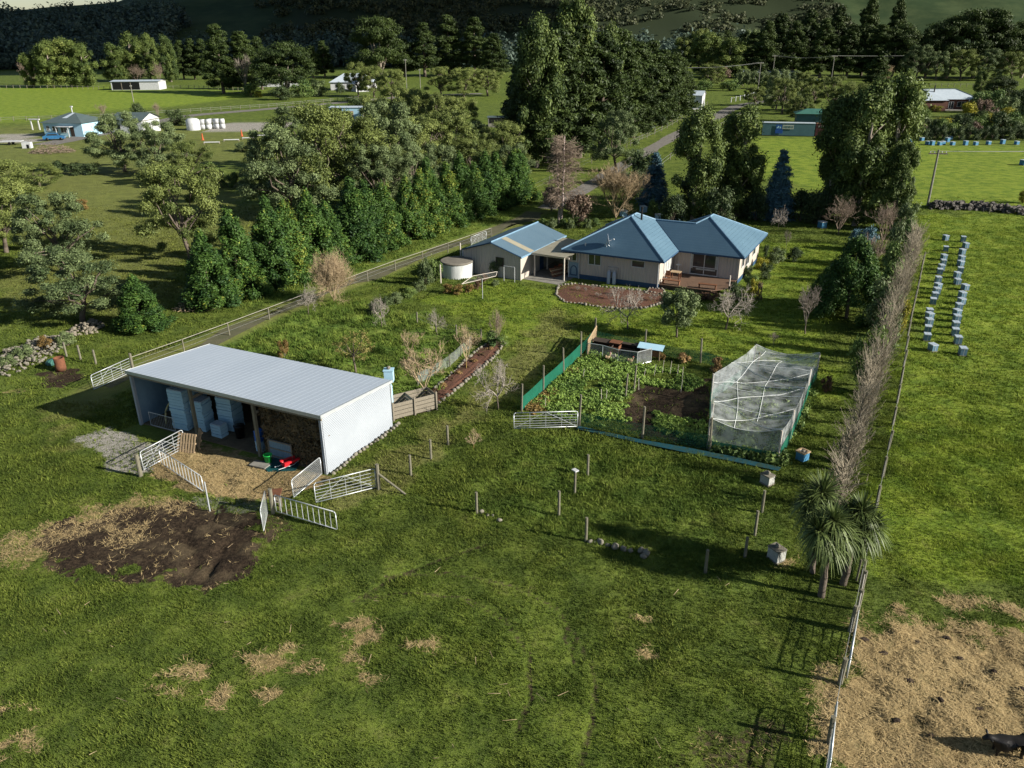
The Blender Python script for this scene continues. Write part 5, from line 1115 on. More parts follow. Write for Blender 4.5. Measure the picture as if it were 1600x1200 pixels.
# hive rows
LH = [(1107, 462), (1108, 530), (1095, 585), (1092, 618), (1080, 650), (1070, 675), (1060, 725), (1057, 770), (1050, 800), (1040, 825), (1028, 860), (1005, 920), (1005, 947), (1002, 985), (995, 1030), (990, 1080), (1025, 1145)]
RH = [(1217, 470), (1232, 510), (1210, 550), (1205, 595), (1200, 622), (1198, 668), (1178, 700), (1180, 738), (1227, 775), (1210, 820), (1205, 862), (1188, 890), (1177, 925), (1175, 965), (1168, 1005), (1165, 1050), (1182, 1100), (1212, 1168)]
HR = random.Random(2)
for nm, LST in (('left', LH), ('right', RH)):
    for i, (x, y) in enumerate(LST):
        dv = 12 if i > len(LST)*.6 else 10
        hive(f'pale blue beehive with silvery lid, {ORD[i]} from the far end of the {nm} row', 1200+x/4, 250+y/4+dv, (.26, .18) if HR.random() < .6 else (.25, .25), 1.12, HR.uniform(-.25, .35)-.15, group=f'beehives in the {nm} paddock row')
for i, (u, v) in enumerate([(1421, 222), (1440, 220), (1449, 226), (1456, 227), (1468, 227), (1473, 226), (1480, 222), (1484, 218), (1488, 227), (1508, 227), (1524, 227), (1544, 226), (1566, 225), (1588, 226)]):
    hive(f'bright blue beehive at the far hedge, {ORD[i]} from the left', u, v, (.3, .3) if i % 3 else (.3, .25, .25), 1.6, .2, 'hiveblue', 'hivelid', group='blue beehives along the far hedge', strap=False)
hive('bright blue beehive at the right edge of the far paddock', 1599, 258, (.4, .4), 2.2, .2, 'hiveblue', 'hivelid', strap=False)
for u, v, lb in [(974, 338, 'pale blue beehive just behind the left roof ridge'), (1005, 332, 'pale blue beehive in shade behind the flue'), (1029, 345, 'beehive seen over the middle of the roof ridge'), (1060, 348, 'white beehive over the roof valley'), (1179, 341, 'bright blue beehive in the shade by the blue spruce'), (1284, 356, 'bright blue beehive under the bare tree at the lawn end')]:
    hive(lb, u, v, (.35, .35), 1.7, .3, 'hiveblue' if 'bright' in lb else 'bluewhite', 'white', group='beehives on the back lawn', strap=False)

# ------------------------------------------------------------------ net cage and garden
nc = thing('net_cage', 'large fruit cage of white netting over poles with green skirt on the right', 'net cage', (14, 45, 0))
NP = [G(*q_, 2.0)[:2]-[14, 45] for q_ in [(1110, 654), (1115, 630), (1115, 584), (1181, 540), (1281, 552), (1267, 577), (1257, 607), (1241, 641), (1222, 673)]]
pm = MB().tube((0, 0, 0), (0, 0, 2.0), .055, n=7).mesh('pole', M['cream'])
for p in NP: place('pole', pm, nc, (p[0], p[1], 0))
LS = [np.array(NP[i]) for i in (0, 1, 2, 3)]; RSd = [np.array(NP[i]) for i in (8, 7, 6, 4)]
Ls = np.array(LS); Rs = np.array([NP[8], NP[7], NP[6], NP[5], NP[4]])
def samp(P_, f): seg = np.r_[0, np.cumsum(np.hypot(*np.diff(P_, axis=0).T))]; return np.array([np.interp(f*seg[-1], seg, P_[:, 0]), np.interp(f*seg[-1], seg, P_[:, 1])])
lk = [0, .17, .52, 1.0]; rk = [0, .24, .5, .76, 1.0]
nu, nv = 26, 34; V = []
for j in range(nv+1):
    fj = j/nv
    for i in range(nu+1):
        fi = i/nu; p = samp(Ls, fj)*(1-fi)+samp(Rs, fj)*fi
        kl = min(abs(fj-q_) for q_ in lk); kr = min(abs(fj-q_) for q_ in rk); e_ = math.sin(math.pi*fi)
        sag = .42*e_*(.6+.4*math.sin(fj*13+1))+.30*(1-fi)**2*min(1, kl*9)*.5+.34*fi**2*min(1, kr*10)*.7+.12*(vn(np.array([fi*6.]), np.array([fj*8.]), 3)[0]-.5)
        V.append((p[0], p[1], 2.03-sag*min(1, e_*2+.8)))
idx = np.arange((nu+1)*(nv+1)).reshape(nv+1, nu+1); F = np.stack([idx[:-1, :-1], idx[:-1, 1:], idx[1:, 1:], idx[1:, :-1]], -1).reshape(-1, 4)
place('top_net', npmesh('top_net', V, F, M['net'], None, True), nc); V = np.array(V).reshape(nv+1, nu+1, 3)
m = MB()
def seam(pts): m.path([(q_[0], q_[1], q_[2]+.02) for q_ in pts], .015, 4)
def vat(j, i): j0_, i0_ = min(int(j), nv-1), min(int(i), nu-1); a_, b_ = j-j0_, i-i0_; return (V[j0_, i0_]*(1-b_)+V[j0_, i0_+1]*b_)*(1-a_)+(V[j0_+1, i0_]*(1-b_)+V[j0_+1, i0_+1]*b_)*a_
for j in (0, 6, 14, 17, 25, nv): seam(V[j])
for (j0, j1) in ((0, 8), (8, 0), (6, 17), (14, 24), (25, 17), (24, nv)): seam([vat(j0+(j1-j0)*i/nu, i) for i in range(nu+1)])
for (i0, i1, ja, jb) in ((9, 5, 0, nv), (16, 14, 4, nv-2)): seam([vat(j, i0+(i1-i0)*j/nv) for j in range(ja, jb)])
m.out('seam', M['rope'], nc)
def side(line, z0, z1, mt, nm, rng=None):
    m2_ = MB(); 
    for i in range(len(line)-1):
        a_, b_ = line[i], line[i+1]; m2_.poly([(a_[0], a_[1], z0), (b_[0], b_[1], z0), (b_[0], b_[1], z1 if np.isscalar(z1) else b_[2]), (a_[0], a_[1], z1 if np.isscalar(z1) else a_[2])])
    m2_.out(nm, M[mt], nc)
side([V[j, nu]+[.02, 0, 0] for j in range(nv+1)], .1, None, 'netside', 'side_net'); side([V[j, 0] for j in range(nv+1)], .1, None, 'netside', 'side_net'); side([V[nv, i] for i in range(nu+1)], .1, None, 'netside', 'side_net'); side([V[0, i] for i in range(nu+1)], .3, None, 'netside', 'side_net')
sk = [np.array([V[j, nu][0]+.06, V[j, nu][1], 0]) for j in range(nv+1)]; side(sk, .02, .85, 'shade', 'green_skirt'); side([V[0, i]-[0, .05, 0] for i in range(nu+1)], .02, .6, 'shade', 'green_skirt'); side([V[nv, i]+[0, .05, 0] for i in range(nu+1)], .02, .9, 'shade', 'green_skirt'); side([V[j, 0]-[.06, 0, 0] for j in range(nv+1)], .02, .75, 'shade', 'green_skirt')
# vegetables
def veg(name, label, poly_, n, size, h, lm, seed, cat='plants', clump=.35):
    P = pxpoly(poly_); lo, hi = P.min(0), P.max(0); rs = np.random.RandomState(seed); x = rs.uniform(lo[0], hi[0], n*7); y = rs.uniform(lo[1], hi[1], n*7)
    ok = (sdist(P, x, y) > -.1) & (fbm(x/1.4, y/1.4, seed, 3) > .42); x, y = x[ok][:n], y[ok][:n]; z = gz(x, y)
    s_ = rs.uniform(.5, 1.3, len(x))*clump; C = np.stack([x-lo[0], y-lo[1], z+s_*.5*h], 1); V_, F_, ti = leaves(rs, C, np.stack([s_, s_, s_*h], 1), 34, size, elong=1.5, lo=.3, updir=.4, ct=np.clip(fbm(x/2, y/2, 8, 3)*1.2-.15, 0, 1))
    return tag(place(name, npmesh(name, V_, F_, LM[lm], {'tint': ('FACE', ti)}), None, (lo[0], lo[1], 0)), label, cat, kind='stuff')
veg('vegetable_foliage', 'leafy green vegetables and weeds filling the left of the fenced garden', [(822, 640), (850, 615), (905, 562), (930, 545), (1000, 572), (1060, 580), (1100, 600), (1075, 610), (1000, 600), (975, 625), (940, 668), (900, 660)], 1700, .085, .8, 'veg', 3, clump=.22)
veg('vegetable_foliage', 'low green weeds along the front of the dug garden soil', [(905, 660), (960, 655), (1010, 668), (1100, 690), (1102, 660), (1040, 650), (1000, 640), (960, 630)], 420, .08, .6, 'veg', 6, clump=.2)
veg('cage_plants', 'dull green plants growing inside the net cage', [(1118, 700), (1218, 722), (1240, 690), (1275, 600), (1190, 575), (1125, 640)], 420, .13, .9, 'shrub', 9)
veg('fence_weeds', 'dark leafy weeds outside the front of the net cage', [(1095, 700), (1225, 728), (1228, 716), (1100, 690)], 150, .13, 1.2, 'shrub', 12)
veg('dead_garden_litter', 'brown dead stalks along the left garden fence', [(822, 640), (850, 615), (900, 575), (903, 583), (860, 625), (835, 650)], 150, .12, .5, 'orange', 14, clump=.25)
t = thing('ground_cloth', 'long bright blue cloth strip on the ground along the garden front fence', 'ground cloth', (0, 0, 0)); P = pxpoly([(905, 669), (1000, 690), (1075, 703), (1140, 716), (1220, 734), (1216, 738), (1130, 720), (1070, 709), (990, 692), (900, 672)])
m = MB(); n = 5
for i in range(4): a_, b_, c_, d_ = P[i], P[i+1], P[8-i], P[9-i]; m.poly([(a_[0], a_[1], .16), (b_[0], b_[1], .16), (c_[0], c_[1], .10), (d_[0], d_[1], .10)])
m.out('cloth', M['bluetarp'], t)
for i, (u, v, h) in enumerate([(977, 622, 1.7), (990, 612, 1.9)]): post(['short dark inner post in the vegetable garden, left of the pair', 'leaning inner post in the vegetable garden, right of the pair'][i], u, v, h, .065, group='posts inside the vegetable garden', tilt=(0, .04))
P0 = [(940, 628, .9), (947, 626, .8), (998, 610, .9), (1022, 588, .9), (1035, 582, 1.0), (1047, 583, .9), (1058, 588, .95), (1066, 594, 1.0), (1064, 612, .9), (852, 638, .8), (911, 590, .7), (1006, 590, .7)]
sm = MB().tube((0, 0, -.05), (0, 0, 1), .018, n=5).mesh('stake', M['cream'])
for i, (u, v, h) in enumerate(P0): t = place('garden_stake', sm, None, G(u, v), 0, (1, 1, h)); t.rotation_euler = (RS.uniform(-.15, .15), RS.uniform(-.15, .15), 0); tag(t, ['left of two stakes near the garden gate side', 'thin stake just right of the leftmost pair partner', 'thin pale stake below the middle inner post', 'first thin stake of the back cluster', 'second thin stake of the back cluster', 'third thin stake of the back cluster', 'fourth thin stake of the back cluster', 'rightmost thin stake at the back of the garden', 'thin stake below the rightmost back stake', 'thin stake near the left garden cloth', 'thin stake at the upper left of the garden', 'thin stake behind the leaning inner post'][i], 'stake', 'thin pale stakes in the vegetable garden')
# poultry pen
pn = thing('poultry_pen', 'small poultry pen with wire panels and red slatted end at the garden back', 'pen', (7, 56, 0)); off = np.array([7, 56])
PP = [g2(*q_)-off for q_ in [(917, 556), (941, 560), (965, 567), (995, 571), (1017, 565)]]
for i in range(4):
    a_, b_ = PP[i], PP[i+1]; m = MB().path([(a_[0], a_[1], .02), (a_[0], a_[1], 1.05), (b_[0], b_[1], 1.05), (b_[0], b_[1], .02), (a_[0], a_[1], .02)], .028, 5); f = m.out('wire_panel', M['galv'], pn)
    MB().poly([(a_[0], a_[1], .05), (b_[0], b_[1], .05), (b_[0], b_[1], 1.03), (a_[0], a_[1], 1.03)]).out('wire', M['mesh'], f)
a_, b_ = g2(918, 556)-off, g2(931, 533)-off; m = MB()
for k_ in range(7): z = .05+k_*.17; m.poly([(a_[0], a_[1], z), (b_[0], b_[1], z), (b_[0], b_[1], z+.11), (a_[0], a_[1], z+.11)])
m.tube((a_[0], a_[1], 0), (a_[0], a_[1], 1.3), .05).tube((b_[0], b_[1], 0), (b_[0], b_[1], 1.3), .05).tube((a_[0], a_[1], 1.28), (b_[0], b_[1], 1.28), .04); m.out('slat_screen', M['palewood'], pn)
for i, (u, v, w_, d_, h, mt, lb) in enumerate([(942, 548, 1.6, .9, .8, 'darkwood', 'dark open timber box in the left of the poultry pen'), (961, 552, .8, .8, .9, 'redwood', 'dark red-brown box in the poultry pen, centre left'), (980, 552, 1.6, .5, .75, 'darkwood', 'long dark box in the middle of the poultry pen'), (1000, 557, .9, .7, .9, 'black', 'black box at the right of the poultry pen')]):
    P = G(u, v); t = thing('nest_box', lb, 'box', P, HSA, 'boxes in the poultry pen'); m = MB().bx(-w_/2, -d_/2, 0, w_/2, -d_/2+.04, h*.7).bx(-w_/2, d_/2-.04, 0, w_/2, d_/2, h).bx(-w_/2, -d_/2+.041, 0, -w_/2+.04, d_/2-.041, h*.8).bx(w_/2-.04, -d_/2+.041, 0, w_/2, d_/2-.041, h*.8); m.out('box', M[mt], t); MB().bx(-w_/2-.03, -d_/2+.1, h+.003, w_/2+.03, d_/2+.03, h+.035).out('lid', M[mt], t)
P = G(1016, 560); t = thing('hutch', 'timber hutch with a pale blue sheet roof at the right of the pen', 'hutch', P, -.35); m = MB()
for x, y in ((-.7, -.3), (.7, -.3), (.7, .3), (-.7, .3)): m.bx(x-.04, y-.04, 0, x+.04, y+.04, .85)
m.out('frame', M['palewood'], t); MB().bx(-.65, -.25, .25, .65, .25, .75).out('box', M['redwood'], t); MB().poly([(-.95, -.5, .95), (.95, -.5, .88), (.95, .5, .98), (-.95, .5, 1.05)]).poly([(-.95, -.5, .92), (-.95, .5, 1.02), (.95, .5, .95), (.95, -.5, .85)]).out('roof_sheet', M['bluewhite'], t)
HEN = None
def hen(label, u, v, rz, mt):
    P = G(u, v); t = tag(place('hen', None, None, (P[0], P[1], 0), rz), label, 'hen', 'hens in the pen')
    m = MB().blob((0, 0, .24), (.2, .12, .13), 10, 7, .04, random.Random(2)).blob((.17, 0, .38), (.07, .06, .13), 8, 6, .04, random.Random(2)).blob((.21, 0, .48), (.06, .045, .05), 8, 5, .03, random.Random(1)).blob((-.2, 0, .34), (.1, .05, .13), 8, 5, .05, random.Random(4)).tube((.0, .05, 0), (0, .05, .16), .012).tube((.0, -.05, 0), (0, -.05, .16), .012).tube((.26, 0, .48), (.31, 0, .46), .018, .002)
    m.out('body', M[mt], t, True); MB().bx(.17, -.008, .52, .25, .008, .56).out('comb', M['red'], t)
hen('brown hen in the left of the pen', 950, 563, .5, 'palewood'); hen('pale hen near the middle wire panel', 957, 561, 2.5, 'cream'); hen('brown hen near the corner of the pen', 985, 568, .2, 'palewood')

# ------------------------------------------------------------------ black cow
P = G(1570, 1178); t = thing('cow', 'black cow on the straw with its head turned towards the fence', 'cow', (P[0], P[1], 0), math.radians(172))
rsb = bmv = None
cme = bpy.data.meshes.new('body')
cv = [(-.62, 0, .72), (-.35, 0, .74), (0, 0, .70), (.35, 0, .74), (.62, 0, .84), (.80, 0, .96), (.92, .0, .92), (1.08, 0, .78),
      (-.62, .15, .50), (-.52, .17, .28), (-.60, .17, .02), (-.62, -.15, .50), (-.52, -.17, .28), (-.60, -.17, .02),
      (.42, .14, .45), (.42, .15, .24), (.42, .15, .02), (.42, -.14, .45), (.42, -.15, .24), (.42, -.15, .02), (-.78, 0, .70), (-.86, 0, .30)]
ce = [(0, 1), (1, 2), (2, 3), (3, 4), (4, 5), (5, 6), (6, 7), (0, 8), (8, 9), (9, 10), (0, 11), (11, 12), (12, 13), (3, 14), (14, 15), (15, 16), (3, 17), (17, 18), (18, 19), (0, 20), (20, 21)]
crad = [.30, .31, .33, .30, .17, .13, .12, .075, .12, .065, .05, .12, .065, .05, .10, .055, .05, .10, .055, .05, .04, .025]
cme.from_pydata(cv, ce, []); cme.materials.append(M['cow']); co = place('body', cme, t); co.scale = (.78, .95, .74)
smod = co.modifiers.new('skin', 'SKIN'); 
for i, r_ in enumerate(crad): cme.skin_vertices[0].data[i].radius = (r_, r_)
cme.skin_vertices[0].data[1].use_root = True; sb = co.modifiers.new('sub', 'SUBSURF'); sb.levels = 2; sb.render_levels = 2
for s_ in (-1, 1): MB().blob((0, 0, 0), (.045, .11, .025), 8, 5, .05, random.Random(1)).out('ear', M['cow'], t, True).matrix_local = Matrix.Translation((.66, s_*.19, .74)) @ Matrix.Rotation(s_*.4, 4, 'X')

# ------------------------------------------------------------------ cabbage trees
def cabbage(label, u, v, heads, r=.13):
    P = G(u, v); P[2] = gz(P[0], P[1])[0]-.05; rs = np.random.RandomState(int(u)); t = thing('cabbage_tree', label, 'cabbage tree', P, 0, 'cabbage trees at the boundary'); S = []
    hz_ = heads[0][2]; f = limb(rs, S, (0, 0, 0), (heads[0][0]*.5, heads[0][1]*.5, hz_*.62), r*1.25, r, 5, .03)
    Vs = []; Fs = []; Ts = []; n0 = 0
    for (hx_, hy_, z_, R_) in heads:
        limb(rs, S, f, (hx_, hy_, z_), r*.85, r*.6, 3, .04)
        n = 330; d = rs.normal(size=(n, 3)); d[:, 2] += .25; d /= np.linalg.norm(d, axis=1)[:, None]; L_ = R_*rs.uniform(.6, 1.15, n); ti = rs.uniform(0, 1, n)
        side_ = np.cross(d, [0, 0, 1.]); side_ /= np.linalg.norm(side_, axis=1)[:, None]+1e-6; w_ = .024
        k = 5; pts = []; c = np.array([hx_, hy_, z_])+d*.08
        for j in range(k):
            fj = j/(k-1); dr = np.zeros((n, 3)); dr[:, 2] = -(.35+.35*(d[:, 2] < .2))*fj**2.4*L_*(1-np.clip(d[:, 2], 0, 1)*.95)
            pts.append(c+d*L_[:, None]*fj+dr)
        ww = [w_*.8, w_*1.25, w_*1.2, w_*.8, .004]
        VV = np.stack([np.stack([pts[j]-side_*ww[j], pts[j]+side_*ww[j]], 1) for j in range(k)], 1).reshape(n, k*2, 3)
        base = np.arange(n)[:, None]*(k*2)+n0; FF = np.concatenate([np.concatenate([base+2*j, base+2*j+1, base+2*j+3, base+2*j+2], 1) for j in range(k-1)], 0)
        Vs.append(VV.reshape(-1, 3)); Fs.append(FF); Ts.append(np.tile(ti, k-1)); n0 += n*k*2
    place('crown', npmesh('crown', np.concatenate(Vs), np.concatenate(Fs), LM['cabbage'], {'tint': ('FACE', np.concatenate(Ts))}), t)
    v_, f_ = segs_mesh(S, 9); place('trunk', npmesh('trunk', v_, f_, M['trunk'], None, True), t)
cabbage('thick cabbage tree in front, trunk base nearest the camera', 1283, 932, [(-.1, .1, 2.8, .95), (.1, .35, 3.7, .95), (.45, .2, 3.15, .85), (-.5, .2, 3.3, .85)])
cabbage('cabbage tree at the right of the clump beside the fence', 1317, 913, [(.2, 0, 2.9, 1.0), (.7, .1, 3.05, .9), (.4, .4, 3.6, .9), (.0, .5, 3.3, .85)])
cabbage('slender cabbage tree at the left back of the clump', 1269, 896, [(-.1, .3, 3.1, .95), (.1, .6, 3.9, 1.05), (-.4, .5, 3.6, .85)], .1)
# ------------------------------------------------------------------ far buildings
def box_house(name, label, cat, u, v, rz, W, D, wh, rh, wallm, roofm, kind='hip', ov=.5, group=None):
    P = G(u, v); t = thing(name, label, cat, (P[0], P[1], 0), rz, group)
    MB().prism([(0, 0), (W, 0), (W, D), (0, D)], 0, wh, False).out('wall', M[wallm], t)
    a_, b_, c_, d_ = (-ov, -ov, wh), (W+ov, -ov, wh), (W+ov, D+ov, wh), (-ov, D+ov, wh); hgt_ = wh+rh; s_ = D/2
    if kind == 'hip': p, q_ = (s_, D/2, hgt_), (W-s_, D/2, hgt_)
    else: p, q_ = (-ov, D/2, hgt_), (W+ov, D/2, hgt_)
    f = [(a_, b_, q_, p), (c_, d_, p, q_)]
    if kind == 'hip': f += [(b_, c_, q_), (d_, a_, p)]
    r_ = roof_mesh(t, 'roof', f, roofm); MB().poly([(x, y, z-.03) for x, y, z in (a_, d_, c_, b_)]).out('soffit', M['cream'], r_)
    if kind != 'hip': MB().poly([(0, 0, wh), (0, D, wh), (0, D/2, hgt_-.08)]).poly([(W, 0, wh), (W, D/2, hgt_-.08), (W, D, wh)]).out('gable', M[wallm], t)
    return t, r_
wh, wr = box_house('weatherboard_house', 'pale blue weatherboard house with grey-green hipped roof and mast beyond the left paddock', 'house', 71, 213, math.radians(-10), 10.5, 9, 3.2, 2.0, 'bluewhite', 'roofgreyg')
for x0, x1, z0, z1 in ((.8, 1.6, 1.2, 2.5), (2.4, 3.9, 1.2, 2.4), (4.6, 6.2, .9, 2.4)): window(wh, 'x', 0, x0, x1, z0, z1, cols=2)
MB().bx(4.3, -1.6, 2.35, 8.2, 0, 2.45).bx(7.6, -1.55, .0, 7.75, -1.4, 2.35).bx(4.4, -1.55, 0, 4.52, -1.43, 2.35).out('porch', M['white'], wh); MB().bx(7.2, -.04, .1, 8.2, -.015, 2.2).out('door', M['darkwood'], wh)
MB().poly([(3.9, 1.2, 3.87), (5.4, 1.2, 3.87), (6.2, 4.3, 5.16), (5.5, 4.3, 5.16)]).out('pale_roof_strip', M['roofwhite'], wr); MB().tube((5.3, 4.5, 4.6), (5.3, 4.5, 6.6), .12).bx(5.1, 4.3, 6.4, 5.6, 4.7, 6.7).out('flue', M['white'], wr)
wing, _ = box_house('house_wing', 'white wing of the far left house showing past the dark tree', 'house', 178, 209, math.radians(-8), 8, 8, 3.2, 1.6, 'white', 'roofgreyg', 'gable'); window(wing, 'x', 0, 1.0, 2.2, 1, 2.3); window(wing, 'x', 0, 4.2, 6.0, .6, 2.4, cols=2)
P = G(50, 203); t = thing('garden_arch', 'white timber arch over the path left of the pale blue house', 'arch', P, -.1); MB().bx(0, 0, 0, .25, .25, 2.5).out('post', M['white'], t); MB().bx(2.0, 0, 0, 2.25, .25, 2.5).out('post', M['white'], t); MB().bx(-.3, -.1, 2.5, 2.6, .35, 2.75).out('lintel', M['white'], t)
def car(label, u, v, rz, paint, s_=1.0, name='parked_car'):
    P = G(u, v); t = thing(name, label, 'car', P, rz); t.scale = (s_, s_, s_); b = MB()
    pr_ = [(-2.1, .35), (2.1, .35), (2.15, .75), (1.2, .95), (.75, 1.45), (-1.1, 1.48), (-1.7, .98), (-2.12, .9)]
    n = len(pr_); m = MB(); m.v = [(x, -.82 if z < 1 else -.68, z) for x, z in pr_]+[(x, .82 if z < 1 else .68, z) for x, z in pr_]; m.f = [tuple(range(n)), tuple(n+i for i in reversed(range(n)))]+[(i, n+i, n+(i+1) % n, (i+1) % n) for i in range(n)]
    m.out('body', M[paint], t)
    for s in (-1, 1): MB().poly([(.62, s*.74, 1.38), (-1.0, s*.74, 1.4), (-1.45, s*.81, 1.0), (1.05, s*.81, .98)]).out('side_window', M['glass'], t)
    MB().poly([(1.21, -.7, .97), (1.21, .7, .97), (.78, .62, 1.43), (.78, -.62, 1.43)]).out('windscreen', M['glass'], t)
    for x in (-1.3, 1.35):
        for y in (-.78, .78): w_ = MB().lathe([(0, -.1), (.28, -.1), (.31, 0), (.28, .1), (0, .1)], 14).out('wheel', M['black'], t, True); w_.location = (x, y, .31); w_.rotation_euler = (math.pi/2, 0, 0)
    for s in (-1, 1): MB().bx(2.13, s*.6-.13, .58, 2.17, s*.6+.13, .72).out('headlight', M['white'], t)
    return t
car('blue car parked in front of the pale blue weatherboard house', 86, 219, .3, 'carblue', 1.1); car('bright blue car far away under the dark pines', 1271, 129, .2, 'carblue', 1.3); car('pale vehicle glimpsed by the container end behind the trees', 1178, 205, 1.2, 'carwhite', 1.1)
P = G(18, 226); t = thing('flat_trailer', 'pale flat-deck trailer at the left edge of the gravel yard', 'trailer', P, .1); MB().bx(-2, -1, .7, 2.4, 1, .82).out('deck', M['white'], t); MB().bx(2.4, -.05, .6, 3.4, .05, .7).out('drawbar', M['galv'], t)
for y in (-.9, .9): w_ = MB().lathe([(0, -.1), (.32, -.1), (.32, .1), (0, .1)], 12).out('wheel', M['black'], t); w_.location = (0, y, .33); w_.rotation_euler = (math.pi/2, 0, 0)
P = G(35, 232); t = thing('calf_shelter', 'small white box shelter with dark arched opening in front of the gravel yard', 'shelter', P, .1); MB().bx(0, 0, 0, 1.8, 1.2, 1.25).out('shell', M['white'], t); MB().prism([(.95, -.02), (1.5, -.02), (1.5, -.005), (.95, -.005)], .02, .8).out('opening', M['black'], t)  # opening is a black panel: inner shade painted on a closed shell
fs, _ = box_house('open_hay_shed', 'long low shed with white roof and dark open bays in the far paddock', 'shed', 175, 141, math.radians(2), 21, 9, 3.6, .5, 'white', 'roofwhite', 'gable', .4); MB().bx(.6, -.06, .2, 12.5, -.02, 3.3).out('bays_shade_panel', M['black'], fs)  # black panel paints the shade of the bays; wall behind is closed
for x in (4.5, 8.5): MB().bx(x, -.12, 0, x+.25, -.07, 3.4).out('post', M['timber'], fs)
fh, fr_ = box_house('farmhouse', 'white far farmhouse with pale grey hipped roof among shrubs', 'house', 517, 141, math.radians(4), 19, 11, 3.2, 3.4, 'white', 'roofwhite', 'hip', .6)
for x0 in (2, 7, 12, 15.5): window(fh, 'x', 0, x0, x0+1.8, .9, 2.5)
box_house('farmhouse_annex', 'gabled end of the far white farmhouse', 'house', 549, 142, math.radians(-65), 8, 7, 3, 2.6, 'white', 'roofwhite', 'gable', .5)
box_house('low_shed', 'low grey-roofed building half hidden at the far left shrubs', 'shed', 402, 136, .02, 18, 7, 2.4, .8, 'white', 'roofwhite', 'gable')
st, _ = box_house('stable', 'pale grey stable shed with one dark open bay beyond the olive trees', 'shed', 516, 186, math.radians(-3), 9.6, 5, 3.1, .3, 'bluewhite', 'roofwhite', 'gable', .2); MB().bx(.3, -.06, .2, 3.6, -.02, 2.9).out('bay_shade_panel', M['black'], st); MB().bx(5.3, -.05, .1, 6.1, -.02, 2.2).bx(6.2, -.05, .1, 6.9, -.02, 2.2).out('door', M['palewood'], st)  # bay is a black sheet standing for its inner shade, on solid wall
P = G(575, 187); t = thing('round_caravan', 'round-topped white horse float at the right end of the grey stable', 'trailer', P, .3); pr_ = [(-1.6, .5), (1.6, .5), (1.7, 1.6), (1.2, 2.6), (.4, 3.0), (-.8, 2.95), (-1.5, 2.3)]; m = MB(); n = 7; m.v = [(x, -1.1, z) for x, z in pr_]+[(x, 1.1, z) for x, z in pr_]; m.f = [tuple(range(n)), tuple(n+i for i in reversed(range(n)))]+[(i, n+i, n+(i+1) % n, (i+1) % n) for i in range(n)]; m.out('shell', M['white'], t); MB().bx(-1.2, -1.14, .7, -.5, -1.11, 2.3).out('door', M['redwood'], t)
for x in (-.6, .6): w_ = MB().lathe([(0, -.1), (.34, -.1), (.34, .1), (0, .1)], 12).out('wheel', M['black'], t); w_.location = (x, -1.0, .34); w_.rotation_euler = (math.pi/2, 0, 0)
P = G(545, 201); t = thing('white_board', 'white board standing in front of the grey stable', 'board', P, 0); MB().bx(0, 0, .3, 2.2, .08, 2.1).out('board', M['white'], t); MB().bx(.2, .085, 0, .3, .18, 2.1).bx(1.9, .085, 0, 2.0, .18, 2.1).out('leg', M['timber'], t)
P = G(560, 199); t = thing('timber_rails', 'two low timber rails beside the white board', 'rails', P, 0); MB().bx(0, 0, .5, 3.5, .1, .65).bx(0, 0, .1, 3.5, .1, .25).out('rail', M['palewood'], t); MB().bx(0, .105, 0, .12, .2, .7).bx(3.3, .105, 0, 3.42, .2, .7).out('post', M['timber'], t)
s2_, _ = box_house('field_shelter', 'small open-fronted field shelter against the dark pines', 'shed', 763, 199, .05, 6.5, 4, 2.4, .3, 'concrete', 'roofgreyg', 'gable', .2); MB().bx(.3, -.05, 1.0, 5.8, -.02, 2.3).out('opening', M['black'], s2_)  # dark front is a black panel painting interior shade on a closed box
for i, (u, v, w_) in enumerate([(303, 203, 3.4), (318, 202, 2.6), (329, 201, 3.0), (340, 201, 2.2)]):
    P = G(u, v); t = thing('white_water_tank' if i in (0,) else 'wrapped_bale_stack', ['white round tank at the yard by the left road', 'first white wrapped bale stack beside the round tank', 'second white wrapped bale stack beside the round tank', 'white bale stack at the right end of the yard row'][i], 'tank' if i == 0 else 'bales', P, 0, None if i == 0 else 'white bales in the roadside yard')
    if i == 0: MB().lathe([(1.7, 0), (1.7, 2.4), (1.2, 2.8), (0, 3)], 20).out('tank', M['white'], t, True)
    else:
        for z in (0, 1.25): MB().lathe([(0, z), (.62, z+.02), (.68, z+.6), (.62, z+1.2), (0, z+1.22)], 12).lathe([(0, z), (.62, z+.02), (.68, z+.6), (.62, z+1.2), (0, z+1.22)], 12, (1.4, .1)).out('bale', M['white'], t, True)
for i, (u, v) in enumerate([(317, 219), (378, 213)]):
    P = G(u, v); t = thing('orange_marker', ['left of the two orange markers on the grass by the white poles', 'right of the two orange markers on the grass by the white poles'][i], 'marker', P, 0, 'orange markers'); MB().lathe([(.28, 0), (.22, .3), (.1, 1.5), (0, 1.55)], 10).out('cone', M['orange'], t); MB().bx(-.35, -.35, 0, .35, .35, .05).out('base', M['orange'], t)
for i, (u, v, L_) in enumerate([(319, 225, 3.4), (350, 221, 3.4), (379, 218, 2.6), (402, 214, 3.2)]):
    P = G(u, v); t = thing('white_jump_pole', ORD[i]+' from the left of the white jump poles lying on the paddock', 'pole', P, .1, 'white jump poles'); MB().tube((0, 0, .35), (L_, 0, .35), .14, n=8).out('pole', M['white'], t); MB().bx(-.05, -.25, 0, .1, .25, .3).bx(L_-.1, -.25, 0, L_+.05, .25, .3).out('foot', M['timber'], t)
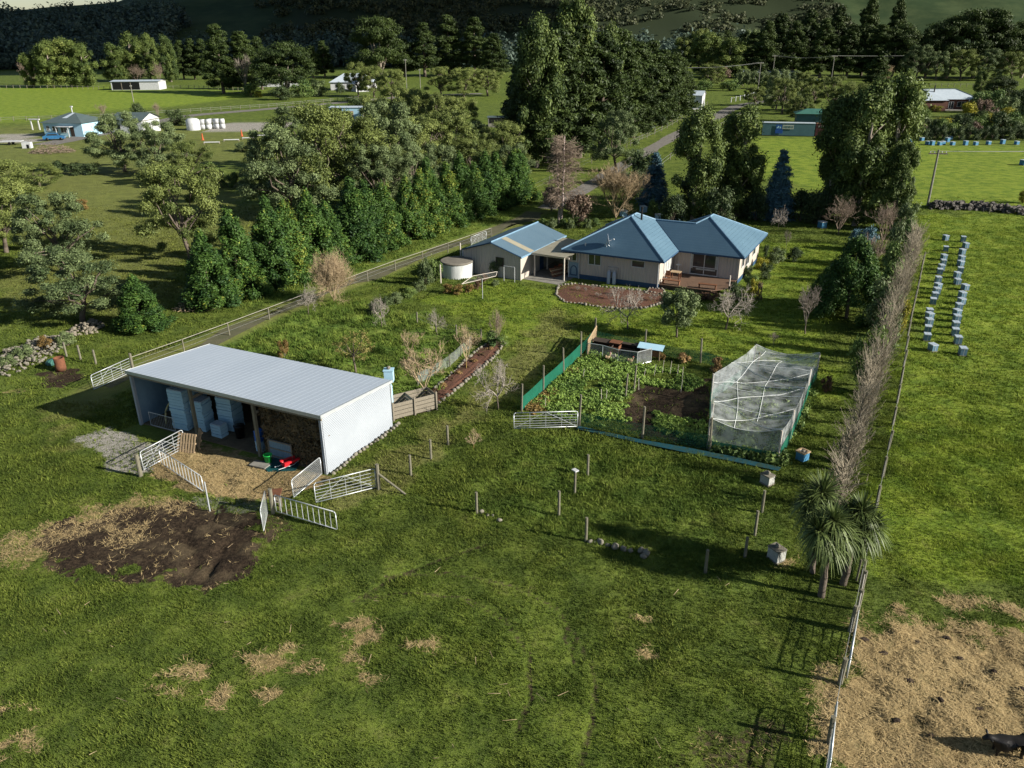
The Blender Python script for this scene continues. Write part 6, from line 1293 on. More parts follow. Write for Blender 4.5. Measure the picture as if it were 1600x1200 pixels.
# right side
c = G(1190, 212); t = thing('shipping_container', 'long teal shipping container with blue logo and cream name panel beyond the lawn', 'shipping container', (c[0], c[1], 0), math.radians(-14))
MB().bx(0, 0, .15, 11.6, 2.44, 2.85).out('body', M['containerg'], t); MB().bx(-.05, -.05, 2.853, 11.65, 2.5, 2.95).out('roof', M['roofwhite'], t); MB().bx(0, -.03, .02, 11.6, .1, .147).out('base_rail', M['black'], t)
MB().bx(3.0, -.09, 1.5, 4.3, -.07, 2.55).bx(2.9, -.085, .6, 4.6, -.07, 1.45).out('logo_panel', M['logoblue'], t)
lg = MB(); lg.poly([(3.1, -.1, 1.75), (3.5, -.1, 1.75), (3.75, -.1, 2.15), (3.5, -.1, 2.35)]).poly([(3.7, -.1, 1.75), (4.2, -.1, 1.75), (4.0, -.1, 2.2)]); lg.out('logo_mark', M['bluewhite'], t)
MB().bx(4.45, -.09, 1.6, 6.9, -.07, 2.5).out('name_panel', M['logocream'], t)
m = MB(); x = 4.65
for i in range(7):
    m.bx(x, -.1, 1.8, x+.06, -.092, 2.3).bx(x+.16, -.1, 1.8, x+.22, -.092, 2.3); m.bx(x+.06, -.1, 2.0+.1*(i % 3), x+.16, -.092, 2.07+.1*(i % 3)); x += .31
m.out('name_lettering', M['containerg'], t)
t = thing('shipping_container', 'maroon shipping container end joined to the right of the teal one', 'shipping container', (c[0]+11.75*math.cos(.244), c[1]-11.75*math.sin(.244), 0), math.radians(-14)); MB().bx(0, 0, .15, 3.6, 2.44, 2.8).out('body', M['containerr'], t); MB().bx(-.02, -.03, 2.803, 3.62, 2.46, 2.9).out('roof', M['rust'], t)
m = MB(); [m.bx(.6+i*.45, -.05, 2.1, .8+i*.45, -.03, 2.45) for i in range(3)]; m.out('number_marks', M['white'], t)
gb, _ = box_house('green_roofed_shed', 'shed with green hipped roof rising behind the shipping containers', 'shed', 1243, 196, math.radians(-14), 8.5, 5, 2.9, 1.1, 'containerg', 'roofgreen', 'hip')
P = G(1343, 214); t = thing('garden_shed', 'small red and white shed glimpsed through the gum tree', 'shed', P, -.2); MB().bx(-1.6, 0, 0, 1.2, 2.2, 2.3).out('wall', M['brick'], t); MB().poly([(-1.8, -.2, 2.3), (1.4, -.2, 2.3), (1.4, 1.1, 2.9), (-1.8, 1.1, 2.9)]).poly([(-1.8, 1.1, 2.9), (1.4, 1.1, 2.9), (1.4, 2.4, 2.3), (-1.8, 2.4, 2.3)]).out('roof', M['roofgreen'], t); MB().bx(.3, -.05, 0, 1.0, -.02, 2).bx(-1.4, -.05, .8, -.6, -.02, 1.8).out('door', M['white'], t)
rh_, rr_ = box_house('brick_house', 'red brick house with pale blue-grey hipped roof in the right garden', 'house', 1415, 172, math.radians(-3), 21, 10, 3.1, 2.6, 'brick', 'roofwhite')
m = MB(); ov = .5
for a_, b_ in (((-ov, -ov, 3.12), (5, 5, 5.75)), ((21.5, -.5, 3.12), (16, 5, 5.75)), ((5, 5, 5.75), (16, 5, 5.75))): m.tube(a_, b_, .14, n=5)
m.out('ridge_cap', M['roofgreyg'], rr_)
MB().prism([(1.5, -4), (10, -4), (10, .05), (1.5, .05)], 0, 3.0, False).out('front_wing_wall', M['brick'], rh_); MB().poly([(1, -4.5, 3.08), (10.5, -4.5, 3.08), (5.75, .4, 5.2)]).poly([(10.5, -4.5, 3.08), (10.5, .3, 3.08), (5.75, 3.2, 5.2), (5.75, .4, 5.2)]).poly([(1, .3, 3.08), (1, -4.5, 3.08), (5.75, .4, 5.2), (5.75, 3.2, 5.2)]).out('front_wing_roof', M['roofwhite'], rr_)
window(rh_, 'x', 0, 12.5, 14, .4, 2.4, cols=2); window(rh_, 'x', 0, 15, 17.5, .9, 2.4, cols=2); MB().tube((9, 3.5, 4.5), (9, 3.5, 6.9), .2).out('flue', M['black'], rh_); MB().bx(17.8, -1.2, 0, 18.0, -1.0, 3.1).out('porch_post', M['white'], rh_)
MB().bx(9.5, -3.2, 0, 19.5, -.3, .25).out('terrace', M['concrete'], rh_)
box_house('far_roof_house', 'distant long low pale roof beyond the blue-green hedge', 'house', 1163, 123, .03, 26, 9, 3, 1.2, 'white', 'roofwhite', 'gable')
tw, _ = box_house('white_cottage', 'narrow white cottage at the end of the dark pine row', 'house', 1073, 171, math.radians(-20), 4.5, 7, 4.2, 1.2, 'white', 'roofwhite', 'gable', .3); window(tw, 'x', 0, .8, 1.7, 1.4, 2.8); window(tw, 'x', 0, 2.7, 3.5, 1.4, 2.8)
P = G(1088, 186); t = thing('white_gate_box', 'small cream kiosk between the cottage and the lane', 'kiosk', P, 0); MB().bx(-.9, 0, 0, .9, 1.2, 2.5).out('wall', M['cream'], t); MB().bx(-1.1, -.2, 2.5, 1.1, 1.4, 2.7).out('roof', M['white'], t)
P = G(866, 150); t = thing('white_house_glimpse', 'white building glimpsed through the tall gum and pines', 'house', P, 0); MB().bx(-3, 0, 0, 3, 5, 3.2).out('wall', M['white'], t); MB().poly([(-3.3, -.3, 3.2), (3.3, -.3, 3.2), (3.3, 2.5, 4.6), (-3.3, 2.5, 4.6)]).poly([(-3.3, 2.5, 4.6), (3.3, 2.5, 4.6), (3.3, 5.3, 3.2), (-3.3, 5.3, 3.2)]).out('roof', M['roofwhite'], t)
# utility poles and wires
TOPS = {}
def upole(key, label, u, v, h, arm=2.2, rz=0, lean=0, r=.16):
    P = G(u, v); t = thing('utility_pole', label, 'utility pole', P, rz, 'utility poles'); t.rotation_euler = (0, lean, rz)
    MB().tube((0, 0, -.2), (0, 0, h), r, r*.7, 8).out('pole', M['concrete'], t); MB().bx(-arm/2, -.08, h-.6, arm/2, .08, h-.42).out('cross_arm', M['post'], t)
    m = MB(); [m.tube((x, 0, h-.42), (x, 0, h-.2), .06, n=6) for x in (-arm*.42, -arm*.2, arm*.2, arm*.42)]; m.out('insulator', M['white'], t); TOPS[key] = [np.array([P[0]+x*math.cos(rz), P[1]+x*math.sin(rz), h-.2]) for x in (-arm*.42, arm*.42)]
upole('near', 'grey utility pole with crossarm rising above the hedge by the stone wall', 1449, 322, 7.6, 2.4, -.15, r=.17)
upole('off', 'utility pole beyond the right edge holding the near power lines', 1850, 318, 8.0, 2.4, -.15)
upole('a', 'nearer of the two far poles by the distant pale roof', 1184, 142, 11, 2.6, .1); upole('b', 'further of the two far poles by the distant pale roof', 1206, 128, 12, 2.6, .1)
upole('c', 'pale leaning far pole with crossarm in front of the dark pines', 1298, 130, 12, 3.0, .0); upole('d', 'thin far pole behind the tall gum tree tops', 1317, 122, 14, 1.5, 0); upole('e', 'slim pole in the left middle distance beside the shrubs', 636, 146, 13, 1.2, 0); upole('f', 'short pale pole right of the slim pole', 657, 138, 8, 1.0, 0)
upole('g', 'grey pole beside the road tree in the left bright paddock', 209, 160, 6, .8, 0, .0)
def wires(label, k0, k1, r=.012, sag=.6):
    t = thing('power_line', label, 'power line', TOPS[k0][0])
    for a_, b_ in zip(TOPS[k0], TOPS[k1]): o0 = TOPS[k0][0]; MB().path([tuple(a_-o0+(b_-a_)*f-np.array([0, 0, sag*4*f*(1-f)])) for f in np.linspace(0, 1, 13)], r, 4).out('wire', M['wire'], t)
wires('pair of pale power lines running right from the crossarm pole', 'near', 'off', .03, .3); wires('far power line left of the leaning pale pole', 'b', 'c', .035, 1); TOPS['r'] = [np.array([300., 480, 13]), np.array([300., 482, 13])]; TOPS['l'] = [np.array([60., 330, 10]), np.array([60., 331, 10])]; wires('far power line crossing before the dark pines', 'c', 'r', .04, 1.5); wires('far power line running left from the twin poles', 'a', 'l', .03, 1)

# ------------------------------------------------------------------ vegetation
# shelter conifers along the driveway
A0 = G(338, 476)[:2]; A1 = G(812, 312)[:2]; A1 = A0+(A1-A0)*1.0
NS = 19
for i in range(NS):
    f = i/(NS-1); p = A0+(A1-A0)*f+RZ.normal(size=2)*.35; plant('cypress', (p[0], p[1], 0), RZ.uniform(6.8, 8.8)*(.93 if i < 2 else 1), RZ.uniform(5.4, 6.8), f'dense green conifer, {ORD[i]} from the near end of the shelter row along the driveway', 'shelter conifers along the driveway')
pt('cypress', 222, 512, 428, 92, 'small bushy conifer standing alone left of the shelter row', 'shelter conifers along the driveway'); pt('cypress', 318, 470, 405, 70, 'wide low conifer spreading in front of the near end of the shelter row', 'shelter conifers along the driveway')
W = [(130, 503, 388, 165, 'spreading olive tree with pale leaning trunk near the stone heap'), (98, 425, 300, 140, 'olive-grey feathery tree behind the leaning-trunk tree'), (10, 395, 285, 130, 'olive tree cut by the left edge of the photo, lower'), (10, 325, 252, 110, 'grey-green tree cut by the left edge, upper'), (62, 292, 255, 80, 'low grey-green tree above the left edge trees'),
     (298, 405, 255, 135, 'grey-green feathery tree in the middle of the left paddock'), (195, 268, 176, 105, 'dark brownish-green tree in front of the pale blue house'), (258, 272, 190, 95, 'paler olive tree beside the dark tree before the house'), (300, 290, 222, 80, 'low olive tree right of the dark tree before the house'),
     (452, 345, 195, 130, 'large olive tree above the near shelter conifers'), (505, 330, 165, 135, 'tall pale olive tree left of centre behind the shelter row'), (560, 320, 185, 120, 'broad olive tree just right of the tallest pale olive one'), (612, 305, 160, 115, 'dense grey-green tree behind the middle of the shelter row'), (655, 292, 185, 100, 'grey-green tree behind the shelter row, centre right'),
     (700, 280, 170, 95, 'pale leafy tree with thin white stems behind the shelter row'), (735, 262, 190, 80, 'yellowish olive tree towards the far end of the shelter row'), (770, 300, 235, 75, 'dark olive tree at the far end of the shelter row'), (590, 250, 150, 70, 'brown-green upright tree in the middle distance'), (640, 235, 138, 75, 'olive tree with yellow tinge beside the brown-green one'), (676, 225, 145, 60, 'small olive tree in the middle distance garden'), (548, 262, 205, 85, 'olive tree below the white board'), (470, 262, 165, 85, 'olive tree at the edge of the horse yard'), (720, 218, 150, 60, 'bushy green tree left of the field shelter')]
W += [(425, 300, 215, 70, 'small olive tree left of the tall pale olive one'), (530, 300, 200, 90, 'olive tree between the tall pale one and the grey-green ones'), (585, 330, 225, 90, 'lower grey-green tree directly behind the shelter row, left'), (640, 320, 225, 85, 'lower grey-green tree directly behind the shelter row, middle'), (690, 310, 225, 80, 'lower olive tree directly behind the shelter row, right'), (745, 290, 215, 75, 'dense olive tree near the far shelter conifers'), (500, 215, 172, 50, 'small olive tree beside the grey stable'), (600, 215, 168, 55, 'olive tree right of the round caravan'), (655, 205, 158, 55, 'green tree behind the garden in the middle distance'), (700, 200, 150, 50, 'bushy tree at the middle distance garden edge'), (790, 270, 190, 70, 'dark tree filling the gap before the tall gums'), (800, 300, 225, 60, 'low dark tree at the end of the shelter row')]
for u, v, vt, w_, lab in W: pt('wattle', u, v, vt, w_*(.97 if u < 400 else 1.1), lab)
for i, (u, v, vt, w_) in enumerate([(90, 272, 250, 34), (118, 273, 252, 36), (145, 272, 252, 34), (340, 292, 262, 34), (362, 292, 266, 30), (385, 292, 262, 32), (408, 292, 255, 40), (425, 288, 258, 34), (330, 280, 252, 40), (380, 236, 220, 30), (402, 238, 215, 32)]):
    pt('darkshrub' if i < 3 else ('oliveshrub' if i % 2 else 'shrub'), u, v, vt, w_, ['left of three dark shrubs along the back hedge of the left paddock', 'middle of three dark shrubs along the back hedge of the left paddock', 'right of three dark shrubs along the back hedge of the left paddock'][i] if i < 3 else f'{ORD[i-3]} rounded shrub of the group right of the left paddock', 'shrubs at the left paddock')
pt('orangeshrub', 128, 328, 308, 28, 'small brown gorse bush alone in the left paddock'); pt('yellowshrub', 402, 268, 250, 22, 'yellow-flowering gorse at the edge of the olive trees')
pt('oliveshrub', 40, 562, 536, 42, 'pale olive scrub growing over the stone heap'); pt('oliveshrub', 105, 540, 515, 34, 'olive scrub at the upper end of the stone heap'); pt('oliveshrub', 15, 575, 552, 34, 'pale olive weeds on the stone heap at the left edge'); pt('orangeshrub', 72, 545, 522, 28, 'orange-brown shrub growing in the stone heap')
# pines of the centre
for i, (u, v, vt, w_) in enumerate([(838, 258, 62, 105), (872, 252, 40, 110), (905, 246, 34, 105), (938, 236, 48, 100), (965, 226, 44, 92), (988, 215, 60, 88), (1010, 204, 62, 82), (1030, 196, 74, 76), (1046, 188, 78, 70), (1058, 182, 88, 60), (815, 240, 95, 80)]):
    pt('pine', u, v, vt, w_*1.1, f'tall dark pine, {ORD[i]} from the left in the central shelterbelt' if i < 10 else 'dark pine at the left end of the central shelterbelt, lowest', 'pines of the central shelterbelt')
pt('gum', 838, 262, 30, 88, 'tall pale gum tree at the left side of the central pines'); pt('gum', 893, 244, 2, 92, 'tallest yellow-green gum top above the central pines'); pt('gum', 945, 232, 46, 62, 'pale gum rising through the middle of the pines'); pt('gum', 818, 250, 118, 60, 'shorter gum at the foot of the tall left gum')
pt('wattle', 962, 268, 172, 78, 'grey-green tree in front of the pine row by the lane'); pt('darkshrub', 1005, 290, 232, 60, 'dark bushy shrub between the grey-green tree and the lane')
pt('gum', 1082, 345, 172, 92, 'leafy dark tree behind the middle of the house roof, left of the pair'); pt('gum', 1150, 338, 172, 92, 'leafy dark tree behind the house roof, right of the pair')
pt('gum', 1292, 342, 150, 98, 'tall leafy gum left of the right-hand group'); pt('gum', 1335, 352, 132, 110, 'tallest gum of the right-hand group'); pt('gum', 1378, 345, 120, 95, 'gum at the right of the right-hand group'); pt('gum', 1318, 330, 190, 90, 'lower gum inside the right-hand group'); pt('gum', 1392, 360, 225, 60, 'small gum at the edge of the right paddock')
pt('spruce', 1212, 342, 226, 62, 'large blue spruce right of the house'); pt('spruce', 1021, 322, 232, 56, 'blue spruce behind the house, left of the leafy pair')
pt('bluebush', 1345, 392, 350, 50, 'blue-grey bush at the foot of the right-hand gums')
for i, (u, v, vt, w_) in enumerate([(1048, 352, 300, 50), (1120, 352, 285, 60), (1180, 345, 300, 50), (1250, 345, 295, 60), (1275, 350, 290, 50), (1080, 318, 262, 60), (1160, 318, 270, 60), (985, 312, 262, 50)]): pt('darkshrub', u, v, vt, w_, f'{ORD[i]} dark shrub filling the shade behind the house', 'dark shrubs behind the house')
pt('birch', 877, 352, 205, 84, 'leafless birch with white stem and pinkish twigs by the driveway'); pt('bare_big', 962, 345, 248, 96, 'wide leafless tan tree behind the left house roof'); pt('pinkshrub', 900, 352, 296, 62, 'red-brown twiggy shrub between the birch and the tan tree'); pt('pinkshrub', 862, 330, 285, 40, 'brown shrub left of the birch')
pt('shrub', 1021, 340, 309, 22, 'small round-topped glossy shrub behind the roof'); pt('bare_upright', 1084, 338, 290, 40, 'thin grey leafless tree behind the roof valley')
for i in range(7): pt('oliveshrub' if i % 2 else 'shrub', 852+i*13, 354+3*(i % 2), 338, 18, f'{ORD[i]} flax clump from the left along the house drive', 'flax clumps along the house drive')
pt('bare_fruit', 1216, 357, 318, 32, 'small leafless tree on the back lawn below the blue spruce'); pt('bare_pink', 1310, 366, 302, 66, 'leafless spreading tree at the end of the lawn'); pt('bare_pink', 1378, 385, 312, 60, 'pinkish leafless tree near the right boundary'); pt('bare_pink', 1358, 430, 362, 66, 'pink-brown leafless tree behind the drooping conifer'); pt('bare_upright', 1228, 390, 358, 18, 'tiny leafless sapling on the back lawn')
pt('bare_upright', 1258, 521, 443, 52, 'grey leafless tree on the lawn left of the drooping conifer'); pt('weeping', 1322, 497, 366, 100, 'large drooping dark green conifer at the right of the lawn'); pt('weeping', 1288, 480, 415, 55, 'lower dark conifer on the left side of the drooping one')
for i, (u, v, vt, w_, k_) in enumerate([(1372, 520, 425, 62, 'oliveshrub'), (1385, 480, 400, 55, 'shrub'), (1345, 612, 500, 62, 'shrub'), (1378, 560, 470, 50, 'oliveshrub'), (1395, 450, 372, 50, 'shrub'), (1398, 420, 340, 45, 'oliveshrub'), (1412, 372, 308, 46, 'oliveshrub'), (1420, 395, 335, 34, 'shrub'), (1320, 720, 670, 30, 'darkshrub'), (1405, 520, 460, 26, 'yellowshrub')]): pt(k_, u, v, vt, w_, f'{ORD[i]} evergreen shrub among the right boundary planting', 'evergreen shrubs on the right boundary')
# poplar row
PA = G(1330, 795)[:2]; PB = G(1437, 410)[:2]
for i in range(26):
    f = i/25; p = PA+(PB-PA)*f+RZ.normal(size=2)*.12+[-.75, 0]; plant('poplar', (p[0], p[1], 0), RZ.uniform(3.9, 5.9)*(.88 if i < 3 else 1), RZ.uniform(2.0, 2.9), f'slim leafless poplar, {ORD[i]} from the near end of the boundary row', 'leafless poplars along the right boundary', name='bare_poplar', cat='poplar')
# lawn trees
pt('bare_fruit', 981, 513, 442, 78, 'leafless spreading tree on the lawn in front of the bark bed'); pt('smalltree', 1057, 527, 447, 62, 'leafy round tree on the lawn in front of the deck'); pt('bare_fruit', 1134, 514, 442, 92, 'leafless tree with low crooked branches right of the leafy lawn tree'); pt('bare_upright', 1208, 540, 518, 20, 'tiny twiggy shrub on the lawn behind the net cage')
pt('bare_fruit', 779, 640, 556, 88, 'pale leafless tree between the bark bed and the vegetable garden'); pt('bare_orchard', 662, 627, 528, 78, 'leafless tree with yellow lichened trunk by the compost bays'); pt('orchardtree', 556, 583, 512, 66, 'tree with sparse yellowish leaves behind the shed roof')
pt('bare_orchard', 728, 578, 505, 46, 'leafless tree at the upper end of the bark bed'); pt('bare_orchard', 640, 560, 515, 40, 'small leafless tree in the rough orchard grass'); pt('bare_fruit', 597, 512, 460, 44, 'pale leafless tree at the top left of the orchard'); pt('bare_fruit', 683, 524, 480, 34, 'small leafless tree on the orchard edge'); pt('bare_pink', 776, 540, 478, 36, 'leafless tree rising from the flax clump')
pt('tan_bush', 523, 472, 384, 82, 'big round tan leafless bush beside the driveway'); pt('bare_fruit', 482, 492, 444, 46, 'grey-white leafless small tree left of the tan bush'); pt('orangeshrub', 445, 560, 530, 24, 'tuft of dry yellowish growth in the orchard grass'); pt('bare_orchard', 740, 700, 672, 30, 'brown dead weed clump in the meadow by the posts', name='dead_weed', cat='weed')
for i, (u, v, vt, w_, k_, lab) in enumerate([(585, 492, 470, 30, 'darkshrub', 'dark end of the low hedge left of the lawn'), (605, 480, 462, 28, 'oliveshrub', 'second bush of the low hedge left of the lawn'), (622, 472, 454, 28, 'oliveshrub', 'third bush of the low hedge left of the lawn'), (640, 464, 446, 28, 'shrub', 'fourth bush of the low hedge left of the lawn'), (656, 456, 436, 26, 'oliveshrub', 'last bush of the low hedge before the tank'),
    (666, 445, 398, 30, 'oliveshrub', 'upright olive bush left of the concrete tank'), (682, 440, 400, 26, 'shrub', 'upright green bush between the olive bush and the tank'), (774, 431, 402, 24, 'oliveshrub', 'neat oval shrub against the garage front wall'), (755, 440, 424, 18, 'brownshrub', 'low brown shrub right of the concrete tank'), (775, 446, 436, 16, 'oliveshrub', 'low pale shrub below the clothes line'),
    (700, 458, 440, 20, 'orangeshrub', 'orange-brown shrub in front of the tank, left'), (716, 459, 442, 20, 'orangeshrub', 'orange-brown shrub in front of the tank, middle'), (733, 457, 441, 18, 'orangeshrub', 'orange-brown shrub in front of the tank, right'), (746, 452, 428, 18, 'brownshrub', 'purplish-brown shrub at the tank right side'),
    (1290, 612, 582, 22, 'brownshrub', 'red-brown dead bush beside the net cage right corner'), (1068, 565, 548, 26, 'tanshrub', 'pale tan dahlia clump at the back of the garden, left'), (1118, 578, 556, 26, 'tanshrub', 'tan and green clump just left of the net cage'), (1034, 562, 549, 16, 'orangeshrub', 'small rusty clump right of the hutch')]): pt(k_, u, v, vt, w_, lab)
for i, (u, v, vt, w_, k_, lab) in enumerate([(1172, 452, 425, 30, 'shrub', 'green shrub at the right corner of the deck'), (1190, 420, 398, 24, 'yellowshrub', 'yellow-flowering shrub against the house side wall'), (1196, 436, 408, 26, 'darkshrub', 'dark purple-green shrub beside the yellow one'), (1168, 432, 412, 22, 'oliveshrub', 'olive shrub by the house corner'), (1178, 462, 430, 22, 'yellowshrub', 'reddish-yellow small shrub below the house corner'), (1150, 468, 440, 34, 'darkshrub', 'dark mounded shrub in front of the deck right corner'), (1185, 470, 436, 12, 'pinkshrub', 'white-flowered leggy bush by the lawn'),
    (1196, 402, 380, 10, 'darkshrub', 'slim dark upright conifer by the house side'), (1215, 412, 384, 34, 'oliveshrub', 'round olive shrub on the lawn right of the house'), (1240, 408, 386, 34, 'darkshrub', 'dark mound on the lawn furthest from the house'), (1110, 470, 452, 40, 'brownshrub', 'low brown bush under the deck edge'), (1085, 470, 455, 30, 'brownshrub', 'low dark brush at the foot of the deck')]): pt(k_, u, v, vt, w_, lab)
for i in range(12):
    u = 905+i*11+RZ.uniform(-3, 3); plant('bare_upright', G(u, 452+i*1.2+RZ.uniform(-2, 14)), RZ.uniform(.5, .9), RZ.uniform(.6, 1.0), f'low dry perennial, {ORD[i]} from the left in the front bark bed', 'dry perennials in the front bed', name='dry_perennial', cat='plant')
for i in range(10):
    f = i/9; u, v = 668+(778-668)*f, 624+(538-624)*f; P = G(u, v); plant('brownshrub' if i % 2 else 'tanshrub', P, .45, .7, f'low red-brown clump, {ORD[i]} from the near end of the long bark bed', 'low clumps in the long bark bed')
P = G(776, 540); plant('shrub', P, 1.4, 2.0, 'spiky dark flax clump at the upper end of the bark bed')
# distant left
D = [('gum', 52, 137, 84, 34, 'dark gum at the left of the far left clump'), ('gum', 84, 137, 66, 52, 'first broad gum of the far left clump'), ('gum', 112, 136, 62, 56, 'largest gum of the far left clump'), ('gum', 136, 136, 70, 46, 'right gum of the far left clump'), ('gum', 184, 128, 70, 46, 'left gum of the second far clump'), ('gum', 212, 127, 54, 44, 'tall gum in the second far clump'), ('gum', 238, 126, 54, 36, 'gum right of the tall one in the second far clump'), ('gum', 268, 128, 58, 34, 'gum with pale leaning trunk near the far paddock'),
     ('bare_pink', 40, 132, 88, 20, 'orange-brown leafless tree at the far left'), ('bare_pink', 54, 133, 100, 18, 'small orange-brown leafless tree by the far left gums'), ('bare_pink', 215, 131, 98, 38, 'pinkish leafless tree behind the open hay shed'), ('bare_pink', 250, 131, 95, 24, 'pinkish leafless tree right of the open hay shed'), ('pine', 288, 124, 62, 34, 'far dark pine behind the paddock, left'), ('pine', 305, 124, 58, 34, 'far dark pine behind the paddock, middle'), ('pine', 322, 124, 60, 34, 'far dark pine behind the paddock, right'), ('pine', 350, 146, 34, 62, 'large dark pine in front of the left hills'), ('pine', 385, 145, 46, 62, 'dark pine right of the large one before the left hills'), ('pine', 410, 140, 56, 44, 'dark pine behind the macrocarpa'), ('bare_upright', 386, 148, 82, 30, 'pale leafless tree in front of the large dark pine'),
     ('macrocarpa', 448, 150, 66, 96, 'broad flat-topped dark tree left of the farmhouse'), ('pine', 508, 120, 62, 34, 'dark conifer behind the farmhouse, left'), ('pine', 490, 122, 70, 34, 'dark conifer between the flat-topped tree and farmhouse'), ('macrocarpa', 596, 122, 26, 92, 'great dark spreading tree behind the white farmhouse'), ('pine', 632, 120, 60, 48, 'dark conifer right of the great spreading tree'), ('pine', 664, 120, 34, 58, 'tall conifer in the distant middle group'), ('pine', 702, 118, 22, 62, 'tallest conifer in the distant middle group'), ('pine', 742, 118, 26, 62, 'conifer at the right of the distant middle group'), ('pine', 772, 120, 50, 54, 'shaded conifer left of the tall gums'),
     ('wattle', 560, 150, 98, 44, 'tall olive tree right of the farmhouse'), ('wattle', 585, 152, 104, 50, 'yellow-green tree right of the farmhouse'), ('wattle', 612, 160, 108, 52, 'bushy tree in the middle distance'), ('wattle', 690, 150, 105, 56, 'green bushy tree in the distant middle, left'), ('wattle', 725, 152, 106, 60, 'green bushy tree in the distant middle, centre'), ('wattle', 762, 150, 108, 56, 'green bushy tree in the distant middle, right'), ('shrub', 474, 152, 122, 44, 'round green bush below the flat-topped tree'), ('oliveshrub', 500, 150, 122, 34, 'grey-green bush left of the farmhouse'), ('darkshrub', 533, 146, 127, 16, 'dark bush against the farmhouse wall'), ('yellowshrub', 404, 152, 140, 14, 'yellow flowering bush at the far paddock edge'), ('shrub', 392, 150, 128, 34, 'green bush by the yellow flowering one'), ('darkshrub', 440, 156, 132, 46, 'dark bush under the flat-topped tree'), ('darkshrub', 560, 168, 150, 60, 'dark bush behind the grey stable'), ('shrub', 520, 172, 160, 28, 'low bush left of the grey stable'), ('darkshrub', 216, 184, 158, 26, 'dark bush by the pole behind the far left house'), ('darkshrub', 275, 196, 168, 36, 'dark round bush left of the white tank'), ('oliveshrub', 292, 196, 178, 28, 'olive bush beside the white tank'),
     ('bare_pink', 162, 184, 160, 22, 'brown leafless tree behind the far left house'), ('bare_pink', 247, 184, 158, 20, 'thin brown leafless tree behind the olive tree')]
for k_, u, v, vt, w_, lab in D: pt(k_, u, v, vt, w_, lab)
# distant right
D = [('gum', 1100, 120, 52, 62, 'round pale gum beyond the pine row'), ('gum', 1138, 122, 62, 60, 'second round gum beyond the pine row'), ('pinkshrub', 1128, 128, 100, 34, 'pinkish shrub below the round gums'), ('shrub', 1098, 142, 122, 34, 'green shrub below the left round gum'), ('shrub', 1140, 142, 122, 34, 'green hedge bush right of the lane curve'), ('wattle', 1212, 172, 108, 46, 'dark olive tree behind the container, left'), ('wattle', 1222, 178, 122, 52, 'dark tree above the green-roofed shed'), ('wattle', 1252, 150, 112, 36, 'grey round tree in front of the dark pines'), ('darkshrub', 1250, 172, 142, 34, 'yellow-green dark bush left of the tall gums'), ('darkshrub', 1195, 160, 138, 22, 'small yellow bush at the lane end'),
     ('pine', 1366, 150, 85, 52, 'dark conifer behind the tall right gums'), ('bare_big', 1382, 130, 100, 26, 'orange-twigged leafless tree above the right gums'), ('gum', 1527, 160, 111, 26, 'bright yellow-green slender tree right of the brick house'), ('macrocarpa', 1560, 165, 118, 56, 'dark round tree right of the brick house'), ('shrub', 1540, 172, 138, 40, 'green tree beside the brick house corner'), ('darkshrub', 1418, 188, 152, 34, 'dark green round shrub left of the brick house front'), ('shrub', 1432, 190, 156, 26, 'bright green clipped shrub left of the lawn'), ('yellowshrub', 1463, 174, 162, 22, 'bright yellow bush before the brick house'), ('yellowshrub', 1470, 206, 180, 44, 'wide yellow-green bush above the blue beehives'), ('yellowshrub', 1420, 198, 190, 18, 'small yellow bush left of the wide one'), ('darkshrub', 1505, 190, 175, 50, 'dark clipped hedge section in the right garden'), ('darkshrub', 1540, 192, 172, 44, 'dark hedge section further right in the garden'), ('yellowshrub', 1572, 190, 164, 34, 'yellow-green round shrub at the right edge garden'), ('yellowshrub', 1541, 205, 172, 18, 'golden slender shrub in the right garden'), ('orangeshrub', 1568, 205, 190, 24, 'orange-toned bush in the right garden'), ('pinkshrub', 1522, 215, 186, 22, 'brown twiggy bush above the beehives'), ('pinkshrub', 1440, 212, 190, 20, 'mauve twiggy bush above the beehives at left'), ('shrub', 1550, 215, 203, 18, 'low rounded green bush by the beehives'), ('oliveshrub', 1592, 215, 185, 34, 'olive bush at the right edge by the beehives'), ('oliveshrub', 1595, 170, 150, 30, 'light green bush at the right edge behind'), ('yellowshrub', 1598, 318, 294, 20, 'small yellow-green bush at the right edge of the far paddock'), ('oliveshrub', 1420, 300, 270, 18, 'small shrub by the crossarm pole')]
for k_, u, v, vt, w_, lab in D: pt(k_, u, v, vt, w_, lab)
gk = ['darkshrub', 'shrub', 'oliveshrub', 'shrub', 'darkshrub', 'yellowshrub', 'shrub', 'pinkshrub', 'darkshrub', 'oliveshrub', 'shrub', 'darkshrub', 'orangeshrub', 'shrub', 'darkshrub', 'shrub', 'oliveshrub', 'darkshrub', 'shrub', 'darkshrub', 'oliveshrub']
for i, (u, v, vt, w_) in enumerate([(1405, 208, 180, 40), (1428, 209, 182, 34), (1452, 210, 180, 36), (1478, 212, 182, 40), (1500, 210, 176, 44), (1512, 184, 156, 34), (1528, 208, 176, 40), (1536, 190, 150, 40), (1556, 208, 170, 44), (1570, 182, 146, 44), (1582, 208, 172, 40), (1600, 200, 160, 50), (1400, 192, 168, 30), (1548, 176, 136, 44), (1588, 172, 136, 40), (1524, 176, 140, 34), (1394, 178, 150, 34), (1408, 172, 148, 24), (1444, 184, 166, 26), (1612, 180, 140, 50), (1490, 192, 178, 26)]):
    pt(gk[i], u, v, vt, w_, f'{ORD[i]} bush of the dense garden planting around the brick house', 'garden bushes around the brick house')
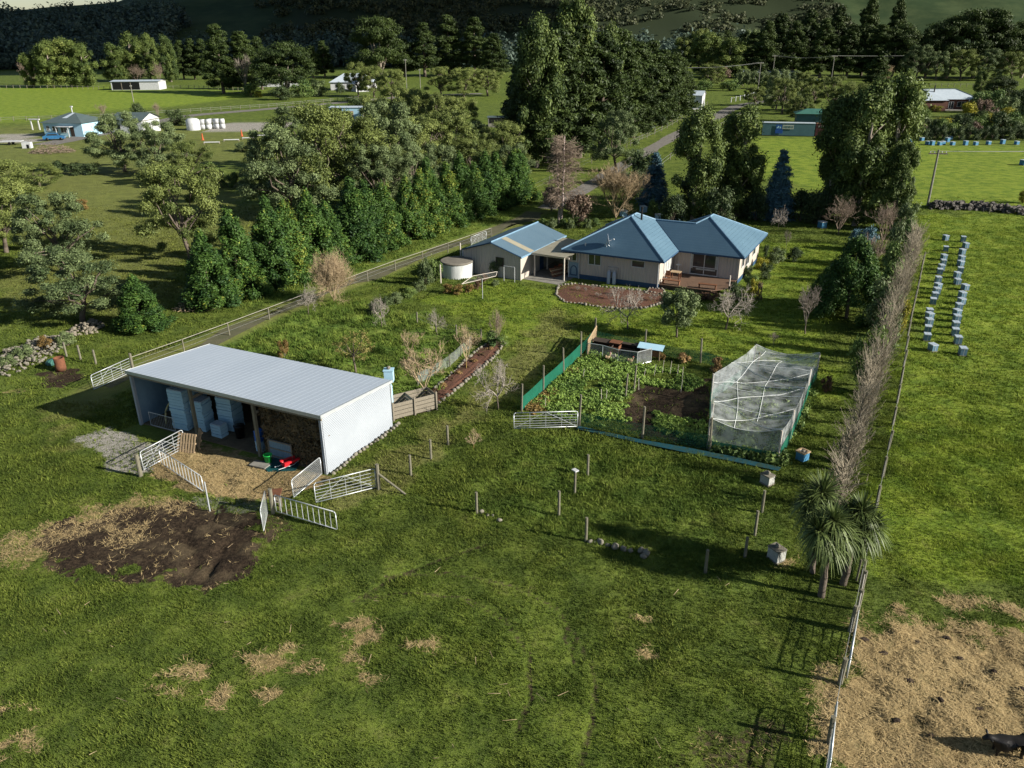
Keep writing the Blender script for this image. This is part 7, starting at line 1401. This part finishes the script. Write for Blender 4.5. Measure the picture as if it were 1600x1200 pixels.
for i in range(13): pt('smalltree', 1152+i*5.2, 138+(i % 2), 113-(i % 3)*2, 11, f'blue-green conifer hedge plant, {ORD[i]} from the left behind the lane', 'blue-green hedge behind the lane', name='hedge_tree', cat='hedge')
for i in range(16): pt('darkshrub', 1408+i*13, 217+(i % 2)*2, 198-(i % 3)*3, 20, f'dark hedge bush, {ORD[i]} from the left behind the blue beehives', 'dark hedge behind the blue beehives')
k0 = 0
for i, (u, vt, w_) in enumerate([(1172, 50, 50), (1192, 30, 50), (1212, 18, 52), (1235, 32, 50), (1255, 12, 54), (1280, 26, 52), (1300, 8, 54), (1322, 36, 50), (1345, -8, 52), (1366, 36, 60), (1388, -4, 44), (1410, 40, 60)]): pt('pine', u, 118+(i % 2)*4, vt, w_, f'dark pine, {ORD[i]} from the left in the belt below the right hill', 'pines below the right hill')
for i, (u, vt, w_) in enumerate([(1392, 38, 78), (1445, 44, 60), (1478, 24, 92), (1520, 14, 100), (1560, 36, 80), (1595, 32, 80)]): pt('macrocarpa', u, 122, vt, w_, f'broad dark tree, {ORD[i]} from the left behind the brick house', 'broad dark trees behind the brick house')
for i, (u, v, vt, w_) in enumerate([(1180, 165, 135, 40), (1205, 150, 118, 40), (1232, 150, 110, 44), (1272, 165, 118, 50), (1300, 175, 120, 60), (1110, 135, 100, 50), (1160, 135, 108, 30), (1250, 190, 150, 44), (1330, 180, 130, 60), (1365, 185, 130, 60)]): pt('wattle', u, v, vt, w_, f'{ORD[i]} bushy tree between the lane end and the dark pines', 'bushy trees beyond the container')
for i, (u, vt, w_) in enumerate([(1430, 70, 50), (1462, 80, 40), (1500, 78, 50), (1540, 76, 50), (1580, 80, 50)]): pt('wattle', u, 126, vt, w_, f'grey-green understorey tree, {ORD[i]} from the left behind the brick house', 'understorey trees behind the brick house')
for i in range(9): pt('pine' if i % 2 else 'wattle', 1066+i*13, 106, 58-(i % 3)*6, 40, f'shaded tree, {ORD[i]} from the left beyond the round gums', 'shaded trees beyond the round gums')

# forest on the hills: one mass
rs = np.random.RandomState(77); N_ = 15000
t_ = rs.uniform(-.74, .74, N_); y_ = 640+rs.uniform(0, 1, N_)**1.3*1300; x_ = t_*y_; h_ = hill_h(x_, y_)
fp = (t_ < -.385+.02*np.sin(y_/30)) & (h_ < 37+12*(fbm(x_/90, y_/90, 2, 3)-.5)) & (h_ > -6)
fsc = (t_+.12*(fbm(x_/120, y_/120, 6, 3)-.5) > -.27) & (t_+.1*(fbm(x_/70, y_/90, 9, 3)-.5) < .385) & (fbm(x_/60, y_/60, 3, 3) > .40) & (h_ < 420)
def forest_mass(name, label, sel, lm, cat, hh, rr, n, size):
    x, y, z = x_[sel], y_[sel], np.maximum(h_[sel], 0); k = len(x); H_ = hh*rs.uniform(.6, 1.2, k); R_ = rr*rs.uniform(.7, 1.2, k)
    V_, F_, ti = leaves(rs, np.stack([x, y, z+H_*.5], 1), np.stack([R_, R_, H_*.55], 1), n, size, elong=1.3, lo=.5, updir=.4, ct=rs.uniform(0, .8, k))
    tag(place(name, npmesh(name, V_, F_, LM[lm], {'tint': ('FACE', ti)})), label, cat, kind='stuff')
forest_mass('pine_forest', 'dark blue-green pine forest covering the left hillside', fp, 'hillpine', 'forest', 16, 5., 90, 1.9)
forest_mass('hill_scrub', 'brownish-green scrub and bush covering the middle hills', fsc, 'scrub', 'scrub', 6, 5.0, 60, 1.5)
rs = np.random.RandomState(78)
# shady belt at the foot of the hills
N_ = 900; t_ = rs.uniform(-.74, .30, N_); y_ = rs.uniform(600, 690, N_); x_ = t_*y_; h_ = np.maximum(hill_h(x_, y_), 0)
forest_mass('hill_foot_trees', 'continuous dark belt of trees along the foot of the hills', np.ones(N_, bool), 'hillpine', 'trees', 15, 5, 90, 1.8)

# ------------------------------------------------------------------ cloud bank shading the left and middle hills (out of frame, high to the right)
cm_ = MB(); rc = random.Random(9)
for i in range(95):
    m_x = rc.uniform(-1150, 230); m_y = rc.uniform(-330, 1500); cm_.blob((m_x, m_y, rc.uniform(-15, 15)), (rc.uniform(170, 300), rc.uniform(130, 220), rc.uniform(45, 80)), 14, 8, .08, rc)
M['cloud'] = mat('cloud_white', (.8, .8, .82), None, 1)
o = cm_.out('cloud', M['cloud'], None, True, None, (1036+120, 389+75, 760)); tag(o, 'broad white cloud bank above the right of the valley, shading the left hills', 'cloud', kind='structure')

# ------------------------------------------------------------------ grass and straw close to the camera
def blades(name, label, n, ylo, yhi, size, hgt_, seed, mat_, kind_='grass'):
    rs = np.random.RandomState(seed)
    y = ylo+(yhi-ylo)*rs.rand(n)**.8; hw = y*.64+15; x = rs.uniform(-1, 1, n)*hw; fade = (rs.rand(n) < (hw-np.abs(x))/5) & (rs.rand(n) < (yhi-y)/(.28*(yhi-ylo)))
    if kind_ == 'grass':
        e_ = zone('straw', x, y)+zone('mud', x, y)+zone('gravel', x, y)*.9
        keep = rs.rand(n) > e_*1.05; keep &= ldist(TRK, x, y) > 1.7+rs.rand(n)*.5
        keep &= rs.rand(n) < .42+1.2*(fbm(x/1.5, y/1.5, 50, 3)-.25)
    else:
        e_ = zone('straw', x, y); keep = rs.rand(n) < e_*(.35+fbm(x/1.1, y/1.1, 51, 3))
        keep |= (zone('mud', x, y) > .5) & (rs.rand(n) < .025)
    keep &= fade
    for r_ in RUTS: keep &= (ldist(r_, x, y) > .2) | (rs.rand(n) < .35)
    for P in FLAT: keep &= sdist(P, x, y) < -.15
    x, y = x[keep], y[keep]; n = len(x); z = gz(x, y); B = 4
    lush = zone('lush', x, y); cl = fbm(x/1.6, y/1.6, 60, 3)
    m = n*B; X = np.repeat(x, B)+rs.normal(size=m)*size*.45; Y = np.repeat(y, B)+rs.normal(size=m)*size*.45; Zb = np.repeat(z, B)-.02
    an = rs.uniform(0, 6.283, m); w_ = size*rs.uniform(.10, .24, m)
    if kind_ == 'grass': H_ = hgt_*np.repeat((.4+cl*1.15)*(1+lush*.9), B)*rs.uniform(.5, 1.2, m); ln = H_*rs.uniform(.3, 1.1, m)
    else: H_ = hgt_*rs.uniform(.0, 1., m); ln = size*rs.uniform(.8, 2.2, m); w_ *= .45; Zb = Zb+.03
    dx, dy = np.cos(an), np.sin(an); a2 = rs.uniform(0, 6.283, m) if kind_ == 'grass' else an+math.pi/2; sx, sy = np.cos(a2), np.sin(a2)
    V = np.stack([np.stack([X-sx*w_, Y-sy*w_, Zb], 1), np.stack([X+sx*w_, Y+sy*w_, Zb], 1), np.stack([X+dx*ln, Y+dy*ln, Zb+H_], 1)], 1).reshape(-1, 3)
    ti = np.clip(np.repeat(cl, B)*.7+rs.uniform(0, .5, m), 0, 1)
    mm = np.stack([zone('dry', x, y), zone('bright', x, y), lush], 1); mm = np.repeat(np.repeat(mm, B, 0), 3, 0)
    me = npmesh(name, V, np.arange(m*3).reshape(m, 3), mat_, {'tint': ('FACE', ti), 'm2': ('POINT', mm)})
    return tag(place(name, me), label, 'grass' if kind_ == 'grass' else 'straw', kind='stuff')
blades('grass', 'short green grass of the foreground meadow', 350000, 13, 50, .115, .12, 1, BMT)
blades('grass', 'rough green grass around the orchard, lawn and garden', 230000, 34, 118, .24, .17, 2, BMT)
LM['straw'] = leafmat('loose_straw', (.16, .11, .045), (.54, .41, .21), .15)
blades('straw', 'loose golden straw strewn on the right paddock and shed yard', 200000, 13, 44, .16, .09, 3, LM['straw'], 'straw')

# dead stalks lying in the meadow, dung on the straw
rs = np.random.RandomState(8); S = []
for i in range(45):
    u, v = rs.uniform(60, 1290), rs.uniform(840, 1190); P = G(u, v); zz = gz(P[0], P[1])[0]+.13; a_ = rs.uniform(0, 6.28); L_ = rs.uniform(.1, .55); S.append([P[0], P[1], zz, P[0]+L_*math.cos(a_), P[1]+L_*math.sin(a_), zz+rs.uniform(-.03, .06), .012, .006])
tag(place('dead_stalks', npmesh('dead_stalks', *segs_mesh(S, 4), M['twig_tan'])), 'thin dry stalks scattered over the foreground meadow', 'stalks', kind='stuff')
m = MB(); rr = random.Random(5)
for (u, v) in [(1432, 1003), (1470, 1098), (1478, 998), (1552, 1052), (1420, 1066), (1500, 1030), (1595, 1080), (1380, 1020), (1455, 1150), (1350, 1000), (1530, 1110), (1400, 1130)]:
    P = G(u, v); m.blob((P[0], P[1], gz(P[0], P[1])[0]+.03), (rr.uniform(.1, .2), rr.uniform(.08, .15), .06), 8, 4, .3, rr)
tag(m.out('dung', M['soil']), 'dark dung pats dotted over the straw', 'dung', kind='stuff')
